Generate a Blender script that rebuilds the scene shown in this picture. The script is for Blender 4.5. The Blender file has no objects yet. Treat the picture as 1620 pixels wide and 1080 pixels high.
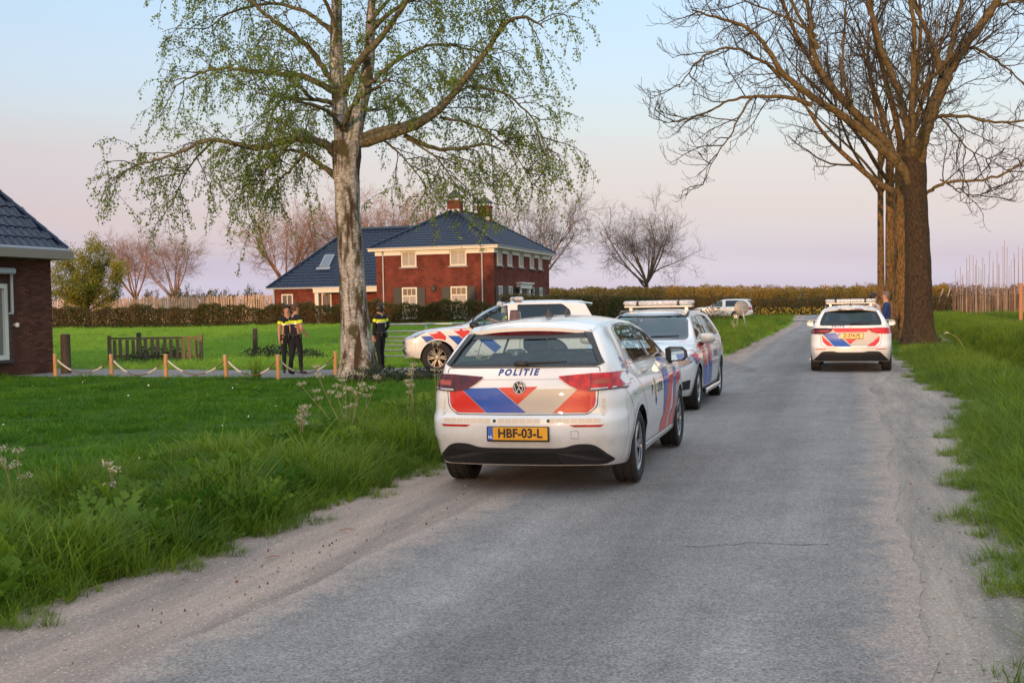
import bpy, bmesh, math, random
import numpy as np
from mathutils import Vector, Matrix, Euler
from mathutils.bvhtree import BVHTree

random.seed(7)
rng = np.random.default_rng(11)
SC = bpy.context.scene
COL = SC.collection
R = math.radians

# ------------------------------------------------------------------ camera
cam_d = bpy.data.cameras.new('camera')
cam = bpy.data.objects.new('camera', cam_d)
COL.objects.link(cam)
cam_d.sensor_width = 36.0
cam_d.lens = 1780.0 / 1620.0 * 36.0
cam_d.clip_start = 0.1
cam_d.clip_end = 6000.0
_p, _r = math.atan(54.0 / 1780.0), 0.0166
_F = Vector((0, math.cos(_p), -math.sin(_p)))
_U0 = Vector((1, 0, 0)).cross(_F)
_rt = math.cos(_r) * Vector((1, 0, 0)) - math.sin(_r) * _U0
_up = math.sin(_r) * Vector((1, 0, 0)) + math.cos(_r) * _U0
cam.matrix_world = Matrix(((_rt.x, _up.x, -_F.x, 0.0), (_rt.y, _up.y, -_F.y, 0.0), (_rt.z, _up.z, -_F.z, 1.6), (0, 0, 0, 1)))



SC.camera = cam

# ------------------------------------------------------------------ sky and sun
SUN_EL, SUN_AZ = 3.6, 200.0          # the low evening sun stands behind the camera, a little to the left (azimuth clockwise from +Y)
world = bpy.data.worlds.new('World')
SC.world = world
world.use_nodes = True
wn, wl = world.node_tree.nodes, world.node_tree.links
wn.clear()
w_out = wn.new('ShaderNodeOutputWorld')
w_bg = wn.new('ShaderNodeBackground')
w_sky = wn.new('ShaderNodeTexSky')
w_sky.sky_type = 'NISHITA'
w_sky.sun_disc = False
w_sky.sun_elevation = R(SUN_EL)
w_sky.sun_rotation = R(SUN_AZ)
w_sky.air_density = 1.0
w_sky.dust_density = 1.2
w_sky.ozone_density = 1.4
w_bg.inputs['Strength'].default_value = 0.15
# evening bands (pale blue overhead, brightened to light the ground, cream, then the lilac anti-twilight arch at the horizon), the same all the way round
w_geo = wn.new('ShaderNodeTexCoord')
w_sep = wn.new('ShaderNodeSeparateXYZ')
w_ns = wn.new('ShaderNodeTexNoise')
w_ns.inputs['Scale'].default_value = 2.0
w_ns.inputs['Detail'].default_value = 3.0
w_map = wn.new('ShaderNodeMapping')
w_map.inputs['Scale'].default_value = (1.0, 1.0, 7.0)
w_ad = wn.new('ShaderNodeMath'); w_ad.operation = 'MULTIPLY_ADD'
w_ad.inputs[1].default_value = 0.05
w_sub = wn.new('ShaderNodeMath'); w_sub.operation = 'SUBTRACT'; w_sub.inputs[1].default_value = 0.025
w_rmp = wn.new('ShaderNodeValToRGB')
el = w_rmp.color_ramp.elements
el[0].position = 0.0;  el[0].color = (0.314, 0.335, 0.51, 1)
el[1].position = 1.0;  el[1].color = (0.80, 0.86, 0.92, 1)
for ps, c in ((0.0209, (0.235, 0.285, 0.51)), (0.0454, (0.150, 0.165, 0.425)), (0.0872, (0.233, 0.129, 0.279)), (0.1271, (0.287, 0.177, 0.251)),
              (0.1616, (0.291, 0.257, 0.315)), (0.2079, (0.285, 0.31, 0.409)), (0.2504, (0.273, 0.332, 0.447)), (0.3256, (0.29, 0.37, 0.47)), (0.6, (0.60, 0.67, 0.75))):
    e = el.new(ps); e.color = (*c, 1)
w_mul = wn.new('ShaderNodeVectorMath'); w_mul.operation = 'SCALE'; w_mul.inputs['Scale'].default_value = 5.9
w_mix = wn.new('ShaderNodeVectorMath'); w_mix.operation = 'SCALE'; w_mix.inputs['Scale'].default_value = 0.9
w_sum = wn.new('ShaderNodeVectorMath'); w_sum.operation = 'ADD'
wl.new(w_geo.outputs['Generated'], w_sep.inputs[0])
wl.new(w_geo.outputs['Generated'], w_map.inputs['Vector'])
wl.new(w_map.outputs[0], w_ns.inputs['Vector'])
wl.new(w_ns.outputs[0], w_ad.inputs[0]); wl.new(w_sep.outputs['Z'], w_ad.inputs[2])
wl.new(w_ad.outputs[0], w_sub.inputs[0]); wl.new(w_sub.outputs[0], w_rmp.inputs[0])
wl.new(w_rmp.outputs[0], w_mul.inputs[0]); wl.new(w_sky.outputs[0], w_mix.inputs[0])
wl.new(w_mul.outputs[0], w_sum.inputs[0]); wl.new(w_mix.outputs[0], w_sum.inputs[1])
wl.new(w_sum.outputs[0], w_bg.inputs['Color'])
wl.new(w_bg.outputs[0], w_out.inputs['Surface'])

sun_d = bpy.data.lights.new('sun', 'SUN')
sun = bpy.data.objects.new('sun', sun_d)
COL.objects.link(sun)
sun_d.energy = 1.8
sun_d.angle = R(0.6)
sun_d.color = (1.0, 0.60, 0.34)
_sd = Vector((math.sin(R(SUN_AZ)) * math.cos(R(SUN_EL)), math.cos(R(SUN_AZ)) * math.cos(R(SUN_EL)), math.sin(R(SUN_EL))))
sun.rotation_euler = _sd.to_track_quat('Z', 'Y').to_euler()

SC.view_settings.view_transform = 'Standard'
SC.view_settings.look = 'None'
SC.view_settings.exposure = 0.55
SC.view_settings.gamma = 1.0
SC.view_settings.use_curve_mapping = False
SC.cycles.max_bounces = 8
SC.cycles.transparent_max_bounces = 16
SC.cycles.use_denoising = True

# ------------------------------------------------------------------ helpers
def tag(o, label=None, cat=None, group=None, kind=None):
    if label: o['label'] = label
    if cat: o['category'] = cat
    if group: o['group'] = group
    if kind: o['kind'] = kind
    return o

def thing(name, label, cat, loc=(0, 0, 0), rz=0.0, group=None):
    o = bpy.data.objects.new(name, None)
    o.empty_display_size = 0.2
    COL.objects.link(o)
    o.location = loc
    o.rotation_euler = (0, 0, rz)
    return tag(o, label, cat, group)

def link(name, me, parent=None, kind=None):
    o = bpy.data.objects.new(name, me)
    COL.objects.link(o)
    if parent is not None: o.parent = parent
    if kind: o['kind'] = kind
    return o

def mesh_from(name, verts, faces, mats, smooth=False, fmat=None):
    me = bpy.data.meshes.new(name)
    me.from_pydata([tuple(v) for v in verts], [], [tuple(f) for f in faces])
    if not isinstance(mats, (list, tuple)): mats = [mats]
    for m in mats: me.materials.append(m)
    if smooth: me.polygons.foreach_set('use_smooth', [True] * len(me.polygons))
    if fmat is not None: me.polygons.foreach_set('material_index', fmat)
    me.update()
    return me

def mesh_np(name, verts, faces, mats, smooth=False, fmat=None):
    """verts (n,3) array; faces (m,k) array of one polygon size"""
    me = bpy.data.meshes.new(name)
    verts = np.asarray(verts, np.float32); faces = np.asarray(faces, np.int32)
    n, k = faces.shape
    me.vertices.add(len(verts)); me.vertices.foreach_set('co', verts.ravel())
    me.loops.add(n * k); me.loops.foreach_set('vertex_index', faces.ravel())
    me.polygons.add(n)
    me.polygons.foreach_set('loop_start', np.arange(0, n * k, k, dtype=np.int32))
    me.polygons.foreach_set('loop_total', np.full(n, k, np.int32))
    if smooth: me.polygons.foreach_set('use_smooth', np.ones(n, bool))
    if not isinstance(mats, (list, tuple)): mats = [mats]
    for m in mats: me.materials.append(m)
    if fmat is not None: me.polygons.foreach_set('material_index', np.asarray(fmat, np.int32))
    me.update(calc_edges=True)
    return me

class MB:
    """collects simple shapes into ONE mesh"""
    def __init__(s): s.v = []; s.f = []
    def add(s, verts, faces):
        b = len(s.v); s.v += [tuple(v) for v in verts]; s.f += [tuple(i + b for i in f) for f in faces]; return s
    def box(s, c, d, rot=None, bev=0.0):
        x, y, z = d[0] / 2, d[1] / 2, d[2] / 2
        if bev > 0:
            b = min(bev, x * .9, y * .9, z * .9)
            pts = []
            for sx in (-1, 1):
                for sy in (-1, 1):
                    for sz in (-1, 1):
                        pts += [(sx * (x - b), sy * (y - b), sz * z), (sx * (x - b), sy * y, sz * (z - b)), (sx * x, sy * (y - b), sz * (z - b))]
            bm = bmesh.new()
            for p in pts: bm.verts.new(p)
            bmesh.ops.convex_hull(bm, input=bm.verts[:])
            bm.verts.ensure_lookup_table(); bm.verts.index_update()
            vs = [v.co.copy() for v in bm.verts]; fs = [[v.index for v in f.verts] for f in bm.faces]
            bm.free()
        else:
            vs = [Vector(p) for p in ((-x, -y, -z), (x, -y, -z), (x, y, -z), (-x, y, -z), (-x, -y, z), (x, -y, z), (x, y, z), (-x, y, z))]
            fs = [(0, 3, 2, 1), (4, 5, 6, 7), (0, 1, 5, 4), (1, 2, 6, 5), (2, 3, 7, 6), (3, 0, 4, 7)]
        if rot is not None:
            m = Euler(rot).to_matrix() if not isinstance(rot, Matrix) else rot
            vs = [m @ v for v in vs]
        c = Vector(c)
        return s.add([v + c for v in vs], fs)
    def tube(s, pts, rad, n=8, cap=True):
        pts = [Vector(p) for p in pts]
        if not hasattr(rad, '__len__'): rad = [rad] * len(pts)
        base = len(s.v); prev = None
        for i, p in enumerate(pts):
            t = (pts[min(i + 1, len(pts) - 1)] - pts[max(i - 1, 0)])
            t = t.normalized() if t.length > 1e-9 else Vector((0, 0, 1))
            if prev is None:
                a = Vector((0, 0, 1)) if abs(t.z) < .9 else Vector((1, 0, 0))
                u = t.cross(a).normalized()
            else:
                u = (prev - t * prev.dot(t)).normalized()
            prev = u; w = t.cross(u)
            for k in range(n):
                a = 2 * math.pi * k / n
                s.v.append(tuple(p + (u * math.cos(a) + w * math.sin(a)) * rad[i]))
        for i in range(len(pts) - 1):
            for k in range(n):
                a = base + i * n + k; b = base + i * n + (k + 1) % n
                s.f.append((a, b, b + n, a + n))
        if cap:
            s.f.append(tuple(base + k for k in range(n))[::-1])
            s.f.append(tuple(base + (len(pts) - 1) * n + k for k in range(n)))
        return s
    def lathe(s, prof, n=32, axis='z', c=(0, 0, 0), closed=False):
        """prof: (radius, height) pairs"""
        base = len(s.v); c = Vector(c); m = len(prof)
        for r, h in prof:
            for k in range(n):
                a = 2 * math.pi * k / n
                p = (r * math.cos(a), r * math.sin(a), h)
                if axis == 'y': p = (p[0], p[2], p[1])
                if axis == 'x': p = (p[2], p[0], p[1])
                s.v.append(tuple(Vector(p) + c))
        for i in range(m if closed else m - 1):
            for k in range(n):
                a = base + i * n + k; b = base + i * n + (k + 1) % n
                j = (i + 1) % m
                s.f.append((a, b, base + j * n + (k + 1) % n, base + j * n + k))
        return s
    def prism(s, poly, z0, z1, fr=None):
        """poly: 2D points, extruded z0..z1; fr maps (a,b,c) to a point"""
        n = len(poly); fr = fr or (lambda a, b, c: (a, b, c))
        vs = [fr(a, b, z0) for a, b in poly] + [fr(a, b, z1) for a, b in poly]
        fs = [tuple(range(n))[::-1], tuple(range(n, 2 * n))] + [(i, (i + 1) % n, n + (i + 1) % n, n + i) for i in range(n)]
        return s.add(vs, fs)
    def mesh(s, name, m, smooth=False, fix=True):
        me = mesh_from(name, s.v, s.f, m, smooth)
        if fix:
            bm = bmesh.new(); bm.from_mesh(me)
            bmesh.ops.recalc_face_normals(bm, faces=bm.faces[:])
            bm.to_mesh(me); bm.free()
        return me
    def build(s, name, m, parent=None, smooth=False, kind=None, fix=True, loc=None, auto=None):
        me = s.mesh(name, m, smooth or auto is not None, fix)
        if auto is not None: me.set_sharp_from_angle(angle=R(auto))
        o = link(name, me, parent, kind)
        if loc is not None: o.location = loc
        return o

def tubes_np(lines, n=3):
    """lines: list of (pts (k,3), radii (k,)) -> verts, quad faces"""
    V = []; Fc = []; base = 0
    ang = np.arange(n) * 2 * np.pi / n
    for pts, rad in lines:
        pts = np.asarray(pts, float); k = len(pts)
        t = np.empty_like(pts); t[1:-1] = pts[2:] - pts[:-2]; t[0] = pts[1] - pts[0]; t[-1] = pts[-1] - pts[-2]
        t /= np.linalg.norm(t, axis=1, keepdims=True) + 1e-12
        a = np.array([0, 0, 1.]) if abs(t[0, 2]) < .8 else np.array([1., 0, 0])
        u = np.cross(t, a); ln = np.linalg.norm(u, axis=1, keepdims=True)
        u = np.where(ln > 1e-3, u / (ln + 1e-12), np.array([0, 1., 0]))
        w = np.cross(t, u)
        ring = pts[:, None, :] + (u[:, None, :] * np.cos(ang)[None, :, None] + w[:, None, :] * np.sin(ang)[None, :, None]) * np.asarray(rad)[:, None, None]
        V.append(ring.reshape(-1, 3))
        i = np.arange(k - 1)[:, None] * n; j = np.arange(n)[None, :]; j2 = (j + 1) % n
        Fc.append((np.stack([i + j, i + j2, i + n + j2, i + n + j], -1) + base).reshape(-1, 4))
        base += k * n
    return np.concatenate(V), np.concatenate(Fc)

def copy_tree(o, parent=None):
    c = o.copy(); COL.objects.link(c)
    if parent is not None: c.parent = parent
    for ch in list(o.children): copy_tree(ch, c)
    return c

def smooth01(a, b, x):
    t = np.clip((x - a) / (b - a), 0, 1); return t * t * (3 - 2 * t)

# ------------------------------------------------------------------ materials
def new_mat(name):
    m = bpy.data.materials.new(name); m.use_nodes = True
    nt = m.node_tree; b = nt.nodes['Principled BSDF']
    return m, nt, b

def pbr(name, col, rough=.6, metal=0., spec=.5, coat=0., var=0., vscale=6., vcol=None, bump=0., bscale=40., bdist=.01, coord='Object', detail=6., rand=0., stretch=None, trans=0.):
    """Principled material with noise variation of the colour and a fine relief"""
    m, nt, b = new_mat(name); N = nt.nodes; L = nt.links
    b.inputs['Base Color'].default_value = (*col, 1)
    b.inputs['Roughness'].default_value = rough
    b.inputs['Metallic'].default_value = metal
    b.inputs['Specular IOR Level'].default_value = spec
    if coat: b.inputs['Coat Weight'].default_value = coat; b.inputs['Coat Roughness'].default_value = .03
    tc = N.new('ShaderNodeTexCoord'); vec = tc.outputs[coord]
    if stretch:
        mp = N.new('ShaderNodeMapping'); mp.inputs['Scale'].default_value = stretch
        L.new(vec, mp.inputs['Vector']); vec = mp.outputs[0]
    colout = None
    if var > 0 or vcol:
        ns = N.new('ShaderNodeTexNoise'); ns.inputs['Scale'].default_value = vscale; ns.inputs['Detail'].default_value = detail
        ns.inputs['Roughness'].default_value = .65
        L.new(vec, ns.inputs['Vector'])
        rp = N.new('ShaderNodeValToRGB'); e = rp.color_ramp.elements
        e[0].position = .32; e[1].position = .68
        c2 = vcol or tuple(min(1, c * (1 + var)) for c in col)
        c1 = col if vcol else tuple(c * (1 - var) for c in col)
        e[0].color = (*c1, 1); e[1].color = (*c2, 1)
        L.new(ns.outputs[0], rp.inputs[0]); colout = rp.outputs[0]
    if rand > 0:
        oi = N.new('ShaderNodeObjectInfo')
        hs = N.new('ShaderNodeHueSaturation')
        mr = N.new('ShaderNodeMapRange'); mr.inputs['To Min'].default_value = 1 - rand; mr.inputs['To Max'].default_value = 1 + rand
        L.new(oi.outputs['Random'], mr.inputs['Value']); L.new(mr.outputs[0], hs.inputs['Value'])
        if colout: L.new(colout, hs.inputs['Color'])
        else: hs.inputs['Color'].default_value = (*col, 1)
        colout = hs.outputs[0]
    if colout: L.new(colout, b.inputs['Base Color'])
    if bump > 0:
        n2 = N.new('ShaderNodeTexNoise'); n2.inputs['Scale'].default_value = bscale; n2.inputs['Detail'].default_value = 5
        L.new(vec, n2.inputs['Vector'])
        bp = N.new('ShaderNodeBump'); bp.inputs['Strength'].default_value = bump; bp.inputs['Distance'].default_value = bdist
        L.new(n2.outputs[0], bp.inputs['Height']); L.new(bp.outputs[0], b.inputs['Normal'])
    if trans > 0:      # light passing through a leaf
        tr = N.new('ShaderNodeBsdfTranslucent'); mx = N.new('ShaderNodeMixShader'); mx.inputs[0].default_value = trans
        out = N['Material Output']
        if colout: L.new(colout, tr.inputs[0])
        else: tr.inputs[0].default_value = (*col, 1)
        L.new(b.outputs[0], mx.inputs[1]); L.new(tr.outputs[0], mx.inputs[2]); L.new(mx.outputs[0], out.inputs['Surface'])
    return m

def glass_mat(name, tint=(.5, .6, .62), rough=.0, ior=1.5, thru=1.0):
    """thin pane: mirror reflection by angle over a tinted see-through"""
    m, nt, b = new_mat(name); N = nt.nodes; L = nt.links
    N.remove(b)
    t = N.new('ShaderNodeBsdfTransparent'); t.inputs[0].default_value = (*tint, 1)
    g = N.new('ShaderNodeBsdfGlossy'); g.inputs['Roughness'].default_value = rough; g.inputs[0].default_value = (.78, .92, 1.0, 1)  # blue of the mirrored sky is put into the reflection colour
    fr = N.new('ShaderNodeFresnel'); fr.inputs[0].default_value = ior
    mx = N.new('ShaderNodeMixShader')
    ge = N.new('ShaderNodeNewGeometry'); fa = N.new('ShaderNodeMath'); fa.operation = 'SUBTRACT'; fa.inputs[0].default_value = 1.0; fb = N.new('ShaderNodeMath'); fb.operation = 'MULTIPLY'
    L.new(ge.outputs['Backfacing'], fa.inputs[1]); L.new(fa.outputs[0], fb.inputs[0]); L.new(fr.outputs[0], fb.inputs[1])      # no mirror from the inner face of a thin pane
    L.new(fb.outputs[0], mx.inputs[0]); L.new(t.outputs[0], mx.inputs[1]); L.new(g.outputs[0], mx.inputs[2])
    L.new(mx.outputs[0], N['Material Output'].inputs['Surface'])
    return m
# ------------------------------------------------------------------ lie of the land (metres, camera foot at the origin, +Y into the picture)
def pl(pairs):
    ys = np.array([p[0] for p in pairs], float); xs = np.array([p[1] for p in pairs], float)
    def f(y):
        y = np.asarray(y, float); r = np.interp(y, ys, xs)
        r = np.where(y > ys[-1], xs[-1] + (y - ys[-1]) * .3, r)
        return np.where(y < ys[0], xs[0] + (y - ys[0]) * .3, r)
    return f
AL = pl([(-60, -21.5), (-5, -4.9), (5.06, -1.68), (7.06, -1.0), (9.35, -.23), (15, 1.5), (31, 6.15), (42, 9.2), (78, 19.8), (100, 25.8), (118, 31)])
GL = pl([(-60, -22.2), (-5, -5.7), (5.19, -2.42), (6.05, -2.36), (6.8, -2.0), (7.56, -1.68), (8.43, -1.42), (10.9, -.69), (15, .75), (31, 5.55), (42, 8.8), (78, 19.3), (98, 24.4), (118, 30.4)])
AR = pl([(-60, -17.7), (-5, -1.2), (4.66, 1.78), (5.9, 2.13), (8.4, 2.9), (13.9, 4.57), (23, 7.3), (46, 14), (68, 20.3), (100, 29.5), (118, 35)])
GR = pl([(-60, -16.9), (-5, -.7), (5.16, 2.32), (6.2, 2.64), (8, 3.2), (9.7, 3.8), (13.1, 5.05), (16, 6.35), (17.7, 7.1), (20, 7.45), (22.9, 8.1), (25, 8.95), (30, 10.4), (46, 14.5), (100, 30), (118, 35.6)])
DC = pl([(-60, -12.0), (15, 9.9), (35, 15.2), (45, 18.2), (100, 34.5), (118, 40)])

def gz(x, y):
    x = np.asarray(x, float); y = np.asarray(y, float)
    l = GL(y) - x
    mask = smooth01(3, 12, l)
    z = .28 * smooth01(60, 110, y) * (1 - mask) + .65 * smooth01(36, 68, y) * mask
    d = np.abs(x - DC(y)) * .955
    z = z - 1.15 * (1 - smooth01(.4, 2.0, d)) * (1 - smooth01(92, 104, y))
    verge = np.exp(-((l - 1.5) / .9) ** 2) * .07 * (1 - smooth01(60, 90, y)) * (1 - smooth01(24.5, 26, y) * (1 - smooth01(31, 32.5, y)))
    return z + verge
def gzf(x, y): return float(gz(x, y))

def axis(parts):
    out = []
    for a, b, st in parts: out += list(np.arange(a, b, st))
    return np.array(out + [parts[-1][1]], float)
M_soil = pbr('meadow_soil', (.040, .070, .012), rough=.95, spec=.1, var=.45, vscale=3.5, vcol=(.085, .120, .026), bump=.6, bscale=9, bdist=.06, coord='Object')
gx = axis([(-3000, -600, 400), (-600, -120, 60), (-120, -46, 4), (-46, 58, .4), (58, 140, 4), (140, 620, 60), (620, 3000, 400)])
gy = axis([(-400, -60, 40), (-60, -4, 2), (-4, 122, .45), (122, 220, 6), (220, 900, 60), (900, 4200, 400)])
GX, GY = np.meshgrid(gx, gy)
GZ = gz(GX, GY)
nx, ny = len(gx), len(gy)
ii = (np.arange(ny - 1)[:, None] * nx + np.arange(nx - 1)[None, :])
gf = np.stack([ii, ii + 1, ii + 1 + nx, ii + nx], -1).reshape(-1, 4)
ground = link('ground', mesh_np('ground', np.stack([GX, GY, GZ], -1).reshape(-1, 3), gf, M_soil, smooth=True))
tag(ground, 'green meadow ground with a low rise and a ditch', 'ground', kind='structure')

def ragged(n, seed, amp, scl):
    """fractal 1D wobble for crumbling edges"""
    r = np.random.default_rng(seed); t = np.arange(n) * 1.0; o = np.zeros(n)
    for k in range(6):
        f = 2 ** k / scl; kn = int(n * f) + 3
        o += np.interp(t * f, np.arange(kn), r.normal(size=kn)) * amp / (1.55 ** k)
    return o

def strip(name, ys, xl, xr, dz, m, nx=10, label=None, cat=None):
    t = np.linspace(0, 1, nx)
    X = xl[:, None] * (1 - t) + xr[:, None] * t; Y = np.repeat(ys[:, None], nx, 1)
    Z = np.maximum(gz(X, Y), 0 if dz > 0 else -9) * 0 + .28 * smooth01(60, 110, Y) + dz
    i = np.arange(len(ys) - 1)[:, None] * nx + np.arange(nx - 1)[None, :]
    f = np.stack([i, i + 1, i + 1 + nx, i + nx], -1).reshape(-1, 4)
    me = mesh_np(name, np.stack([X, Y, Z], -1).reshape(-1, 3), f, m, smooth=True)
    at = me.attributes.new('edge', 'FLOAT', 'POINT'); at.data.foreach_set('value', np.minimum(X - xl[:, None], xr[:, None] - X).ravel().astype(np.float32))
    at = me.attributes.new('across', 'FLOAT', 'POINT'); at.data.foreach_set('value', np.repeat(t[None, :], len(ys), 0).ravel().astype(np.float32))
    return tag(link(name, me), label, cat, kind='structure')

# dirt and crumbling stone along both sides of the tarmac
def dirt_mat(name, a, b, c):
    m, nt, bs = new_mat(name); N = nt.nodes; L = nt.links
    tc = N.new('ShaderNodeTexCoord'); vec = tc.outputs['Object']
    def noise(s, d=6, r=.6):
        n = N.new('ShaderNodeTexNoise'); n.inputs['Scale'].default_value = s; n.inputs['Detail'].default_value = d; n.inputs['Roughness'].default_value = r
        L.new(vec, n.inputs['Vector']); return n
    s0 = N.new('ShaderNodeMapping'); s0.inputs['Rotation'].default_value = (0, 0, R(17)); st = N.new('ShaderNodeMapping'); st.inputs['Scale'].default_value = (3.0, .30, 1); L.new(vec, s0.inputs['Vector']); L.new(s0.outputs[0], st.inputs['Vector'])
    n1 = noise(.9, 7, .7); L.new(st.outputs[0], n1.inputs['Vector']); n2 = noise(60, 4, .7); n3 = noise(9, 5)
    r1 = N.new('ShaderNodeValToRGB'); e = r1.color_ramp.elements
    e[0].position = .36; e[0].color = (*a, 1); e[1].position = .62; e[1].color = (*[v * .82 for v in b], 1)
    L.new(n1.outputs[0], r1.inputs[0])
    vr = N.new('ShaderNodeTexVoronoi'); vr.inputs['Scale'].default_value = 75; L.new(vec, vr.inputs['Vector'])
    mr = N.new('ShaderNodeMapRange'); mr.inputs['From Min'].default_value = .35; mr.inputs['From Max'].default_value = .75; mr.inputs['To Min'].default_value = .68; mr.inputs['To Max'].default_value = 1.3
    L.new(n2.outputs[0], mr.inputs['Value'])
    mx = N.new('ShaderNodeMix'); mx.data_type = 'RGBA'; mx.blend_type = 'MULTIPLY'; mx.inputs[0].default_value = 1
    L.new(r1.outputs[0], mx.inputs[6]); L.new(mr.outputs[0], mx.inputs[7])
    # pale pebbles
    sep = N.new('ShaderNodeSeparateColor'); L.new(vr.outputs['Color'], sep.inputs[0])
    gt = N.new('ShaderNodeMath'); gt.operation = 'GREATER_THAN'; gt.inputs[1].default_value = .93; L.new(sep.outputs[0], gt.inputs[0])
    lt = N.new('ShaderNodeMath'); lt.operation = 'LESS_THAN'; lt.inputs[1].default_value = .42; L.new(vr.outputs['Distance'], lt.inputs[0])
    an = N.new('ShaderNodeMath'); an.operation = 'MULTIPLY'; L.new(gt.outputs[0], an.inputs[0]); L.new(lt.outputs[0], an.inputs[1])
    mp = N.new('ShaderNodeMix'); mp.data_type = 'RGBA'; mp.inputs[7].default_value = (*c, 1)
    L.new(an.outputs[0], mp.inputs[0]); L.new(mx.outputs[2], mp.inputs[6]); L.new(mp.outputs[2], bs.inputs['Base Color'])
    ad = N.new('ShaderNodeMath'); ad.operation = 'ADD'; L.new(n2.outputs[0], ad.inputs[0]); L.new(n3.outputs[0], ad.inputs[1])
    bp = N.new('ShaderNodeBump'); bp.inputs['Strength'].default_value = .7; bp.inputs['Distance'].default_value = .012
    L.new(ad.outputs[0], bp.inputs['Height']); L.new(bp.outputs[0], bs.inputs['Normal'])
    bs.inputs['Roughness'].default_value = .95; bs.inputs['Specular IOR Level'].default_value = .15
    return m
M_dirt = dirt_mat('dirt', (.50, .365, .300), (.345, .28, .24), (.60, .52, .46))
M_dirt_r = dirt_mat('stony_dirt', (.45, .365, .305), (.31, .27, .235), (.58, .52, .46))
M_drive = dirt_mat('driveway_gravel', (.33, .30, .275), (.26, .24, .225), (.46, .43, .40))

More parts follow.
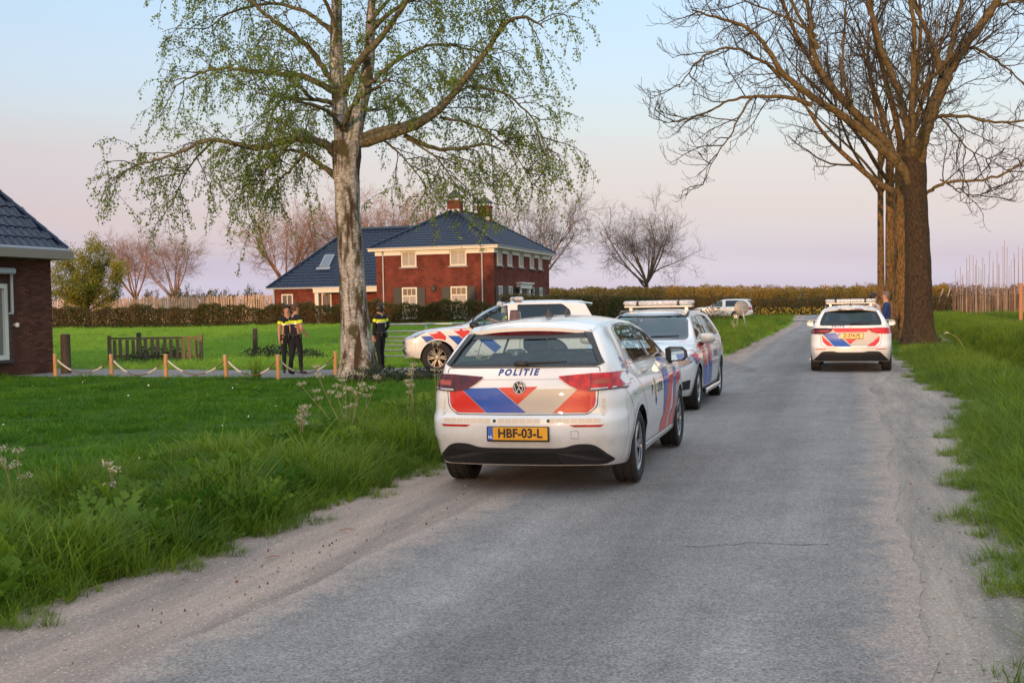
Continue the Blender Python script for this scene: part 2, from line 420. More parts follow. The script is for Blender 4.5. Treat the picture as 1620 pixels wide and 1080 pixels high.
def asphalt_mat():
    m, nt, bs = new_mat('asphalt'); N = nt.nodes; L = nt.links
    tc = N.new('ShaderNodeTexCoord'); vec = tc.outputs['Object']
    def noise(s, d=5, r=.6, v=None):
        n = N.new('ShaderNodeTexNoise'); n.inputs['Scale'].default_value = s; n.inputs['Detail'].default_value = d; n.inputs['Roughness'].default_value = r
        L.new(v or vec, n.inputs['Vector']); return n
    ro0 = N.new('ShaderNodeMapping'); ro0.inputs['Rotation'].default_value = (0, 0, R(17)); rot = N.new('ShaderNodeMapping'); rot.inputs['Scale'].default_value = (1.6, .12, 1)
    L.new(vec, ro0.inputs['Vector']); L.new(ro0.outputs[0], rot.inputs['Vector'])
    big = noise(1.0, 6, .65, rot.outputs[0]); mid = noise(1.1, 8, .8); fin = noise(75, 3, .8)
    r1 = N.new('ShaderNodeValToRGB'); e = r1.color_ramp.elements
    e[0].position = .38; e[0].color = (.185, .168, .160, 1); e[1].position = .62; e[1].color = (.305, .276, .262, 1)
    a = N.new('ShaderNodeMath'); a.operation = 'ADD'; L.new(big.outputs[0], a.inputs[0]); L.new(mid.outputs[0], a.inputs[1])
    h = N.new('ShaderNodeMath'); h.operation = 'MULTIPLY'; h.inputs[1].default_value = .5; L.new(a.outputs[0], h.inputs[0]); L.new(h.outputs[0], r1.inputs[0])
    vr = N.new('ShaderNodeTexVoronoi'); vr.inputs['Scale'].default_value = 100; L.new(vec, vr.inputs['Vector'])
    mr = N.new('ShaderNodeMapRange'); mr.inputs['From Max'].default_value = .8; mr.inputs['To Min'].default_value = .55; mr.inputs['To Max'].default_value = 1.75
    sep = N.new('ShaderNodeSeparateColor'); L.new(vr.outputs['Color'], sep.inputs[0]); 
    a2 = N.new('ShaderNodeMath'); a2.operation = 'MULTIPLY'; L.new(sep.outputs[0], a2.inputs[0]); L.new(fin.outputs[0], a2.inputs[1])
    L.new(a2.outputs[0], mr.inputs['Value'])
    mx = N.new('ShaderNodeMix'); mx.data_type = 'RGBA'; mx.blend_type = 'MULTIPLY'; mx.inputs[0].default_value = 1
    L.new(r1.outputs[0], mx.inputs[6]); L.new(mr.outputs[0], mx.inputs[7])
    # dust blown in from the dirt edges
    dn = noise(.45, 5, .6)
    dr = N.new('ShaderNodeMapRange'); dr.inputs['From Min'].default_value = .56; dr.inputs['From Max'].default_value = .72; dr.inputs['To Max'].default_value = .35
    L.new(dn.outputs[0], dr.inputs['Value'])
    m2 = N.new('ShaderNodeMix'); m2.data_type = 'RGBA'; m2.inputs[7].default_value = (.24, .21, .185, 1)
    L.new(dr.outputs[0], m2.inputs[0]); L.new(mx.outputs[2], m2.inputs[6])
    # crumbled, dusty edges and two faintly polished wheel tracks
    ea = N.new('ShaderNodeAttribute'); ea.attribute_name = 'edge'; en = noise(3.5, 6, .75)
    e1 = N.new('ShaderNodeMath'); e1.operation = 'MULTIPLY_ADD'; e1.inputs[1].default_value = -.9; L.new(en.outputs[0], e1.inputs[0]); L.new(ea.outputs['Fac'], e1.inputs[2])
    e2 = N.new('ShaderNodeMapRange'); e2.inputs['From Min'].default_value = -.42; e2.inputs['From Max'].default_value = -.10; e2.inputs['To Min'].default_value = .92; e2.inputs['To Max'].default_value = 0
    L.new(e1.outputs[0], e2.inputs['Value'])
    m3 = N.new('ShaderNodeMix'); m3.data_type = 'RGBA'; m3.inputs[7].default_value = (.43, .335, .28, 1)
    dm = N.new('ShaderNodeMix'); dm.data_type = 'RGBA'; dm.blend_type = 'MULTIPLY'; dm.inputs[0].default_value = .8; dm.inputs[6].default_value = (.45, .35, .29, 1); L.new(mr.outputs[0], dm.inputs[7]); L.new(dm.outputs[2], m3.inputs[7])
    L.new(e2.outputs[0], m3.inputs[0]); L.new(m2.outputs[2], m3.inputs[6])
    aa = N.new('ShaderNodeAttribute'); aa.attribute_name = 'across'
    tr = N.new('ShaderNodeValToRGB'); tr.color_ramp.interpolation = 'EASE'; te = tr.color_ramp.elements; te[0].position = 0; te[0].color = (.9, .9, .9, 1); te[1].position = 1; te[1].color = (.88, .88, .88, 1)
    for ps, v in ((.22, 1.12), (.34, .98), (.5, .86), (.66, .99), (.78, 1.10)): q = te.new(ps); q.color = (v, v, v, 1)
    L.new(aa.outputs['Fac'], tr.inputs[0])
    m4 = N.new('ShaderNodeMix'); m4.data_type = 'RGBA'; m4.blend_type = 'MULTIPLY'; m4.inputs[0].default_value = 1
    L.new(m3.outputs[2], m4.inputs[6]); L.new(tr.outputs[0], m4.inputs[7])
    L.new(m4.outputs[2], bs.inputs['Base Color'])
    bp = N.new('ShaderNodeBump'); bp.inputs['Strength'].default_value = .55; bp.inputs['Distance'].default_value = .006
    L.new(vr.outputs['Distance'], bp.inputs['Height']); L.new(bp.outputs[0], bs.inputs['Normal'])
    bs.inputs['Roughness'].default_value = .82; bs.inputs['Specular IOR Level'].default_value = .3
    return m
M_asph = asphalt_mat()

ys = np.concatenate([np.arange(-58, 2, .5), np.arange(2, 26, .05), np.arange(26, 117, .3)])
n = len(ys)
fade = np.interp(ys, [0, 6, 40, 117], [1, 1, 1.3, 1.3])
strip('shoulder', ys, GL(ys) - .55 + ragged(n, 1, .03, 40), AL(ys) + .35, .014, M_dirt, 6, 'pinkish dirt shoulder on the house side of the lane', 'shoulder')
strip('shoulder', ys, AR(ys) - .35, GR(ys) + .5 + ragged(n, 2, .03, 40), .014, M_dirt_r, 6, 'stony pale dirt shoulder on the ditch side of the lane', 'shoulder')
strip('road', ys, AL(ys) + ragged(n, 3, .030, 30) * fade, AR(ys) + ragged(n, 4, .030, 30) * fade, .0185, M_asph, 14, 'worn grey asphalt country lane running to a junction', 'road')
# cross road at the junction
def cross_strip(name, p0, p1, hw, dz, m, label, cat, n=60, seed=5):
    p0 = np.array(p0, float); p1 = np.array(p1, float); d = (p1 - p0) / np.linalg.norm(p1 - p0); q = np.array([-d[1], d[0]])
    t = np.linspace(0, 1, n); c = p0 + (p1 - p0) * t[:, None]; e = ragged(n, seed, .05, 6)
    A = c - q * (hw + e[:, None]); B = c + q * (hw + e[::-1, None])
    V = np.concatenate([np.c_[A, gz(A[:, 0], A[:, 1]) + dz], np.c_[B, gz(B[:, 0], B[:, 1]) + dz]])
    i = np.arange(n - 1); f = np.stack([i, i + 1, i + 1 + n, i + n], -1)
    o = link(name, mesh_np(name, V, f, m)); return tag(o, label, cat, kind='structure')
cross_strip('road', (-20, 100.5), (25.5, 88), 2.4, .05, M_asph, 'far asphalt side road joining the lane at the junction', 'road', 80)

# gravel driveway from the lane to the brick bungalow
n = 160
t = np.linspace(0, 1, n)
dx = -21 + (5.9 + 21) * t
c = np.interp(dx, [-21, -12, -6, -3, 2, 5.9], [33.0, 30.6, 28.3, 28.5, 28.8, 29.5])
w = np.interp(dx, [-21, -6, 0, 4, 5.9], [2.0, 1.75, 1.9, 2.6, 4.0])
A = np.c_[dx, c - w + ragged(n, 8, .07, 10)]; B = np.c_[dx, c + w + ragged(n, 9, .07, 10)]
V = np.concatenate([np.c_[A, gz(A[:, 0], A[:, 1]) + .02], np.c_[B, gz(B[:, 0], B[:, 1]) + .02]])
i = np.arange(n - 1)
tag(link('driveway', mesh_np('driveway', V, np.stack([i, i + 1, i + 1 + n, i + n], -1), M_drive)), 'grey gravel driveway leading past the tubular gate', 'driveway', kind='structure')

# ditch water
m_w, nt, b = new_mat('ditch_water')
b.inputs['Base Color'].default_value = (.012, .014, .010, 1); b.inputs['Roughness'].default_value = .04; b.inputs['Specular IOR Level'].default_value = .6
tcw = nt.nodes.new('ShaderNodeTexCoord'); nw = nt.nodes.new('ShaderNodeTexNoise'); nw.inputs['Scale'].default_value = 5
bw = nt.nodes.new('ShaderNodeBump'); bw.inputs['Strength'].default_value = .12; bw.inputs['Distance'].default_value = .02
nt.links.new(tcw.outputs['Object'], nw.inputs['Vector']); nt.links.new(nw.outputs[0], bw.inputs['Height']); nt.links.new(bw.outputs[0], b.inputs['Normal'])
ysw = np.arange(-40, 92, 1.0)
Vw = np.concatenate([np.c_[DC(ysw) - 1.5, ysw, ysw * 0 - .70], np.c_[DC(ysw) + 1.5, ysw, ysw * 0 - .70]])
k = len(ysw); i = np.arange(k - 1)
tag(link('water', mesh_np('water', Vw, np.stack([i, i + k, i + k + 1, i + 1], -1), m_w)), 'dark still water in the grassy ditch', 'water', kind='structure')
# bare mown strip in the field beyond the ditch
M_tan = pbr('bare_field', (.20, .15, .085), rough=.95, spec=.1, vcol=(.14, .16, .05), vscale=.6, bump=.6, bscale=6, bdist=.05)
fp = [(20, 51), (24, 47.5), (34, 53), (60, 62), (75, 78), (44, 88), (30, 80)]
fv = [(x, y, (.06 + gzf(x, y))) for x, y in fp]
tag(link('field_path', mesh_from('field_path', fv, [tuple(range(len(fp)))], M_tan)), 'bare tan strip of field beyond the ditch', 'field', kind='structure')

# ------------------------------------------------------------------ scattering of grass: one object per kind, instances of small tufts
def blades(n, h, spread, width, lean, seed, seg=3, curl=.5):
    r = np.random.default_rng(seed); V = []; Fq = []
    for k in range(n):
        a = r.uniform(0, 2 * np.pi); rad = spread * np.sqrt(r.uniform()); bx, by = rad * np.cos(a), rad * np.sin(a)
        hh = h * r.uniform(.45, 1.1); da = r.uniform(0, 2 * np.pi); le = lean * r.uniform(.2, 1.2); wd = width * r.uniform(.6, 1.2)
        sx, sy = -np.sin(da) * wd / 2, np.cos(da) * wd / 2; b = len(V)
        for s in range(seg + 1):
            t = s / seg; off = le * hh * (t + curl * t * t) ; z = hh * (t - .35 * le * t * t)
            x, y = bx + np.cos(da) * off, by + np.sin(da) * off; w = (1 - t) ** .7
            V += [(x - sx * w, y - sy * w, z), (x + sx * w, y + sy * w, z)]
        for s in range(seg): i = b + s * 2; Fq.append((i, i + 1, i + 3, i + 2))
    return np.array(V), np.array(Fq)

def leafy(n, h, seed, ln=.10):
    """a low clump of feathery leaves (cow parsley, nettle)"""
    r = np.random.default_rng(seed); V = []; Fq = []
    for k in range(n):
        a = r.uniform(0, 2 * np.pi); L = h * r.uniform(.6, 1.2); el_ = r.uniform(.5, 1.25); d = np.array([np.cos(a) * np.cos(el_), np.sin(a) * np.cos(el_), np.sin(el_)])
        side = np.array([-np.sin(a), np.cos(a), 0]); p = np.zeros(3)
        for s in range(1, 7):
            t = s / 6; p = d * L * t - np.array([0, 0, .45 * L * t * t])
            for sg in (-1, 1):
                l2 = ln * (1.15 - t) * r.uniform(.7, 1.1); q = p + side * sg * l2 + d * l2 * .5 + np.array([0, 0, -.01])
                w = d * l2 * .35; b = len(V)
                V += [p - w * .2, p + side * sg * l2 * .5 - w, q, p + side * sg * l2 * .5 + w * 1.1]; Fq.append((b, b + 1, b + 2, b + 3))
    return np.array(V), np.array(Fq)

def scatter(name, pts, scl, rot, srcs, mats_pick, label, cat='grass', parent=None, z=None, tilt=None):
    pts = np.asarray(pts, np.float32)
    me = bpy.data.meshes.new(name)
    me.vertices.add(len(pts)); me.vertices.foreach_set('co', pts.ravel())
    for an, ar, ty in (('scl', scl, 'FLOAT'), ('pick', mats_pick, 'INT')):
        at = me.attributes.new(an, ty, 'POINT'); at.data.foreach_set('value', np.asarray(ar, np.float32 if ty == 'FLOAT' else np.int32))
    at = me.attributes.new('rot', 'FLOAT_VECTOR', 'POINT'); at.data.foreach_set('vector', np.asarray(rot, np.float32).ravel())
    o = link(name, me, parent, 'stuff')
    if parent is None: tag(o, label, cat)
    ng = bpy.data.node_groups.new(name, 'GeometryNodeTree')
    ng.interface.new_socket('Geometry', in_out='INPUT', socket_type='NodeSocketGeometry')
    ng.interface.new_socket('Geometry', in_out='OUTPUT', socket_type='NodeSocketGeometry')
    N, L = ng.nodes, ng.links
    gi, go = N.new('NodeGroupInput'), N.new('NodeGroupOutput')
    iop = N.new('GeometryNodeInstanceOnPoints'); jn = N.new('GeometryNodeJoinGeometry')
    for s in reversed(srcs):
        oi = N.new('GeometryNodeObjectInfo'); oi.inputs['Object'].default_value = s; oi.inputs['As Instance'].default_value = True
        L.new(oi.outputs['Geometry'], jn.inputs[0])
    iop.inputs['Pick Instance'].default_value = True
    def attr(nm, ty):
        a = N.new('GeometryNodeInputNamedAttribute'); a.data_type = ty; a.inputs[0].default_value = nm; return a.outputs[0]
    e2r = N.new('FunctionNodeEulerToRotation')
    L.new(attr('rot', 'FLOAT_VECTOR'), e2r.inputs[0])
    L.new(gi.outputs[0], iop.inputs['Points']); L.new(jn.outputs[0], iop.inputs['Instance'])
    L.new(attr('pick', 'INT'), iop.inputs['Instance Index']); L.new(e2r.outputs[0], iop.inputs['Rotation']); L.new(attr('scl', 'FLOAT'), iop.inputs['Scale'])
    L.new(iop.outputs[0], go.inputs[0])
    md = o.modifiers.new('scatter', 'NODES'); md.node_group = ng
    return o

def src(name, vf, m):
    return bpy.data.objects.new(name, mesh_np(name, vf[0], vf[1], m, smooth=False))

def jgrid(x0, x1, y0, y1, st, keep, seed):
    r = np.random.default_rng(seed)
    X, Y = np.meshgrid(np.arange(x0, x1, st), np.arange(y0, y1, st))
    X = (X + r.uniform(-.6, .6, X.shape) * st).ravel(); Y = (Y + r.uniform(-.6, .6, Y.shape) * st).ravel()
    k = keep(X, Y, r); return X[k], Y[k], r
def inview(X, Y, m=1.6): return (np.abs(X) < .475 * Y + m) & (Y > 2.2)
def put(name, X, Y, r, srcs, smin, smax, label, dz=-.01, tl=.18, cat='grass', sz=None):
    n = len(X); rot = np.c_[r.normal(0, tl, n), r.normal(0, tl, n), r.uniform(0, 6.283, n)]
    s = r.uniform(smin, smax, n) if sz is None else sz
    return scatter(name, np.c_[X, Y, gz(X, Y) + dz], s, rot, srcs, r.integers(0, len(srcs), n), label, cat)

def grass_mat(name, c1, c2, tip=None, rand=.25, trans=.35, patch=None):
    m, nt, b = new_mat(name); N = nt.nodes; L = nt.links
    oi = N.new('ShaderNodeObjectInfo'); geo = N.new('ShaderNodeNewGeometry')
    ns = N.new('ShaderNodeTexNoise'); ns.inputs['Scale'].default_value = .55; ns.inputs['Detail'].default_value = 4
    L.new(geo.outputs['Position'], ns.inputs['Vector'])
    mx = N.new('ShaderNodeMix'); mx.data_type = 'RGBA'
    mx.inputs[6].default_value = (*c1, 1); mx.inputs[7].default_value = (*c2, 1)
    ad = N.new('ShaderNodeMath'); ad.operation = 'MULTIPLY_ADD'; ad.inputs[1].default_value = .75
    sb = N.new('ShaderNodeMapRange'); sb.inputs['From Min'].default_value = .3; sb.inputs['From Max'].default_value = .7; sb.inputs['To Max'].default_value = .5
    L.new(ns.outputs[0], sb.inputs['Value']); L.new(oi.outputs['Random'], ad.inputs[0]); L.new(sb.outputs[0], ad.inputs[2]); L.new(ad.outputs[0], mx.inputs[0])
    L.new(mx.outputs[2], b.inputs['Base Color'])
    b.inputs['Roughness'].default_value = .55; b.inputs['Specular IOR Level'].default_value = .25
    tr = N.new('ShaderNodeBsdfTranslucent'); L.new(mx.outputs[2], tr.inputs[0])
    ms = N.new('ShaderNodeMixShader'); ms.inputs[0].default_value = trans
    L.new(b.outputs[0], ms.inputs[1]); L.new(tr.outputs[0], ms.inputs[2]); L.new(ms.outputs[0], N['Material Output'].inputs['Surface'])
    return m
M_long = grass_mat('long_grass', (.026, .085, .007), (.215, .300, .018))
M_lawn = grass_mat('lawn_grass', (.036, .135, .005), (.120, .255, .009))
M_field = grass_mat('meadow_grass', (.165, .350, .030), (.300, .480, .050))
M_weed = grass_mat('weed_leaf', (.040, .130, .010), (.160, .260, .022))
M_dry = grass_mat('dry_grass', (.22, .17, .07), (.15, .16, .04), trans=.2)
S_long = [src('tuft', blades(34, .36, .12, .0115, .85, 20 + k, 4), M_long) for k in range(4)] 
S_mid = [src('tuft', blades(36, .20, .10, .009, .9, 30 + k), M_long) for k in range(3)]
S_dry = [src('tuft', blades(10, .30, .10, .006, .7, 40 + k), M_dry) for k in range(2)]
S_weed = [src('tuft', leafy(9, .38, 50 + k, .12), M_weed) for k in range(3)]
S_lawn = [src('tuft', blades(90, .075, .17, .008, .8, 60 + k, 2), M_lawn) for k in range(3)]
S_field = [src('tuft', blades(70, .22, .34, .016, .6, 70 + k, 2), M_field) for k in range(3)]
S_bank = [src('tuft', blades(60, .42, .22, .014, .6, 80 + k), M_long) for k in range(3)]

on_drive = lambda X, Y: (np.abs(Y - np.interp(X, [-21, -12, -6, -3, 2, 5.9], [33.0, 30.6, 28.3, 28.5, 28.8, 29.5])) < np.interp(X, [-21, -6, 0, 4, 5.9], [2.0, 1.75, 1.9, 2.6, 4.0]) - .06) & (X < 6)
lat = lambda X, Y: GL(Y) - X          # metres into the left verge
latr = lambda X, Y: X - GR(Y)         # metres into the right verge
def wv(Y): return np.interp(Y, [0, 5, 9.5, 13.6, 18, 24, 26.3], [4.0, 3.8, 3.2, 2.8, 3.2, 4.2, 1.0])   # width of the left verge

# left verge
keep = lambda X, Y, r: (lat(X, Y) > .12 + .12 * np.sin(Y * 5.1) + .1 * np.sin(Y * 11.7)) & (lat(X, Y) < wv(Y) + r.normal(0, .25, X.shape)) & inview(X, Y) & ~on_drive(X, Y) & (Y < 27)
X, Y, r = jgrid(-16, 8, 2.4, 27, .090, keep, 100)
l = lat(X, Y); hgt = smooth01(0, .9, l) * (1 - .5 * smooth01(2.0, 3.2, l)) * np.clip(.72 + .55 * np.sin(X * 2.3 + Y * 1.1) * np.sin(Y * 1.9 - X * .7) + .3 * np.sin(X * 5.1) * np.sin(Y * 4.3 + 1), .12, 1.5)
put('verge_grass', X, Y, r, S_long + S_mid, 0, 0, 'tall rough grass of the verge between lane and lawn', sz=(.38 + .8 * hgt) * r.uniform(.75, 1.15, len(X)))
keep2 = lambda X, Y, r: (lat(X, Y) > .5) & (lat(X, Y) < wv(Y)) & inview(X, Y) & ~on_drive(X, Y) & (Y < 26.5) & (np.sin(X * 2.1 + 1) + np.sin(Y * 1.7 + X * .6) + r.normal(0, .5, X.shape) > .1)
X, Y, r = jgrid(-16, 8, 2.4, 26.5, .20, keep2, 101)
put('verge_leaves', X, Y, r, S_weed, .8, 1.8, 'leafy weeds growing through the verge grass beside the lane', cat='weeds')
keep3 = lambda X, Y, r: (lat(X, Y) > .4) & (lat(X, Y) < wv(Y)) & inview(X, Y) & (Y < 26) & ~on_drive(X, Y) & (r.uniform(size=X.shape) < .30)
X, Y, r = jgrid(-16, 8, 2.4, 26, .3, keep3, 102)
put('dry_grass', X, Y, r, S_dry, .7, 1.3, 'dry straw coloured blades in the verge beside the lane')
# lawn
keep = lambda X, Y, r: (lat(X, Y) > wv(Y) - .5) & inview(X, Y) & ~on_drive(X, Y) & (Y < 31) & (Y > 8)
X, Y, r = jgrid(-20, 2, 8, 31, .16, keep, 103)
put('lawn', X, Y, r, S_lawn, .8, 1.35, 'short dark green lawn in front of the driveway', sz=r.uniform(.7, 1.3, len(X)) * (1 + .5 * np.sin(X * .9 + Y * 2.1) * np.sin(Y * 3.1 - X * .7) + .3 * np.sin(X * 3.3 + 1) * np.sin(Y * 4.7)))
# meadow behind the driveway
keep = lambda X, Y, r: (lat(X, Y) > .3) & inview(X, Y) & ~on_drive(X, Y) & (Y > 29) & (X < 5 + (Y - 35) * .3)
X, Y, r = jgrid(-36, 12, 29, 68.5, .36, keep, 104)
put('meadow', X, Y, r, S_field, .8, 1.25, 'bright green meadow between driveway and hedge', sz=r.uniform(.7, 1.2, len(X)) * (.85 + .3 * np.sin(X * .5 + 2) * np.sin(Y * .7)))
# grass wedge on the house side of the lane up to the junction
keep = lambda X, Y, r: (lat(X, Y) > .05) & (lat(X, Y) < 9) & (Y > 31.5) & (Y < 104) & ~on_drive(X, Y)
X, Y, r = jgrid(-6, 26, 31.5, 104, .38, keep, 105)
put('verge_grass', X, Y, r, S_bank + S_field, .6, 1.2, 'rough green verge on the house side beyond the parked cars')
# right verge, ditch banks and far bank
keep = lambda X, Y, r: (latr(X, Y) > .05 + .14 * np.sin(Y * 3.7) + .1 * np.sin(Y * 9.1)) & (X < DC(Y) - .8) & inview(X, Y) & (Y < 34)
X, Y, r = jgrid(1.5, 16, 3.2, 34, .092, keep, 106)
l = latr(X, Y); put('verge_grass', X, Y, r, S_long + S_mid, 0, 0, 'fresh green verge grass between stony shoulder and ditch', sz=(.45 + .62 * smooth01(0, .9, l)) * r.uniform(.7, 1.25, len(X)))
keep = lambda X, Y, r: (latr(X, Y) > .05) & inview(X, Y, 3) & (Y >= 33) & (Y < 104) & (X < DC(Y) + 5.5) & (np.abs(X - DC(Y)) > .95)
X, Y, r = jgrid(9, 46, 33, 104, .30, keep, 107)
put('bank_grass', X, Y, r, S_bank, 0, 0, 'long green grass on the banks of the ditch by the trees', sz=r.uniform(.6, 1.25, len(X)) * (1 - .62 * (np.abs(Y - 38) < 7) * (X < DC(Y) + .5)))
keep = lambda X, Y, r: (X > DC(Y) + .9) & (X < DC(Y) + 6.0) & inview(X, Y, 3) & (Y > 14) & (Y < 60)
X, Y, r = jgrid(9, 34, 14, 60, .28, keep, 108)
put('bank_grass', X, Y, r, S_bank, .7, 1.35, 'tall lush grass on the far bank of the ditch')
keep = lambda X, Y, r: (X > DC(Y) + 5.5) & (X < DC(Y) + 60) & inview(X, Y, 3) & (Y > 30) & (Y < 130) & (Y < 96) & ~((Y > 49 + (X - 24) * .35) & (Y < 82 + (X - 44) * .1) & (X > 20)) & (r.uniform(size=X.shape) < .8)
X, Y, r = jgrid(18, 66, 30, 130, .75, keep, 109)
put('meadow', X, Y, r, S_bank + S_dry, .9, 1.8, 'rough green field beyond the ditch in front of the poles')
# ------------------------------------------------------------------ trees
def bark(name, dark, light, sc, stretch, bump=.8, moss=None, streak=None):
    m, nt, b = new_mat(name); N = nt.nodes; L = nt.links
    tc = N.new('ShaderNodeTexCoord'); mp = N.new('ShaderNodeMapping'); mp.inputs['Scale'].default_value = stretch
    L.new(tc.outputs['Object'], mp.inputs['Vector'])
    n1 = N.new('ShaderNodeTexNoise'); n1.inputs['Scale'].default_value = sc; n1.inputs['Detail'].default_value = 7; n1.inputs['Roughness'].default_value = .7
    L.new(mp.outputs[0], n1.inputs['Vector'])
    r = N.new('ShaderNodeValToRGB'); e = r.color_ramp.elements; e[0].position = .38; e[1].position = .62
    e[0].color = (*dark, 1); e[1].color = (*light, 1); L.new(n1.outputs[0], r.inputs[0]); col = r.outputs[0]
    for spec_ in (moss, streak):
        if not spec_: continue
        c, s2, st2, lo, hi = spec_
        m2 = N.new('ShaderNodeMapping'); m2.inputs['Scale'].default_value = st2; L.new(tc.outputs['Object'], m2.inputs['Vector'])
        n2 = N.new('ShaderNodeTexNoise'); n2.inputs['Scale'].default_value = s2; n2.inputs['Detail'].default_value = 5; n2.inputs['Roughness'].default_value = .6
        L.new(m2.outputs[0], n2.inputs['Vector'])
        mr = N.new('ShaderNodeMapRange'); mr.inputs['From Min'].default_value = lo; mr.inputs['From Max'].default_value = hi; L.new(n2.outputs[0], mr.inputs['Value'])
        mx = N.new('ShaderNodeMix'); mx.data_type = 'RGBA'; mx.inputs[7].default_value = (*c, 1)
        L.new(mr.outputs[0], mx.inputs[0]); L.new(col, mx.inputs[6]); col = mx.outputs[2]
    L.new(col, b.inputs['Base Color']); b.inputs['Roughness'].default_value = .85; b.inputs['Specular IOR Level'].default_value = .25
    bp = N.new('ShaderNodeBump'); bp.inputs['Strength'].default_value = bump; bp.inputs['Distance'].default_value = .03
    L.new(n1.outputs[0], bp.inputs['Height']); L.new(bp.outputs[0], b.inputs['Normal'])
    return m
M_birch = bark('birch_bark', (.13, .115, .095), (.60, .58, .54), 3.0, (3.5, 3.5, 16), .7,
               moss=((.075, .066, .032), 2.4, (1.6, 1.6, .75), .48, .60), streak=((.060, .038, .022), 2.6, (3.2, 3.2, .42), .50, .60))
M_birch_limb = bark('birch_limb_bark', (.055, .048, .028), (.19, .165, .095), 5, (3, 3, 3), .5)
M_twig_b = pbr('birch_twig', (.060, .045, .028), rough=.8)
M_ash = bark('ash_bark', (.022, .014, .008), (.080, .050, .026), 5, (4, 4, 1.6), 1.0,
             moss=((.060, .048, .018), 1.3, (1, 1, .5), .55, .70), streak=((.27, .24, .21), 16, (1, 1, 1), .66, .74))  # dark tone stands for the shade on the nearest trunk
M_ash_limb = bark('ash_limb_bark', (.075, .052, .022), (.175, .120, .048), 4, (2, 2, 2), .5)
M_ash2 = bark('lit_ash_bark', (.050, .028, .012), (.270, .150, .050), 5, (4, 4, 1.2), 1.0, moss=((.085, .080, .026), 1.6, (1, 1, .6), .55, .68), streak=((.035, .022, .012), 2.2, (2.5, 2.5, .5), .56, .66))  # orange evening light is put into this bark colour
M_twig_a = pbr('ash_twig', (.060, .044, .026), rough=.8)
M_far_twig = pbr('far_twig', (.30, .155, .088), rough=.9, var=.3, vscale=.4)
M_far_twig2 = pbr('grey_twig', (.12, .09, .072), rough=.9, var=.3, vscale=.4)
M_leaf_b = pbr('birch_leaf', (.125, .200, .022), rough=.5, spec=.3, vcol=(.230, .310, .048), vscale=1.2, trans=.45)
M_leaf_y = pbr('spring_leaf', (.34, .27, .03), rough=.6, spec=.2, vcol=(.17, .19, .035), vscale=.9, trans=.35)
M_leaf_h = pbr('hedge_leaf', (.058, .085, .018), rough=.6, spec=.2, vcol=(.140, .095, .034), vscale=.55, trans=.3, detail=4)
M_leaf_o = pbr('orchard_leaf', (.46, .26, .05), rough=.8, spec=.1, vcol=(.22, .17, .045), vscale=.35, trans=.3)

def trunk_mesh(name, path, radii, m, parent, lump=.06, nr=28, flare=0., seed=3, steps=10):
    """a lofted trunk with lumps, ribs and a flared foot"""
    r = np.random.default_rng(seed); path = np.asarray(path, float); k = len(path)
    t = np.linspace(0, k - 1, (k - 1) * steps + 1)
    P = np.stack([np.interp(t, np.arange(k), path[:, i]) for i in range(3)], 1)
    for _ in range(6): P[1:-1] = .25 * P[:-2] + .5 * P[1:-1] + .25 * P[2:]
    Rd = np.interp(t, np.arange(k), radii)
    ang = np.arange(nr) * 2 * np.pi / nr
    ph = r.uniform(0, 6.28, 8)
    V = []
    for i, (p, q) in enumerate(zip(P, Rd)):
        h = p[2] - P[0][2]
        rib = sum(np.sin(ang * f + ph[f] + h * (.5 if f < 4 else 1.1) * (1 if f % 2 else -1)) * a for f, a in ((2, .5), (3, .4), (5, .35), (7, .25)))
        fl = flare * np.exp(-h / .38) * (1 + .6 * np.sin(ang * 5 + ph[0]) + .3 * np.sin(ang * 3 + ph[1]))
        rr = q * (1 + lump * rib + lump * .8 * np.sin(h * 4.3 + ang + ph[2]) * np.sin(h * 2.1 + ph[3]) + r.normal(0, .006, nr)) + fl
        V.append(np.stack([p[0] + rr * np.cos(ang), p[1] + rr * np.sin(ang), np.full(nr, p[2])], 1))
    V = np.concatenate(V); n = len(P)
    i = np.arange(n - 1)[:, None] * nr; j = np.arange(nr)[None, :]; j2 = (j + 1) % nr
    F = np.stack([i + j, i + j2, i + nr + j2, i + nr + j], -1).reshape(-1, 4)
    return link(name, mesh_np(name, V, F, m, True), parent)

class Grow:
    def __init__(s, seed): s.r = np.random.default_rng(seed)
    def path(s, p, d, L, n, jit, trop):
        """a wandering shoot: trop pulls it up (+) or down (-) along its length"""
        P = [np.array(p, float)]; d = np.array(d, float); d /= np.linalg.norm(d)
        for k in range(n):
            d = d + s.r.normal(0, jit, 3); d[2] += trop * (k + 1) / n; d /= np.linalg.norm(d)
            P.append(P[-1] + d * L / n)
        return np.array(P)
    def kids(s, P, n, t0, t1, ang, out=None):
        """n starts along a path with directions turned away from it"""
        k = len(P) - 1; res = []
        for i in range(n):
            t = t0 + (t1 - t0) * (i + s.r.uniform(.1, .9)) / n; f = t * k; a = min(int(f), k - 1); q = P[a] + (P[a + 1] - P[a]) * (f - a)
            d = P[a + 1] - P[a]; d = d / np.linalg.norm(d)
            u = np.cross(d, s.r.normal(size=3)); u /= np.linalg.norm(u) + 1e-9
            th = ang * s.r.uniform(.65, 1.25); res.append((q, d * math.cos(th) + u * math.sin(th), t))
        return res

def smooth_line(pts, k=5):
    pts = np.asarray(pts, float); n = len(pts); t = np.linspace(0, n - 1, (n - 1) * k + 1)
    P = np.stack([np.interp(t, np.arange(n), pts[:, i]) for i in range(3)], 1)
    for _ in range(k): P[1:-1] = .25 * P[:-2] + .5 * P[1:-1] + .25 * P[2:]
    return P

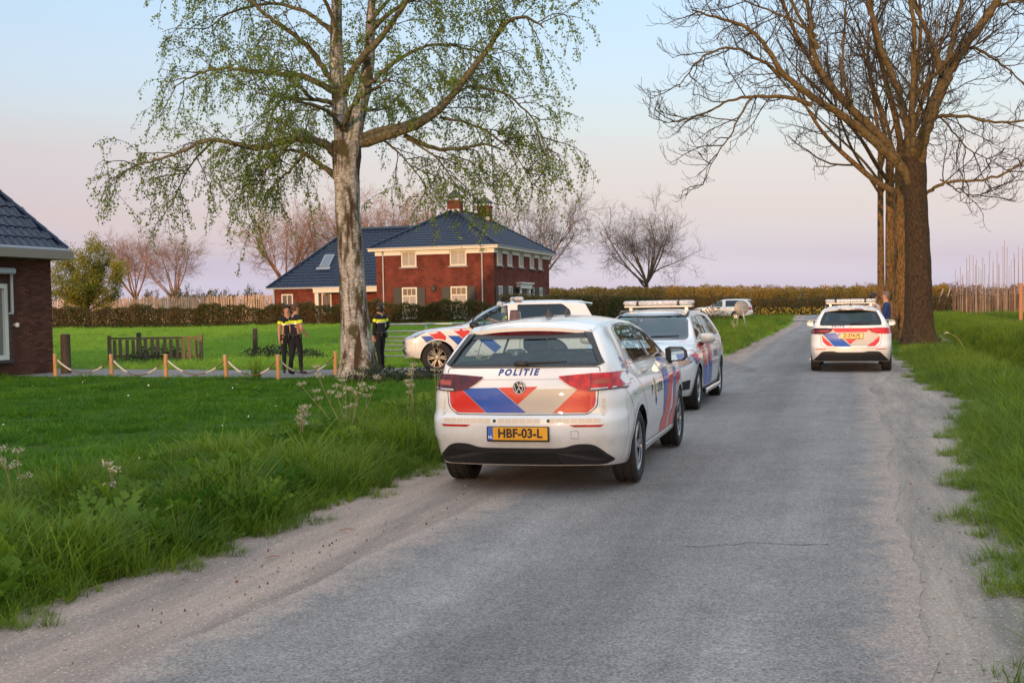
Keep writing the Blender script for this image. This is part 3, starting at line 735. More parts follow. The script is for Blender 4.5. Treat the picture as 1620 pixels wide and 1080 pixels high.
def leaves_np(pos, size, seed, droop=.6):
    """diamond leaves, two triangles folded along the rib"""
    r = np.random.default_rng(seed); n = len(pos); pos = np.asarray(pos)
    a = r.uniform(0, 2 * np.pi, n); e = r.normal(-droop, .5, n)
    d = np.stack([np.cos(a) * np.cos(e), np.sin(a) * np.cos(e), np.sin(e)], 1); w = r.normal(size=(n, 3)); w = np.cross(d, w); w /= np.linalg.norm(w, axis=1, keepdims=True) + 1e-9
    L = (size * r.uniform(.6, 1.25, n))[:, None]
    V = np.stack([pos, pos + d * L * .45 + w * L * .36, pos + d * L, pos + d * L * .45 - w * L * .36], 1).reshape(-1, 3)
    F = np.arange(n * 4).reshape(-1, 4)
    return V, F

# --- the birch in the middle of the picture
BS = 25.9 / 1780.0
def bpx(pts, depth=0.0, base=(565, 600)):
    """traced limb: sideways and height from the trunk foot, running away from or towards us along its length"""
    P = np.array([((x - base[0]) * BS, 0, (base[1] - y) * BS) for x, y in pts], float)
    ln = np.concatenate([[0], np.cumsum(np.linalg.norm(np.diff(P, axis=0), axis=1))]); P[:, 1] = depth * ln
    return P
birch = thing('birch_tree', 'big old birch with white peeling trunk and hanging sprays of young leaves', 'tree', (-3.55, 25.9, 0))
g = Grow(5)
trunk_mesh('trunk', bpx([(566, 604), (564, 580), (563, 540), (561, 490), (558, 440), (555, 380), (553, 330), (553, 280), (553, 250), (552, 225)]), [.38, .365, .345, .325, .305, .295, .29, .30, .34, .33], M_birch, birch, .065, 32, .22, 4)
stems = [([(550, 245), (546, 190), (541, 130), (540, 70), (541, 0), (545, -90), (540, -180)], .02, .22, .07), ([(560, 245), (570, 200), (581, 140), (590, 90), (593, 40), (596, 0), (604, -80), (600, -150)], .10, .20, .05)]
limbs = [([(551, 150), (562, 122), (579, 101), (616, 70), (640, 38), (668, 5), (700, -50)], -.25, .105, .03), ([(572, 222), (600, 208), (630, 202), (677, 183), (710, 155), (724, 131), (748, 100)], .30, .10, .02),
         ([(578, 228), (621, 218), (663, 206), (710, 178), (748, 131), (780, 94), (804, 56), (837, 47), (866, 70)], -.18, .125, .02), ([(645, 216), (691, 239), (734, 235), (771, 223), (800, 235)], .35, .06, .015),
         ([(540, 250), (529, 235), (508, 223), (471, 220), (443, 228), (415, 237), (382, 230), (344, 220), (316, 235), (274, 253), (227, 263), (200, 286)], -.12, .11, .012), ([(545, 290), (527, 272), (504, 256), (485, 239), (461, 232), (440, 236)], .3, .085, .02),
         ([(487, 243), (468, 262), (444, 275), (436, 290)], .5, .04, .012), ([(548, 172), (532, 164), (504, 162), (485, 141), (470, 130)], -.35, .07, .025), ([(500, 160), (461, 155), (447, 180), (440, 205)], -.5, .04, .01),
         ([(545, 150), (527, 141), (499, 124), (461, 113), (410, 108), (377, 101), (335, 96), (293, 108), (262, 125)], .22, .09, .012), ([(543, 140), (529, 127), (508, 89), (480, 61), (443, 38), (415, 14), (395, -20), (360, -40)], -.2, .085, .015),
         ([(585, 140), (615, 110), (650, 80), (700, 62), (760, 70), (800, 85)], .35, .06, .012), ([(592, 60), (630, 25), (690, 0), (750, -10), (800, 20)], -.3, .055, .012), ([(541, 60), (500, 20), (440, -5), (370, 0), (310, 30)], .3, .06, .012),
         ([(552, 215), (560, 190), (575, 175), (600, 165), (640, 160)], -1.3, .07, .015), ([(552, 215), (540, 190), (520, 180), (490, 178), (450, 180)], -1.4, .06, .012), ([(553, 200), (570, 170), (590, 160), (620, 150)], 1.6, .06, .012), ([(550, 190), (530, 160), (500, 150), (460, 148)], 1.6, .05, .012),
         ([(700, 190), (760, 200), (820, 240), (848, 300)], .2, .035, .008), ([(650, 222), (700, 255), (732, 310)], -.4, .03, .008), ([(745, 140), (810, 150), (858, 200), (875, 270)], .15, .035, .008), ([(344, 222), (300, 258), (268, 320)], .2, .03, .008), ([(471, 222), (430, 268), (400, 330)], -.3, .03, .008), ([(600, 215), (640, 245), (680, 300)], .5, .03, .008),
         ([(545, 60), (530, 10), (500, -40), (470, -60)], -.9, .05, .012), ([(594, 40), (620, -10), (660, -60), (700, -80)], .9, .05, .012), ([(541, 0), (500, -50), (430, -90), (360, -80), (300, -40)], .1, .05, .01), ([(596, 0), (650, -60), (740, -100), (810, -80), (850, -30)], -.1, .05, .01)]
tw = []; lv = []
def hang(p, d, L, lvl):
    """drooping sprays of a birch"""
    if lvl == 0:
        P = g.path(p, d, L, 7, .16, -.42); tw.append((P, np.linspace(.007, .0028, len(P))))
        n = int(L * 25); k = len(P) - 1
        for t in g.r.uniform(.12, 1, n): f = t * k; a = min(int(f), k - 1); lv.append(P[a] + (P[a + 1] - P[a]) * (f - a) + g.r.normal(0, .035, 3))
        for q, dd, t in g.kids(P, int(g.r.integers(1, 4)), .15, .9, .7):
            Q = g.path(q, dd, L * g.r.uniform(.25, .5), 4, .18, -.5); tw.append((Q, np.linspace(.0042, .0022, len(Q)))); kk = len(Q) - 1
            for t2 in g.r.uniform(.1, 1, int(L * 10) + 1): f = t2 * kk; a = min(int(f), kk - 1); lv.append(Q[a] + (Q[a + 1] - Q[a]) * (f - a) + g.r.normal(0, .03, 3))
        return
    P = g.path(p, d, L, 6, .14, -.10); tw.append((P, np.linspace(.016, .006, len(P))))
    for q, dd, t in g.kids(P, int(3 + L * 3.0), .2, 1.0, .8): hang(q, dd + np.array([0, 0, -.25]), g.r.uniform(.5, 1.25), 0)
for i, (px, dp, r0, r1) in enumerate(stems + limbs):
    P = smooth_line(bpx(px)); 
    P2_ = smooth_line(bpx(px, dp)); P2_ += g.r.normal(0, .012, P2_.shape)
    rad = np.linspace(r0, r1, len(P2_)) * (1 + g.r.normal(0, .03, len(P2_)))
    if i < 2: trunk_mesh('stem', P2_[::4], rad[::4], M_birch, birch, .05, 18, 0, 40 + i, 4)
    else:
        V, F = tubes_np([(P2_, rad)], 9); link('limb', mesh_np('limb', V, F, M_birch_limb, True), birch)
    Ln = np.linalg.norm(np.diff(P2_, axis=0), axis=1).sum()
    for q, dd, t in g.kids(P2_, int(Ln * (2.7 if i >= 2 else 1.4)) + 3, (.6 if abs(dp) > .8 else .28) if i >= 2 else .35, 1.0, .9):
        hang(q, dd + np.array([0, 0, .05]), g.r.uniform(.5, 1.35) * (1.15 - .35 * t), 1)
V, F = tubes_np(tw, 3); link('twigs', mesh_np('twigs', V, F, M_twig_b), birch, 'stuff')
V, F = leaves_np(np.array(lv), .060, 6); link('leaves', mesh_np('leaves', V, F, M_leaf_b), birch, 'stuff')

# --- bare roadside ashes on the right
AS = 40.2 / 1780.0
def ash_twigs(P, t0, dens, tw, g, sc=1.0, nL=(1.0, 2.6), up=.22):
    Ln = np.linalg.norm(np.diff(P, axis=0), axis=1).sum()
    for q, dd, t in g.kids(P, int(Ln * dens * .55) + 2, t0, 1.0, .85):
        L1 = g.r.uniform(*nL) * sc * (1.15 - .45 * t)
        A = g.path(q, dd + np.array([0, 0, -.10]), L1, 7, .17, up * .5 - .12); tw.append((A, np.linspace(.028, .011, len(A)) * sc))
        for q2, d2, t2 in g.kids(A, int(3 + L1 * 2.2), .15, 1.0, .75):
            L2 = g.r.uniform(.45, 1.1) * sc; B = g.path(q2, d2, L2, 5, .17, up); tw.append((B, np.linspace(.013, .0065, len(B)) * sc))
            for q3, d3, t3 in g.kids(B, int(2 + L2 * 2.4), .2, 1.0, .7):
                L3 = g.r.uniform(.18, .5) * sc; Cc = g.path(q3, d3, L3, 3, .15, up * 2.2); tw.append((Cc, np.array([.0075, .0065, .0058, .0075]) * sc))
def apx(pts, depth, base=(1455, 547)):
    P = np.array([((x - base[0]) * AS, 0, (base[1] - y) * AS) for x, y in pts], float)
    ln = np.concatenate([[0], np.cumsum(np.linalg.norm(np.diff(P, axis=0), axis=1))]); P[:, 1] = depth * ln
    return P
ash = thing('ash_tree', 'massive bare roadside ash nearest to us, dark speckled trunk forking low', 'tree', (14.55, 40.2, 0))
g = Grow(21)
trunk_mesh('trunk', apx([(1456, 552), (1455, 530), (1455, 490), (1455, 440), (1453, 390), (1452, 340), (1450, 300), (1449, 268), (1450, 250)], 0), [.54, .50, .47, .445, .42, .395, .40, .42, .37], M_ash, ash, .032, 32, .26, 9)
al = [([(1453, 345), (1450, 318), (1441, 288), (1424, 262), (1411, 251), (1386, 230), (1343, 192), (1301, 168), (1258, 141), (1224, 106), (1207, 72), (1173, 47), (1130, 36), (1095, 26)], -.08, .27, .035),
      ([(1432, 275), (1422, 256), (1411, 230), (1386, 200), (1352, 162), (1322, 128), (1301, 81), (1301, 34), (1296, -10), (1290, -60)], .16, .19, .08), ([(1298, 80), (1285, 58), (1275, 43), (1250, 0), (1235, -40)], -.15, .10, .04),
      ([(1238, 122), (1224, 106), (1207, 98), (1173, 83), (1143, 81), (1113, 94), (1088, 119), (1070, 150)], -.3, .085, .02), ([(1290, 166), (1265, 155), (1237, 149), (1198, 147), (1164, 151), (1130, 170), (1088, 179), (1060, 182)], .25, .10, .015),
      ([(1200, 149), (1181, 170), (1164, 209), (1143, 238), (1128, 275)], .35, .05, .014), ([(1449, 310), (1446, 275), (1445, 240), (1445, 204), (1433, 149), (1420, 106), (1407, 72), (1399, 34), (1390, 0), (1380, -40)], .12, .20, .08),
      ([(1451, 320), (1451, 280), (1455, 238), (1471, 179), (1488, 145), (1501, 111), (1522, 81), (1548, 47), (1569, 13), (1585, -20)], -.10, .29, .14), ([(1498, 115), (1508, 88), (1514, 64), (1526, 30), (1535, 0), (1545, -40)], .2, .13, .06),
      ([(1494, 125), (1492, 106), (1484, 64), (1471, 26), (1463, 0), (1455, -40)], .3, .14, .06), ([(1460, 215), (1470, 196), (1488, 187), (1526, 190), (1565, 204), (1620, 200), (1660, 215)], -.2, .10, .03),
      ([(1455, 318), (1468, 306), (1480, 297), (1501, 290), (1539, 292), (1573, 285), (1599, 268), (1620, 251), (1650, 225)], -.25, .085, .02), ([(1449, 285), (1447, 240), (1441, 204), (1439, 128), (1441, 77), (1433, 26), (1424, 0), (1420, -40)], -.15, .15, .06),
      ([(1510, 92), (1530, 80), (1556, 79), (1590, 98), (1620, 115), (1660, 150)], .25, .08, .02), ([(1560, 25), (1590, 10), (1640, 0), (1680, 10)], .3, .08, .02), ([(1350, 160), (1340, 120), (1345, 70), (1355, 20), (1360, -20)], .3, .08, .03),
      ([(1300, 60), (1260, 30), (1200, 0), (1150, -20)], .2, .06, .02), ([(1450, 262), (1462, 225), (1480, 205), (1500, 200)], 1.6, .13, .03), ([(1450, 262), (1440, 220), (1425, 195), (1400, 185)], -1.5, .13, .03), ([(1455, 150), (1480, 110), (1500, 90)], -1.4, .09, .03),
      ([(1488, 287), (1530, 305), (1560, 312), (1590, 300)], .4, .035, .012), ([(1490, 190), (1520, 215), (1545, 240), (1580, 250), (1600, 262)], .3, .04, .012)]
tw = []
for i, (px, dp, r0, r1) in enumerate(al):
    P = smooth_line(apx(px, dp)); P += g.r.normal(0, .02, P.shape)
    V, F = tubes_np([(P, np.linspace(r0 * .88, r1 * .8, len(P)) * (1 + g.r.normal(0, .025, len(P))))], 11); link('limb', mesh_np('limb', V, F, M_ash_limb, True), ash)
    ash_twigs(P, .22 if r0 < .2 else .4, 2.7, tw, g, 1.0)
V, F = tubes_np(tw, 3); link('twigs', mesh_np('twigs', V, F, M_twig_a), ash, 'stuff')

def bare_tree(name, label, loc, H, spread, seed, tr=.5, fork=.3, nl=7, dens=2.2, mt=None, mw=None, sc=1.0, group=None, lean=0., up=.25, cat='tree', trunk_h=None, thick=1.0, e0=.5):
    """a whole leafless tree: trunk, main limbs, a crown of twigs"""
    root = thing(name, label, cat, loc, 0, group); g = Grow(seed)
    th = trunk_h or H * fork
    trunk_mesh('trunk', [(0, 0, -.1), (lean * .2, 0, th * .3), (lean * .5, 0, th * .7), (lean, 0, th), (lean * 1.2, 0, th * 1.12)], [tr * 1.2, tr * 1.0, tr * .84, tr * .74, tr * .55], mt or M_ash, root, .04, 16, tr * .4, seed, 6)
    tw = []
    for k in range(nl):
        a = 2 * math.pi * (k + g.r.uniform(-.3, .3)) / nl; e = g.r.uniform(e0, 1.3) if k else 1.45
        e = (e0 + (1.3 - e0) * ((k * 5) % nl) / nl + g.r.uniform(-.05, .05)) if nl > 10 and k else e
        d = np.array([math.cos(a) * math.cos(e), math.sin(a) * math.cos(e), math.sin(e)])
        L = (H - th) * (1.0 / max(.75, math.sin(e) + .1)) * .82; L = min(L, spread / max(.25, math.cos(e)))
        P = smooth_line(g.path((lean, 0, th * g.r.uniform(.82, 1.08)), d, L, 7, .12, up), 3)
        V, F = tubes_np([(P, np.linspace(tr * .42, .03 * sc * thick, len(P)))], 8); link('limb', mesh_np('limb', V, F, mt or M_ash_limb, True), root)
        for q, dd, t in g.kids(P, 4, .25, .85, .6):
            Q = g.path(q, dd, L * g.r.uniform(.35, .6), 6, .14, up); tw.append((Q, np.linspace(tr * .16, .02 * sc, len(Q)))); ash_twigs(Q, .2, dens, tw, g, sc, up=up)
        ash_twigs(P, .35, dens, tw, g, sc, up=up)
    tw = [(p, r * thick) for p, r in tw]
    V, F = tubes_np(tw, 3); link('twigs', mesh_np('twigs', V, F, mw or M_twig_a), root, 'stuff')
    return root
# the three ashes behind it, in line along the lane
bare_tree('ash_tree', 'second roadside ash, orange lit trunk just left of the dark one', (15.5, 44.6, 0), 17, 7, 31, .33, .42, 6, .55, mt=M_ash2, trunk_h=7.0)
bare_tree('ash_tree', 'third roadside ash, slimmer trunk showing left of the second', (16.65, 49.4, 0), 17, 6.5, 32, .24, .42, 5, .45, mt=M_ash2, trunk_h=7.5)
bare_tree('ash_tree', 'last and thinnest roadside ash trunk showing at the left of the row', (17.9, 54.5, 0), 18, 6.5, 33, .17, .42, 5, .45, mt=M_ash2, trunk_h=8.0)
# single bare tree far off by the junction
bare_tree('bare_tree', 'solitary round bare tree standing in the open beyond the orchard', (16.6, 138, .3), 12.6, 6.6, 43, .34, .33, 13, 1.5, mt=M_far_twig2, mw=M_far_twig2, sc=1.35, thick=.50, up=.10, e0=.50, trunk_h=3.9)
# bare trees round the houses
for i, (px, py, Y, H, sp, sd, lab) in enumerate([(215, 470, 165, 13.5, 8.5, 51, 'wide orange lit bare tree beyond the stake field, left of its twin'), (268, 470, 160, 12.5, 6.5, 52, 'orange lit bare tree leaning right beyond the stake field'),
                                                (455, 440, 118, 12.5, 6.0, 53, 'bare tree behind the low wing of the brick house'), (600, 400, 125, 15, 8.5, 54, 'tall pink tinged bare tree behind the tiled roof left of the chimneys'),
                                                (655, 390, 122, 14.0, 7.0, 55, 'bare tree rising behind the left chimney'), (530, 430, 128, 12.5, 6, 57, 'bare tree behind the birch trunk and wing roof'), (855, 440, 108, 12.5, 5.5, 56, 'bare tree with a slanting limb behind the right end of the brick house')]):
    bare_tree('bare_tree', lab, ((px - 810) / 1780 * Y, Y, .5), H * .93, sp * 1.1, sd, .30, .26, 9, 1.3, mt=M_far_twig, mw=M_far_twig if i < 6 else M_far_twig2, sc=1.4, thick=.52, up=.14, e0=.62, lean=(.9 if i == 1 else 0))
# ------------------------------------------------------------------ houses
def brick_wall_mat(name, a, b, mort, bw=.225, bh=.0665, axis='x'):
    m, nt, bs = new_mat(name); N = nt.nodes; L = nt.links
    tc = N.new('ShaderNodeTexCoord'); sp = N.new('ShaderNodeSeparateXYZ'); cb = N.new('ShaderNodeCombineXYZ')
    L.new(tc.outputs['Object'], sp.inputs[0]); L.new(sp.outputs['X' if axis == 'x' else 'Y'], cb.inputs[0]); L.new(sp.outputs['Z'], cb.inputs[1])
    br = N.new('ShaderNodeTexBrick'); br.inputs['Scale'].default_value = 1; br.inputs['Brick Width'].default_value = bw; br.inputs['Row Height'].default_value = bh
    br.inputs['Mortar Size'].default_value = .005; br.inputs['Mortar Smooth'].default_value = .3; br.inputs['Bias'].default_value = -.1
    br.inputs['Color1'].default_value = (*a, 1); br.inputs['Color2'].default_value = (*b, 1); br.inputs['Mortar'].default_value = (*mort, 1)
    L.new(cb.outputs[0], br.inputs['Vector'])
    ns = N.new('ShaderNodeTexNoise'); ns.inputs['Scale'].default_value = 1.4; ns.inputs['Detail'].default_value = 6; L.new(tc.outputs['Object'], ns.inputs['Vector'])
    mr = N.new('ShaderNodeMapRange'); mr.inputs['From Min'].default_value = .3; mr.inputs['From Max'].default_value = .7; mr.inputs['To Min'].default_value = .7; mr.inputs['To Max'].default_value = 1.3; L.new(ns.outputs[0], mr.inputs['Value'])
    mx = N.new('ShaderNodeMix'); mx.data_type = 'RGBA'; mx.blend_type = 'MULTIPLY'; mx.inputs[0].default_value = 1; L.new(br.outputs['Color'], mx.inputs[6]); L.new(mr.outputs[0], mx.inputs[7])
    L.new(mx.outputs[2], bs.inputs['Base Color']); bs.inputs['Roughness'].default_value = .9; bs.inputs['Specular IOR Level'].default_value = .2
    bp = N.new('ShaderNodeBump'); bp.invert = True; bp.inputs['Strength'].default_value = .6; bp.inputs['Distance'].default_value = .01; L.new(br.outputs['Fac'], bp.inputs['Height']); L.new(bp.outputs[0], bs.inputs['Normal'])
    return m
M_bx = brick_wall_mat('red_brick_side', (.195, .045, .027), (.115, .030, .022), (.14, .07, .05), axis='x')
M_by = brick_wall_mat('red_brick', (.195, .045, .027), (.115, .030, .022), (.14, .07, .05), axis='y')
M_cream = pbr('cream_paint', (.66, .60, .48), rough=.5, var=.06)
M_white = pbr('white_frame', (.74, .72, .66), rough=.45)
M_zinc = pbr('zinc', (.30, .32, .34), rough=.45, metal=.6)
M_pipe = pbr('pale_pipe', (.46, .44, .41), rough=.5)
M_shut = pbr('shutter_green', (.012, .018, .014), rough=.5)
M_tile = pbr('glazed_blue_tile', (.010, .021, .050), rough=.42, spec=.32, coat=.0, var=.35, vscale=5)
M_sash = pbr('curtain_window', (.30, .27, .23), rough=.35, spec=.6, var=.12, vscale=1.5)
M_pane = pbr('dark_window_glass', (.018, .022, .026), rough=.04, spec=.8, coat=.6)
M_sky_gl = pbr('roof_window_glass', (.05, .08, .12), rough=.03, spec=1.0, coat=1.0)
M_lead = pbr('chimney_cap', (.035, .045, .040), rough=.6)
M_oak = pbr('oak', (.30, .13, .045), rough=.6, var=.3, vscale=12, stretch=(1, 1, .15))

def roof_tiles(name, parent, O, U, V, poly, m=M_tile, tw=.30, tl=.345, kind='stuff'):
    """a tiled roof slope: every tile rolled across and stepped over the one below, joined"""
    O, U, V = Vector(O), Vector(U).normalized(), Vector(V).normalized(); Nn = U.cross(V); Nn = Nn if Nn.z > 0 else -Nn
    us = [p[0] for p in poly]; vs = [p[1] for p in poly]; u0, u1, v0, v1 = min(us), max(us), min(vs), max(vs)
    def ins(a, b):
        r = False; j = len(poly) - 1
        for i in range(len(poly)):
            if (poly[i][1] > b) != (poly[j][1] > b) and a < (poly[j][0] - poly[i][0]) * (b - poly[i][1]) / (poly[j][1] - poly[i][1]) + poly[i][0]: r = not r
            j = i
        return r
    Vt = []; Fc = []
    for k in range(int((v1 - v0) / tl) + 1):
        va = v0 + k * tl; vb = va + tl
        for i in range(int((u1 - u0) / tw) + 1):
            ua = u0 + i * tw
            if not ins(ua + tw / 2, min(va + tl / 2, v1 - .01)): continue
            b = len(Vt); q = 5
            for (vv, lift) in ((va, .006), (va, .042), (vb + .02, .012)):
                for s in range(q):
                    t = s / (q - 1); h = lift + (.030 * math.sin(math.pi * min(1, t / .62)) if t < .62 else -.008 * math.sin(math.pi * (t - .62) / .38)) * (1 if lift > .007 else 0)
                    Vt.append(O + U * (ua + t * tw) + V * vv + Nn * h)
            for r_ in range(2):
                for s in range(q - 1): Fc.append((b + r_ * q + s, b + r_ * q + s + 1, b + (r_ + 1) * q + s + 1, b + (r_ + 1) * q + s))
    me = mesh_from(name, Vt, Fc, m, False)
    o = link(name, me, parent, kind)
    return o

def ridge(name, parent, a, b, m=M_tile, r=.11, st=.36, joined=True):
    a, b = Vector(a), Vector(b); d = (b - a); n = max(1, int(d.length / st)); mb = MB()
    for k in range(n):
        p = a + d * (k / n); q = a + d * ((k + 1.12) / n); mb.tube([p, q], [r, r * .86], 8)
    return mb.build(name, m, parent, smooth=False)

def window_front(parent, y0, y1, z0, z1, style, plane='y', at=0.0, nm='window', frame=None):
    """window > frame, sill, panes; plane 'y' lies in the front wall (outside is -x), plane 'x' in the long side (outside is -y)"""
    def fr(a, b, c): return (at - c, a, b) if plane == 'y' else (a, at - c, b)          # (along, up, outwards)
    def bx(mb, a0, a1, b0, b1, c0, c1):
        p = [fr(a, b, c) for a in (a0, a1) for b in (b0, b1) for c in (c0, c1)]
        mb.add(p, [(0, 1, 3, 2), (4, 6, 7, 5), (0, 4, 5, 1), (2, 3, 7, 6), (0, 2, 6, 4), (1, 5, 7, 3)])
    w = MB(); bx(w, y0 + .05, y1 - .05, z0 + .05, z1 - .05, -.16, -.02)
    wo = w.build(nm, M_pane, parent)
    f = MB(); t = .10
    bx(f, y0, y0 + t, z0, z1, -.05, .05); bx(f, y1 - t, y1, z0, z1, -.05, .05); bx(f, y0 + t, y1 - t, z0, z0 + t, -.05, .05); bx(f, y0 + t, y1 - t, z1 - t, z1, -.05, .05)
    f.build('frame', frame or M_cream, wo)
    s = MB(); bx(s, y0 - .12, y1 + .12, z0 - .09, z0 - .002, -.02, .14); s.build('sill', pbr('stone_sill', (.30, .30, .29), rough=.8), wo)
    ym = (y0 + y1) / 2; g = MB(); pane = lambda a0, a1, b0, b1, m: (lambda q: (bx(q, a0, a1, b0, b1, .004, .014), q.build('pane', m, wo)))(MB())
    if style == 'upper':
        bx(g, ym - .02, ym + .02, z0 + t, z1 - t, -.004, .032); pane(y0 + t, ym - .02, z0 + t, z1 - t, M_sash); pane(ym + .02, y1 - t, z0 + t, z1 - t, M_sash)
    elif style == 'lower':
        zt = z1 - .58; bx(g, y0 + t, y1 - t, zt - .045, zt + .045, -.004, .036); wd = (y1 - y0 - 2 * t) / 3
        for k in range(3): pane(y0 + t + k * wd + .02, y0 + t + (k + 1) * wd - .02, zt + .045, z1 - t, M_pane)
        for k in (1, 2): bx(g, y0 + t + k * wd - .02, y0 + t + k * wd + .02, zt + .045, z1 - t, -.004, .032)
        bx(g, ym - .02, ym + .02, z0 + t, zt - .045, -.004, .032); pane(y0 + t, ym - .02, z0 + t, zt - .045, M_sash); pane(ym + .02, y1 - t, z0 + t, zt - .045, M_sash)
    else:
        bx(g, ym - .035, ym + .035, z0 + t, z1 - t, -.004, .032); pane(y0 + t, ym - .035, z0 + t, z1 - t, M_pane); pane(ym + .035, y1 - t, z0 + t, z1 - t, M_pane)
    g.build('glazing_bar', frame or M_cream, wo)
    return wo

# --- the big red brick house beyond the meadow: x runs along its long side away from us, y along its short front to the left
ZB = .62
house = thing('brick_house', 'big red brick house with dark blue hipped roof and a long low wing', 'house', (-1.14, 75.0, ZB), R(73))
HW, HL, EZ = 8.48, 14.18, 5.62 - ZB
def wz(z): return z - ZB
w = MB(); w.box((HL / 2, HW / 2, EZ / 2 - .2), (HL, HW, EZ + .4)); 
me = w.mesh('wall', [M_by, M_bx]); me.polygons.foreach_set('material_index', [1 if abs(p.normal.y) > .5 else 0 for p in me.polygons]); link('wall', me, house)
wing_x, wing_y = 4.0, 18.66
w = MB(); w.box((wing_x + 4.5, (HW + wing_y) / 2, 1.2), (9.0, wing_y - HW - .01, 2.9)); me = w.mesh('wing_wall', [M_by, M_bx]); me.polygons.foreach_set('material_index', [1 if abs(p.normal.y) > .5 else 0 for p in me.polygons]); link('wing_wall', me, house)
# eaves of the main block
ov = .42; w = MB(); w.box((HL / 2, HW / 2, EZ + .02), (HL + 2 * ov, HW + 2 * ov, .17)); w.build('eaves', M_cream, house)
w = MB(); w.box((HL / 2, HW / 2, EZ + .125), (HL + 2 * ov + .12, HW + 2 * ov + .12, .06)); w.build('gutter', M_zinc, house)
# white frieze between the upper windows
ups = [(.70, 1.79), (3.05, 4.11), (5.82, 6.90), (8.65, 9.73), (11.04, 12.01)]; fups = [(1.89, 3.07), (5.49, 6.60)]
for a, b in zip([0.] + [u[1] for u in ups], [u[0] for u in ups] + [HL]): fw = MB(); fw.box(((a + b) / 2, -.04, EZ - .21), (b - a - .02, .10, .29)); fw.build('frieze_board', M_white, house)
for a, b in zip([-.09] + [u[1] for u in fups], [u[0] for u in fups] + [HW + .05]): fw = MB(); fw.box((-.045, (a + b) / 2, EZ - .21), (.10, b - a - .02, .29)); fw.build('frieze_board', M_white, house)
RZ = wz(8.55); hr = (HW + 2 * ov) / 2; zr0 = EZ + .13; rs = RZ - zr0; sl = math.hypot(hr, rs)
A = Vector((-ov, -ov, zr0)); Bc = Vector((-ov, HW + ov, zr0)); Cc = Vector((HL + ov, -ov, zr0)); Dd = Vector((HL + ov, HW + ov, zr0))
ap1 = Vector((-ov + hr, HW / 2, RZ)); ap2 = Vector((HL + ov - hr, HW / 2, RZ))
rf = MB(); rf.add([A, Bc, Cc, Dd, ap1, ap2], [(1, 0, 4), (0, 2, 5, 4), (3, 1, 4, 5), (2, 3, 5)]); ro = rf.build('roof', pbr('roof_felt', (.012, .015, .020), rough=.9), house)
Wf = HW + 2 * ov; Lr = HL + 2 * ov
roof_tiles('roof_tiles', ro, A, (0, 1, 0), (ap1 - Vector((-ov, HW / 2, zr0))), [(0, 0), (Wf, 0), (Wf / 2, sl)])
roof_tiles('roof_tiles', ro, A, (1, 0, 0), (ap1 - Vector((ap1.x, -ov, zr0))), [(0, 0), (Lr, 0), (Lr - hr, sl), (hr, sl)])
for a, b in ((A, ap1), (Bc, ap1), (Cc, ap2), (ap1, ap2)): ridge('ridge_tiles', ro, a + Vector((0, 0, .05)), b + Vector((0, 0, .06)))
# chimneys
def chimney(px_, py_, z0, z1, s=.95):
    c = MB(); c.box((px_, py_, (z0 + z1) / 2), (s * .8, s, z1 - z0)); c.box((px_, py_, z1 - .09), (s * .8 + .08, s + .08, .14))
    o = c.build('chimney', M_by, house)
    f = MB(); f.box((px_ - s * .4 - .01, py_, z0 + .75), (.03, s + .04, .25)); f.build('flashing', M_zinc, o)
    k = MB(); n = 10; h = z1
    for sx in (-1, 1):
        for sy in (-1, 1): k.box((px_ + sx * s * .32, py_ + sy * s * .42, h + .12), (.07, .07, .24))
    t = h + .22; r = s * .66
    k.add([(px_ - r * .8, py_ - r, t), (px_ + r * .8, py_ - r, t), (px_ + r * .8, py_ + r, t), (px_ - r * .8, py_ + r, t), (px_ - .1, py_ - .1, t + .45), (px_ + .1, py_ - .1, t + .45), (px_ + .1, py_ + .1, t + .45), (px_ - .1, py_ + .1, t + .45)],
          [(0, 1, 5, 4), (1, 2, 6, 5), (2, 3, 7, 6), (3, 0, 4, 7), (4, 5, 6, 7), (3, 2, 1, 0)])
    k.build('cap', M_lead, o)
chimney(ap1.x + .2, HW / 2, RZ - .8, RZ + .72, .95); chimney(ap1.x + 5.4, HW / 2 - .5, RZ - 1.0, RZ + .72, .95)
# wing roof
wr0 = 3.29 - ZB; wRZ = wz(7.7); we = .35; wxa = wing_x - we; wxb = wing_x + 9 + we; wrx = (wxa + wxb) / 2; wye = wing_y + we; wh = (wxb - wxa) / 2; wsl = math.hypot(wh, wRZ - wr0)
wA = Vector((wxa, HW, wr0)); wB = Vector((wxa, wye, wr0)); wC = Vector((wxb, wye, wr0)); wD = Vector((wxb, HW, wr0)); wap = Vector((wrx, wye - wh * .92, wRZ)); wre = Vector((wrx, HW - 1.5, wRZ))
wf = MB(); wf.add([wA, wB, wC, wD, wap, wre], [(0, 1, 4, 5), (1, 2, 4), (2, 3, 5, 4)]); wo_ = wf.build('wing_roof', bpy.data.materials['roof_felt'], house)
wl_ = wye - HW
roof_tiles('roof_tiles', wo_, wA, (0, 1, 0), Vector((wrx - wxa, 0, wRZ - wr0)), [(0.5, 0), (wl_, 0), (wl_ - wh * .92, wsl), (0.5, wsl)])
ridge('ridge_tiles', wo_, wB + Vector((0, 0, .05)), wap + Vector((0, 0, .06))); ridge('ridge_tiles', wo_, wap + Vector((0, 0, .06)), wre + Vector((0, 0, .06)))
w = MB(); w.box((wxa - .03, (HW + wye) / 2, wr0 - .02), (.10, wye - HW, .10)); w.build('gutter', M_zinc, house)
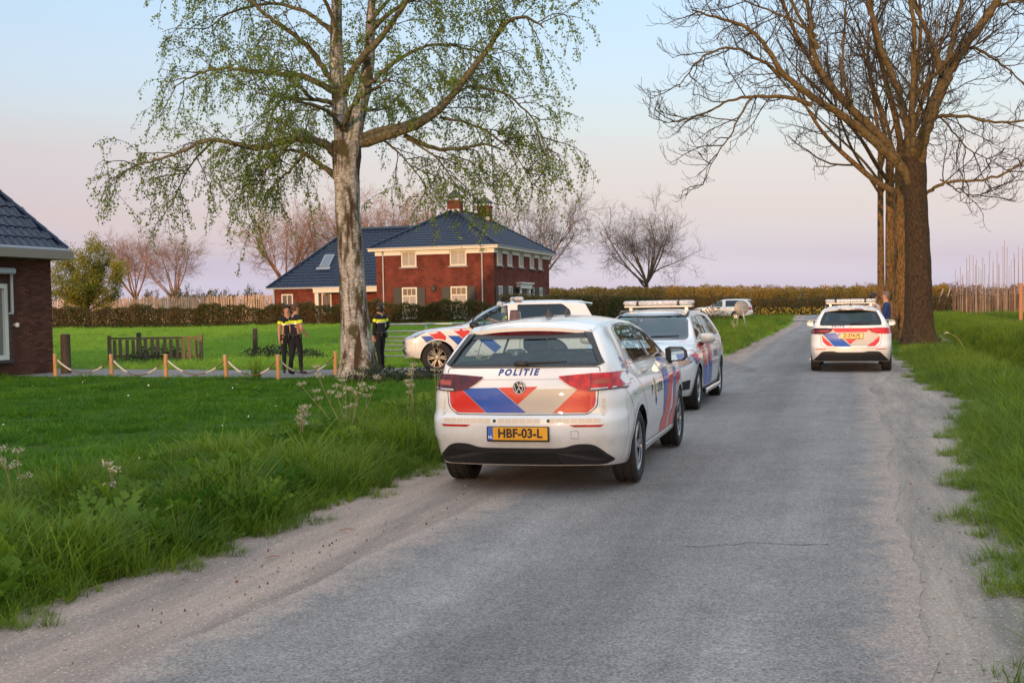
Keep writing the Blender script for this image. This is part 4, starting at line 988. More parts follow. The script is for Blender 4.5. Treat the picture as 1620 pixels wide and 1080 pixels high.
# roof windows in the wing slope
sd_ = Vector((wrx - wxa, 0, wRZ - wr0)).normalized(); sn_ = Vector((-sd_.z, 0, sd_.x))
for y0, y1 in ((14.62, 15.45), (9.1, 9.95)):
    c = wA + Vector((0, (y0 + y1) / 2 - HW, 0)) + sd_ * 2.95; rot = Matrix((sd_, Vector((0, 1, 0)), sn_)).transposed()
    q = MB(); q.box(c + sn_ * .06, (1.40, y1 - y0, .12), rot=rot); o = q.build('roof_window', M_zinc, house)
    q = MB(); q.box(c + sn_ * .125, (1.18, y1 - y0 - .2, .02), rot=rot); q.build('pane', M_sky_gl, o)
    q = MB(); q.box(c + sn_ * .10 - sd_ * .9, (.28, y1 - y0 + .3, .03), rot=rot); q.build('flashing', M_zinc, o)
# windows
for a, b in fups: window_front(house, a, b, wz(4.45), EZ - .065, 'upper')
for a, b in fups:
    window_front(house, a, b, wz(.95), wz(3.07), 'lower')
    for s0, s1 in ((a - .60, a - .02), (b + .02, b + .60)):
        q = MB(); q.box((-.05, (s0 + s1) / 2, wz(2.0)), (.05, s1 - s0, 2.1)); o = q.build('shutter', M_shut, house)
        q = MB()
        for zz in np.arange(wz(1.05), wz(2.98), .12): q.box((-.078, (s0 + s1) / 2, zz), (.012, s1 - s0 - .14, .05))
        q.build('slats', M_shut, o)
for a, b in ups: window_front(house, a, b, wz(4.45), EZ - .065, 'upper', 'x')
for a, b in ((.80, 1.80), (3.10, 4.10), (8.70, 9.70), (11.05, 12.05)):
    window_front(house, a, b, wz(.95), wz(3.07), 'lower', 'x')
    for s0, s1 in ((a - .62, a - .02), (b + .02, b + .62)):
        q = MB(); q.box(((s0 + s1) / 2, -.05, wz(2.0)), (s1 - s0, .05, 2.1)); q.build('shutter', M_shut, house)
q = MB(); q.box((6.7, -.06, wz(1.75)), (1.3, .10, 2.3)); d = q.build('front_door', M_shut, house)
q = MB()
for xx in (5.55, 7.85): q.box((xx, -.12, wz(1.75)), (.45, .22, 2.45))
q.box((6.7, -.16, wz(3.10)), (2.95, .32, .34)); q.box((6.7, -.22, wz(3.32)), (3.3, .46, .10)); q.build('door_surround', M_white, d)
for xx in (5.0, 8.4):
    q = MB(); q.box((xx, -.20, wz(2.75)), (.18, .18, .34), bev=.03); q.box((xx, -.20, wz(2.98)), (.26, .26, .08)); q.box((xx, -.08, wz(2.8)), (.04, .2, .04)); q.build('lantern', M_shut, house)
q = MB(); q.lathe([(0, -.10), (.16, -.10), (.22, 0)], 16, 'x', (0, 4.3, wz(2.95))); q.build('wall_lamp', M_shut, house)
for y in (.78, 7.93):
    q = MB(); q.tube([(-ov + .05, y, EZ - .02), (-.10, y, EZ - .28), (-.10, y, -.1)], .05, 8); q.build('downpipe', M_pipe, house)
q = MB(); q.tube([(wing_x - .08, wing_y - .12, wr0 - .05), (wing_x - .08, wing_y - .12, -.1)], .05, 8); q.build('downpipe', M_pipe, house)
# wing: windows, white canopy on a post, oak door
for a, b in ((17.0, 17.95), (13.85, 14.65)): window_front(house, a, b, wz(1.35), wz(2.86), 'wing', 'y', wing_x)
q = MB(); q.box((wing_x - .75, 11.5, wz(3.02)), (1.7, 6.1, .28)); q.box((wing_x - .75, 11.5, wz(3.19)), (1.8, 6.2, .05)); cn = q.build('porch_canopy', M_cream, house)
for y in (14.3, 8.9):
    q = MB(); q.box((wing_x - 1.4, y, wz(1.72)), (.30, .30, 2.30)); q.build('porch_post', M_cream, house)
q = MB(); q.box((wing_x - .03, 9.6, wz(1.75)), (.08, 1.0, 2.3)); od = q.build('side_door', M_oak, house)

# --- the bungalow at the left edge: x runs along the wall towards us, y out of the wall
bung = thing('bungalow', 'dark brown brick bungalow with glazed blue tiles cut off by the left edge', 'house', (-12.63, 30.95, 0), math.atan2(-math.cos(R(19)), -math.sin(R(19))))
M_mort = pbr('mortar', (.085, .064, .052), rough=.95, var=.3, vscale=8)
M_brk = pbr('brown_brick', (.135, .055, .036), rough=.85, spec=.2, var=.35, vscale=30, rand=.35, bump=.3, bscale=90, bdist=.004)
M_soff = pbr('taupe_fascia', (.27, .235, .185), rough=.55)
WX0, WX1, WZ0, WZ1 = 1.60, 4.3, .45, 2.43
w = MB()
for x0, x1, z0, z1 in ((.008, WX0, -.1, 3.10), (WX1, 9, -.1, 3.10), (WX0, WX1, -.1, WZ0), (WX0, WX1, WZ1, 3.10)): w.box(((x0 + x1) / 2, -.13, (z0 + z1) / 2), (x1 - x0, .25, z1 - z0))
w.box((.13, -4.1, 1.5), (.24, 7.7, 3.2)); w.box((8.9, -4.1, 1.5), (.24, 7.7, 3.2)); w.box((4.5, -7.9, 1.5), (8.6, .24, 3.2))
wall = w.build('wall', M_mort, bung)
bme = MB().box((0, 0, 0), (.210, .10, .052), bev=.006).mesh('brick', M_brk); hme = MB().box((0, 0, 0), (.100, .10, .052), bev=.006).mesh('brick', M_brk)
rb = random.Random(3); cnt = 0; rest = MB(); cells = []
for k in range(50):
    z = .03 + k * .0622; off = (k % 2) * .11
    x = .105 - off * 0
    xs_ = [(.05, True)] + [(.11 + .11 + j * .22, False) for j in range(24)] if k % 2 else [(.105 + j * .22, False) for j in range(24)]
    for xx, half_ in xs_:
        ln = .10 if half_ else .21
        if xx + ln / 2 > WX0 and xx - ln / 2 < WX1 and z + .026 > WZ0 - .03 and z - .026 < WZ1 + .0: continue
        cells.append((xx, z, half_))
cells.sort(key=lambda c: c[0] if c[0] < 1.5 else c[0] + 2)
for xx, z, half_ in cells:
    p = (xx, -.042 + rb.uniform(-.004, .004), z + rb.uniform(-.002, .002))
    if cnt < 296:
        o = link('brick', hme if half_ else bme, wall); o.location = p; o.rotation_euler = (rb.uniform(-.01, .01), 0, rb.uniform(-.01, .01)); cnt += 1
    else: rest.box(p, (.10 if half_ else .21, .10, .052))
rest.build('brickwork', M_brk, wall, kind='stuff', fix=False)
# window with a white frame
q = MB(); q.box(((WX0 + WX1) / 2, -.10, (WZ0 + WZ1) / 2), (WX1 - WX0, .02, WZ1 - WZ0)); wo = q.build('window', pbr('bungalow_glass', (.16, .20, .20), rough=.03, spec=.9, coat=.8), bung)
q = MB()
for x0, x1, z0, z1 in ((WX0, WX0 + .12, WZ0, WZ1), (WX1 - .12, WX1, WZ0, WZ1), (WX0 + .12, WX1 - .12, WZ0, WZ0 + .12), (WX0 + .12, WX1 - .12, WZ1 - .12, WZ1), (2.85, 2.97, WZ0 + .12, WZ1 - .12)): q.box(((x0 + x1) / 2, -.05, (z0 + z1) / 2), (x1 - x0, .08, z1 - z0))
q.build('frame', M_white, wo)
q = MB(); q.box(((WX0 + WX1) / 2, .02, WZ0 - .045), (WX1 - WX0 + .10, .16, .075)); q.build('sill', pbr('dark_sill', (.05, .045, .045), rough=.6), wo)
# awning box with its guide rail, wall lamp
q = MB(); q.box((3.0, .12, 2.76), (3.05, .17, .16), bev=.04); aw = q.build('awning_box', pbr('awning_grey', (.42, .47, .50), rough=.4), bung)
q = MB(); q.box((1.56, .09, 2.17), (.055, .07, 1.02), bev=.01); q.box((1.56, .05, 1.66), (.07, .10, .06)); q.build('awning_arm', bpy.data.materials['awning_grey'], aw)
q = MB(); q.lathe([(0, -.05), (.05, -.05), (.06, .03), (.03, .06), (0, .06)], 14, 'z', (1.42, .10, 1.35)); q.box((1.42, .03, 1.36), (.05, .10, .05)); q.build('wall_lamp', M_white, bung)
# eaves, fascia, gutter, roof
oh = .26
q = MB(); q.box((4.4, .10 + oh / 2 - .05, 3.225), (9.32, oh + .45, .23)); q.box((-oh / 2 + .05, -4, 3.225), (oh + .3, 8.4, .228)); fa = q.build('fascia', M_soff, bung)
q = MB(); q.tube([(-oh - .02, oh + .12, 3.35), (9.2, oh + .12, 3.35)], .065, 10); q.tube([(-oh - .06, oh + .12, 3.352), (-oh - .06, -8.2, 3.352)], .063, 10); q.build('gutter', M_zinc, bung)
tanS = math.tan(R(52)); cs_, sn__ = math.cos(R(52)), math.sin(R(52)); E0 = Vector((-oh, oh + .08, 3.36)); hgt = 3.9
rr = MB(); t_ = hgt; rr.add([E0, (9.2, E0.y, 3.36), (9.2, E0.y - t_, 3.36 + t_ * tanS), (E0.x + t_, E0.y - t_, 3.36 + t_ * tanS), (E0.x, E0.y - 2 * t_, 3.36)], [(0, 1, 2, 3), (0, 3, 4)])
rroof = rr.build('roof', bpy.data.materials['roof_felt'], bung)
def tile_me():
    q = 7; Vt = []; Fc = []; tw_, tl_ = .30, .36
    for vv, lift in ((0, .0), (0, .045), (tl_ + .03, .015)):
        for s in range(q):
            t = s / (q - 1); h = lift + (.040 * math.sin(math.pi * min(1, t / .66)) if t < .66 else -.010 * math.sin(math.pi * (t - .66) / .34)) * (1 if lift > 0 else .6)
            Vt.append((t * (tw_ + .012), -vv * cs_ + h * sn__, vv * sn__ + h * cs_))
    for r_ in range(2):
        for s in range(q - 1): Fc.append((r_ * q + s, r_ * q + s + 1, (r_ + 1) * q + s + 1, (r_ + 1) * q + s))
    return mesh_from('roof_tile', Vt, Fc, pbr('glazed_blue_roof_tile', (.007, .016, .045), rough=.30, spec=.45, coat=.05, rand=.25))
tme = tile_me(); nt_ = 0
for k in range(14):
    v = k * .36
    for j in range(22):
        u = j * .30
        if u < v * cs_ - .12 or nt_ >= 290: continue
        o = link('roof_tile', tme, rroof); o.location = (E0.x + u, E0.y - v * cs_, E0.z + v * sn__); o.rotation_euler = (rb.uniform(-.012, .012), rb.uniform(-.012, .012), 0); nt_ += 1
hb = E0 + Vector((0, 0, .04)); hd = Vector((t_, -t_, t_ * tanS)); 
hq = MB().tube([(0, 0, 0), (.40, 0, 0)], [.095, .078], 8).mesh('hip_tile', bpy.data.materials['glazed_blue_roof_tile'])
for k in range(10):
    o = link('hip_tile', hq, rroof); o.location = hb + hd.normalized() * (k * .37); o.rotation_euler = hd.to_track_quat('X', 'Z').to_euler()
# ------------------------------------------------------------------ hedges, orchard, far fields
def leaf_box(path, h0, w0, dens, size, seed, top=.12, jit=.10):
    """leaves filling a clipped hedge along a path; denser near its faces, thin in patches"""
    r = np.random.default_rng(seed); path = np.asarray(path, float); sl_ = np.linalg.norm(np.diff(path[:, :2], axis=0), axis=1); L = sl_.sum(); n = int(L * dens)
    s = r.uniform(0, L, n); cum = np.concatenate([[0], np.cumsum(sl_)]); x = np.interp(s, cum, path[:, 0]); y = np.interp(s, cum, path[:, 1])
    d = path[-1, :2] - path[0, :2]; d /= np.linalg.norm(d); q = np.array([-d[1], d[0]])
    hh = h0 * (1 + top * (.25 * r.normal(size=n) * (r.uniform(size=n) < .2) + .5 * np.sin(s * 1.3) + .35 * np.sin(s * 3.1 + 1) + .25 * np.sin(s * 7.7)))
    v = r.uniform(0, 1, n) ** .8; u = np.sign(r.normal(size=n)) * (1 - r.uniform(0, 1, n) ** 1.7 * .8) * w0 / 2 * (1 - .15 * v)
    keep = (r.uniform(size=n) < .72 + .28 * np.sin(s * .9 + 2.2) * np.sin(s * 2.3) + .12 * np.sin(s * 5.3)) | (v > .9)
    P = np.stack([x + q[0] * u + r.normal(0, jit, n) * .5, y + q[1] * u, gz(x, y) + .06 + v * hh + r.normal(0, .02, n)], 1)[keep]
    return leaves_np(P, size, seed + 1, .2), (x, y, s, hh, q, w0)
def stems(path, h0, w0, per_m, rad, seed, spread=.25):
    r = np.random.default_rng(seed); path = np.asarray(path, float); sl_ = np.linalg.norm(np.diff(path[:, :2], axis=0), axis=1); cum = np.concatenate([[0], np.cumsum(sl_)]); L = cum[-1]; out = []
    for s in np.arange(0, L, 1 / per_m):
        s += r.uniform(-.3, .3) / per_m; x, y = np.interp(s, cum, path[:, 0]) + r.normal(0, w0 * .2), np.interp(s, cum, path[:, 1]) + r.normal(0, w0 * .2); z = gzf(x, y); h = h0 * r.uniform(.6, 1.05)
        a = r.normal(0, spread, 2) * h
        out.append((np.array([(x, y, z - .05), (x + a[0] * .4, y + a[1] * .4, z + h * .55), (x + a[0], y + a[1], z + h)]), np.array([rad * 1.3, rad, rad * .6])))
    return out
M_hstem = pbr('hedge_stem', (.070, .040, .026), rough=.9, var=.3, vscale=3)
M_hleaf2 = pbr('hedge_leaf_brown', (.150, .070, .030), rough=.8, var=.4, vscale=1.0, trans=.2)
def hedge(label, path, h, w, dens, size, seed, name='hedge', brown=.35, lm=None, bm_=None, spread=.25, top=.12):
    root = thing(name, label, 'hedge', (0, 0, 0))
    (V, F), _ = leaf_box(path, h, w, dens, size, seed, top); o = link('foliage', mesh_np('foliage', V, F, lm or M_leaf_h), root, 'stuff')
    (V, F), _ = leaf_box(path, h * .97, w, dens * brown, size * .9, seed + 5, top); link('dead_leaves', mesh_np('dead_leaves', V, F, bm_ or M_hleaf2), root, 'stuff')
    V, F = tubes_np(stems(path, h, w, 9, .014, seed + 2, spread), 4); link('stems', mesh_np('stems', V, F, M_hstem), root, 'stuff')
    return root
def row(px0, px1, Y, n=8): return [((a - 810) / 1780 * Y, Y) for a in np.linspace(px0, px1, n)]
hedge('long clipped hedge, half green half brown, between the meadow and the brick house', row(60, 800, 68.2), 1.26, .75, 2600, .095, 301, brown=.22, top=.2)
hedge('dark green end of hedge behind the two parked police cars', [(-.3, 69), (3.0, 74), (7.5, 86), (11.5, 97)], 1.6, 1.3, 1900, .11, 311, brown=.12)
hedge('low hedge along the far side of the crossroad behind yellow flowers', [(22, 120), (34, 117), (48, 113.5), (62, 111)], 1.75, 1.8, 700, .13, 321, brown=.7)
hedge('rough brown hedge far behind the white off-roader', [(8, 124), (16, 123), (24, 121)], 1.8, 1.6, 800, .13, 331, brown=.8)
# yellow flowers at its foot
fl = [(x + rng.normal(0, .3), 114.4 - (x - 26) * .26 + rng.normal(0, .25)) for x in rng.uniform(25, 39, 700)]
V, F = leaves_np([(x, y, gzf(x, y) + rng.uniform(.15, .85)) for x, y in fl], .16, 9); tag(link('flowers', mesh_np('flowers', V, F, pbr('yellow_flower', (.55, .36, .02), rough=.7))), 'band of yellow flowers along the crossroad', 'flowers', kind='stuff')
# orchard: long rows of brown budding trees, read as one mass
oc = []; os_ = []
for k, Y in enumerate((126, 131, 136)):
    p = row(862 - k * 6, 1500, Y, 14); (V, F), _ = leaf_box(p, 2.75 + .15 * k, 1.7, 900, .17, 340 + k, top=.10); oc.append((V, F)); os_ += stems(p, 2.9 + .15 * k, 1.4, 3, .04, 350 + k, .18)
V = np.concatenate([a for a, b in oc]); F = np.concatenate([b + sum(len(a2) for a2, _ in oc[:i]) for i, (a, b) in enumerate(oc)])
tag(link('orchard', mesh_np('orchard', V, F, M_leaf_o)), 'long ochre brown rows of low orchard trees beyond the crossroad', 'orchard', kind='stuff')
V, F = tubes_np(os_, 4); tag(link('orchard_stems', mesh_np('orchard_stems', V, F, M_hstem)), 'bare stems and stakes of the low orchard rows', 'orchard', kind='stuff')
# fenced stakes of the tree nursery in the left distance, catching the sun
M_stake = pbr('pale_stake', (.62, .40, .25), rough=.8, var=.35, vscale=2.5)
so = []
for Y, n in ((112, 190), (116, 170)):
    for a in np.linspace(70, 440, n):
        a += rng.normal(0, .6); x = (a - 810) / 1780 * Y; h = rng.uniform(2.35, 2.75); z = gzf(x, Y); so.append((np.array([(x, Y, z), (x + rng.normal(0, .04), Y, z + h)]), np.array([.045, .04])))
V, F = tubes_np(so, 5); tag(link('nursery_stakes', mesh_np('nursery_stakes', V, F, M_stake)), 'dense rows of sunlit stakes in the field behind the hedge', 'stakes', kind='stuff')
# tall thin poles in the nursery on the right, one by one
M_pole = pbr('grey_pole', (.40, .29, .21), rough=.8, var=.25, vscale=3)
pr = random.Random(17); pole_me = {}
for k in range(46):
    px = 1512 + k * 3.4 + pr.uniform(-1.5, 1.5); Y = pr.uniform(96, 122); h = pr.choice((4.4, 5.0, 5.6, 6.1)) * (.80 + .28 * min(1, (px - 1512) / 90)); key = round(h * 2) / 2
    if key not in pole_me: pole_me[key] = MB().tube([(0, 0, -.1), (0, 0, key * .5), (.0, 0, key)], [.032, .028, .022], 6).mesh('nursery_pole', M_pole)
    o = link('nursery_pole', pole_me[key]); x = (px - 810) / 1780 * Y; o.location = (x, Y, gzf(x, Y)); o.rotation_euler = (pr.uniform(-.01, .01), pr.uniform(-.012, .012), 0)
    tag(o, 'tall thin pale pole in the tree nursery at the right edge beyond the ditch', 'pole', 'tall thin poles in the nursery on the right')
for i, px in enumerate((1480, 1491, 1502)):
    o = MB().tube([(0, 0, 0), (.85, 0, 2.5)], [.075, .07], 8).build('leaning_post', M_pole); x = (px - 810) / 1780 * 116; o.location = (x, 116, gzf(x, 116))
    tag(o, '%s slanting anchor post of the nursery right of the big trees' % ['leftmost', 'middle', 'rightmost'][i], 'post', 'slanting anchor posts of the nursery rows')
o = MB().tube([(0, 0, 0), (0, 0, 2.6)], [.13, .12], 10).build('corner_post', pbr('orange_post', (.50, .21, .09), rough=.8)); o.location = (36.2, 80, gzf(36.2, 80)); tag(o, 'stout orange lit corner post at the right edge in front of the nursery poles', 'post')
ns_ = []; 
for Y in (104, 110, 118):
    for a in np.arange(1508, 1690, 1.9):
        a += rng.normal(0, .8); x = (a - 810) / 1780 * Y; z = gzf(x, Y); ns_.append((np.array([(x, Y, z), (x + rng.normal(0, .05), Y, z + rng.uniform(2.0, 2.9))]), np.array([.035, .022])))
V, F = tubes_np(ns_, 4); tag(link('nursery_trees', mesh_np('nursery_trees', V, F, pbr('nursery_stem', (.26, .15, .09), rough=.9, var=.4, vscale=1))), 'massed thin young stems between the nursery poles', 'young trees', kind='stuff')
p = [((1450 - 810) / 1780 * 128, 128), ((1720 - 810) / 1780 * 122, 122)]
(V, F), _ = leaf_box(p, 2.6, 3, 700, .20, 371); tag(link('nursery_hedge', mesh_np('nursery_hedge', V, F, pbr('grey_green_leaf', (.085, .065, .025), rough=.8, var=.4, vscale=.5))), 'grey green mass of young trees behind the nursery poles', 'hedge', kind='stuff')

# leafy willow at the left and a row of small trees
def leaf_tree(name, label, loc, H, W, seed, nleaf, lm, tr=.16, size=.16, group=None, stems_n=9, base=.12):
    root = thing(name, label, 'tree', loc, 0, group); g = Grow(seed); ln = []; lv = []
    trunk_mesh('trunk', [(0, 0, -.1), (.02, 0, H * .12), (.0, .02, H * .25), (.03, 0, H * .4)], [tr * 1.3, tr, tr * .85, tr * .6], M_ash_limb, root, .06, 10, tr * .4, seed, 4)
    for k in range(stems_n):
        a = 6.283 * k / stems_n + g.r.uniform(-.3, .3); e = g.r.uniform(.35, 1.35); d = (math.cos(a) * math.cos(e), math.sin(a) * math.cos(e), math.sin(e))
        P = g.path((0, 0, H * g.r.uniform(base, .32)), d, min(H * .75, W * .62 / max(.3, math.cos(e))), 7, .13, .18); ln.append((P, np.linspace(tr * .35, .015, len(P))))
        for q, dd, t in g.kids(P, 9, .15, 1, .7):
            Q = g.path(q, dd, H * g.r.uniform(.12, .28), 5, .2, .05); ln.append((Q, np.linspace(.022, .008, len(Q)))); m_ = nleaf // (stems_n * 9)
            i = g.r.integers(0, len(Q), m_); lv.append(Q[i] + g.r.normal(0, H * .035, (m_, 3)))
    V, F = tubes_np(ln, 4); link('branches', mesh_np('branches', V, F, M_ash_limb), root, 'stuff')
    V, F = leaves_np(np.concatenate(lv), size, seed); link('leaves', mesh_np('leaves', V, F, lm), root, 'stuff')
    return root
Y = 100; leaf_tree('willow', 'bushy yellow green willow in young leaf beside the bungalow roof', ((140 - 810) / 1780 * Y, Y, .55), 7.2, 6.8, 61, 28000, M_leaf_y, .2, .15, None, 12, .06)
M_leaf_s = pbr('small_tree_leaf', (.13, .095, .035), rough=.7, vcol=(.085, .095, .030), vscale=.5, trans=.3)
lab = ['small round tree left of its twin in the row behind the stakes', 'small olive tree second in the row behind the stakes', 'thin pale small tree in the middle of the row behind the stakes', 'small brownish tree right of the middle in the row behind the stakes', 'small tree in the row behind the stakes nearest the brick house', 'small tree half hidden behind the willow']
for i, (px, H) in enumerate(((285, 4.4), (315, 4.2), (340, 3.9), (362, 4.0), (398, 4.1), (238, 4.2))):
    Y = 150 + i * 2; leaf_tree('small_tree', lab[i], ((px - 810) / 1780 * Y, Y, .5), H, 4.0, 70 + i, 1500, M_leaf_s, .12, .20, None, 7)
# far tree line on the horizon
ft = leaf_tree('far_tree', 'hazy round tree on the far horizon', (0, 0, 0), 9.5, 9.0, 90, 2600, pbr('far_leaf', (.19, .12, .10), rough=.9, var=.25, vscale=.2), .3, .42, 'round trees along the far horizon', 8)
fx = [(1000, 430), (1022, 440), (1048, 430), (1068, 425), (1082, 430), (1100, 432), (1122, 428), (1157, 400), (1202, 430), (1228, 425), (1247, 430), (1292, 428), (1318, 430), (1345, 425), (1372, 430), (1490, 440), (1508, 430), (120, 420), (170, 430), (205, 420), (300, 430), (335, 420), (375, 430), (410, 425)]
for i, (px, Y) in enumerate(fx):
    o = ft if i == 0 else copy_tree(ft); s = [.95, .8, 1.05, .9, 1.0, .85][i % 6] * (1.15 if px == 1157 else 1)
    o['label'] = 'rusty round tree on the far horizon beyond the orchard' if 900 < px < 1400 else 'hazy tree on the far horizon just right of the big ashes' if px > 1400 else 'hazy far tree on the horizon behind the stakes'
    o['group'] = 'round trees along the far horizon' if 900 < px < 1400 else 'far trees right of the ashes' if px > 1400 else 'far trees behind the stakes'
    o.location = ((px - 810) / 1780 * Y, Y, .2); o.rotation_euler = (0, 0, i * 1.3); o.scale = (s * 1.15, s * 1.15, s * .84)
# ------------------------------------------------------------------ an unseen hedge added behind the viewpoint to keep low sun off the lane
hedge('tall unseen hedge added behind the viewpoint to shade the lane', [(-46, -42), (-24, -41), (-8, -39)], 4.3, 2.2, 420, .26, 391, brown=.3, spread=.12)
# ------------------------------------------------------------------ cars: a shell from section curves, cut along the real panel lines
def pch(xs, ys):
    """monotone cubic through points"""
    xs = np.asarray(xs, float); ys = np.asarray(ys, float); h = np.diff(xs); dl = np.diff(ys) / h
    m = np.zeros(len(xs)); m[0], m[-1] = dl[0], dl[-1]
    for i in range(1, len(xs) - 1):
        if dl[i - 1] * dl[i] > 0:
            w1 = 2 * h[i] + h[i - 1]; w2 = h[i] + 2 * h[i - 1]; m[i] = (w1 + w2) / (w1 / dl[i - 1] + w2 / dl[i])
    def f(x):
        x = np.clip(np.asarray(x, float), xs[0], xs[-1]); i = np.clip(np.searchsorted(xs, x) - 1, 0, len(h) - 1)
        t = (x - xs[i]) / h[i]
        return ((1 + 2 * t) * (1 - t) ** 2 * ys[i] + t * (1 - t) ** 2 * h[i] * m[i] + t * t * (3 - 2 * t) * ys[i + 1] + t * t * (t - 1) * h[i] * m[i + 1])
    return f
def P2(pts): return pch([p[0] for p in pts], [p[1] for p in pts])

M_paint = pbr('white_paint', (.80, .80, .79), rough=.30, coat=1.0, spec=.5)
def _dusty(m):
    """road dust thrown up on the lower panels"""
    nt = m.node_tree; N, L = nt.nodes, nt.links; b = N['Principled BSDF']
    tc = N.new('ShaderNodeTexCoord'); sp = N.new('ShaderNodeSeparateXYZ'); ns = N.new('ShaderNodeTexNoise'); ns.inputs['Scale'].default_value = 5; ns.inputs['Detail'].default_value = 7; ns.inputs['Roughness'].default_value = .7
    L.new(tc.outputs['Object'], sp.inputs[0]); L.new(tc.outputs['Object'], ns.inputs['Vector'])
    a = N.new('ShaderNodeMath'); a.operation = 'MULTIPLY_ADD'; a.inputs[1].default_value = -.45; L.new(ns.outputs[0], a.inputs[0]); L.new(sp.outputs['Z'], a.inputs[2])
    mr = N.new('ShaderNodeMapRange'); mr.inputs['From Min'].default_value = -.02; mr.inputs['From Max'].default_value = .38; mr.inputs['To Min'].default_value = .55; mr.inputs['To Max'].default_value = 0.03
    L.new(a.outputs[0], mr.inputs['Value']); mx = N.new('ShaderNodeMix'); mx.data_type = 'RGBA'; mx.inputs[6].default_value = b.inputs['Base Color'].default_value; mx.inputs[7].default_value = (.30, .25, .20, 1)
    L.new(mr.outputs[0], mx.inputs[0]); L.new(mx.outputs[2], b.inputs['Base Color'])
    r2 = N.new('ShaderNodeMapRange'); r2.inputs['To Min'].default_value = .03; r2.inputs['To Max'].default_value = .5; L.new(mr.outputs[0], r2.inputs['Value']); L.new(r2.outputs[0], b.inputs['Coat Roughness'])
_dusty(M_paint)
M_black = pbr('black_plastic', (.012, .012, .013), rough=.55)
M_gap = pbr('panel_gap', (.02, .02, .02), rough=.8)
M_gloss = pbr('gloss_black', (.008, .008, .009), rough=.08, coat=.5)
M_tyre = pbr('tyre_rubber', (.020, .019, .018), rough=.85, bump=.3, bscale=120, bdist=.003)
M_under = pbr('underbody', (.006, .006, .006), rough=.9)
M_rim = pbr('alloy', (.55, .55, .57), rough=.28, metal=.9)
M_rimd = pbr('dark_alloy', (.16, .15, .145), rough=.4, metal=.8)
M_chrome = pbr('chrome', (.75, .75, .77), rough=.08, metal=1.0)
M_red = pbr('red_film', (.62, .016, .012), rough=.35, coat=.4)
M_blue = pbr('blue_film', (.003, .075, .40), rough=.35, coat=.4)
M_film = pbr('pale_reflective_film', (.55, .48, .40), rough=.4, coat=.3)
M_strip = pbr('retro_strip', (.72, .60, .46), rough=.35, coat=.4)
M_txt = pbr('blue_lettering', (.012, .05, .26), rough=.4)
M_txtr = pbr('red_lettering', (.55, .05, .06), rough=.4)
M_txtk = pbr('black_lettering', (.015, .012, .012), rough=.5)
M_gold = pbr('gold_lettering', (.55, .36, .06), rough=.4)
M_plate = pbr('yellow_plate', (.80, .36, .010), rough=.35, coat=.3)
M_lamp = pbr('red_lamp', (.50, .010, .008), rough=.18, coat=.25, var=.55, vscale=16)
M_lampd = pbr('dark_red_lamp', (.075, .003, .007), rough=.18, coat=.25, var=.6, vscale=14)
M_head = pbr('headlamp', (.30, .31, .33), rough=.12, metal=.6, coat=1.0, var=.6, vscale=14)
M_amber = pbr('amber_lamp', (.55, .22, .05), rough=.15, coat=1.0)
M_clear = pbr('clear_lens', (.50, .50, .51), rough=.12, coat=1.0, var=.35, vscale=16)
M_seat = pbr('seat_fabric', (.020, .021, .024), rough=.8)
M_trim = pbr('cabin_trim', (.035, .038, .042), rough=.6)
M_glass = glass_mat('car_glass', (.68, .78, .80), ior=1.8)
M_glassd = glass_mat('dark_car_glass', (.10, .13, .15), ior=1.7)
M_mirror = pbr('mirror_glass', (.8, .85, .85), rough=.02, metal=1.0)

AXD = {'right': (Vector((0, 1, 0)), lambda a, b: Vector((a, -6, b))), 'left': (Vector((0, -1, 0)), lambda a, b: Vector((a, 6, b))),
       'rear': (Vector((1, 0, 0)), lambda a, b: Vector((-4, -a, b))), 'front': (Vector((-1, 0, 0)), lambda a, b: Vector((12, a, b))),
       'top': (Vector((0, 0, -1)), lambda a, b: Vector((a, b, 6)))}
# 2D frames: sides (x forward, z up); rear (to the car's right, z up); front (to the car's left, z up); top (x, y)

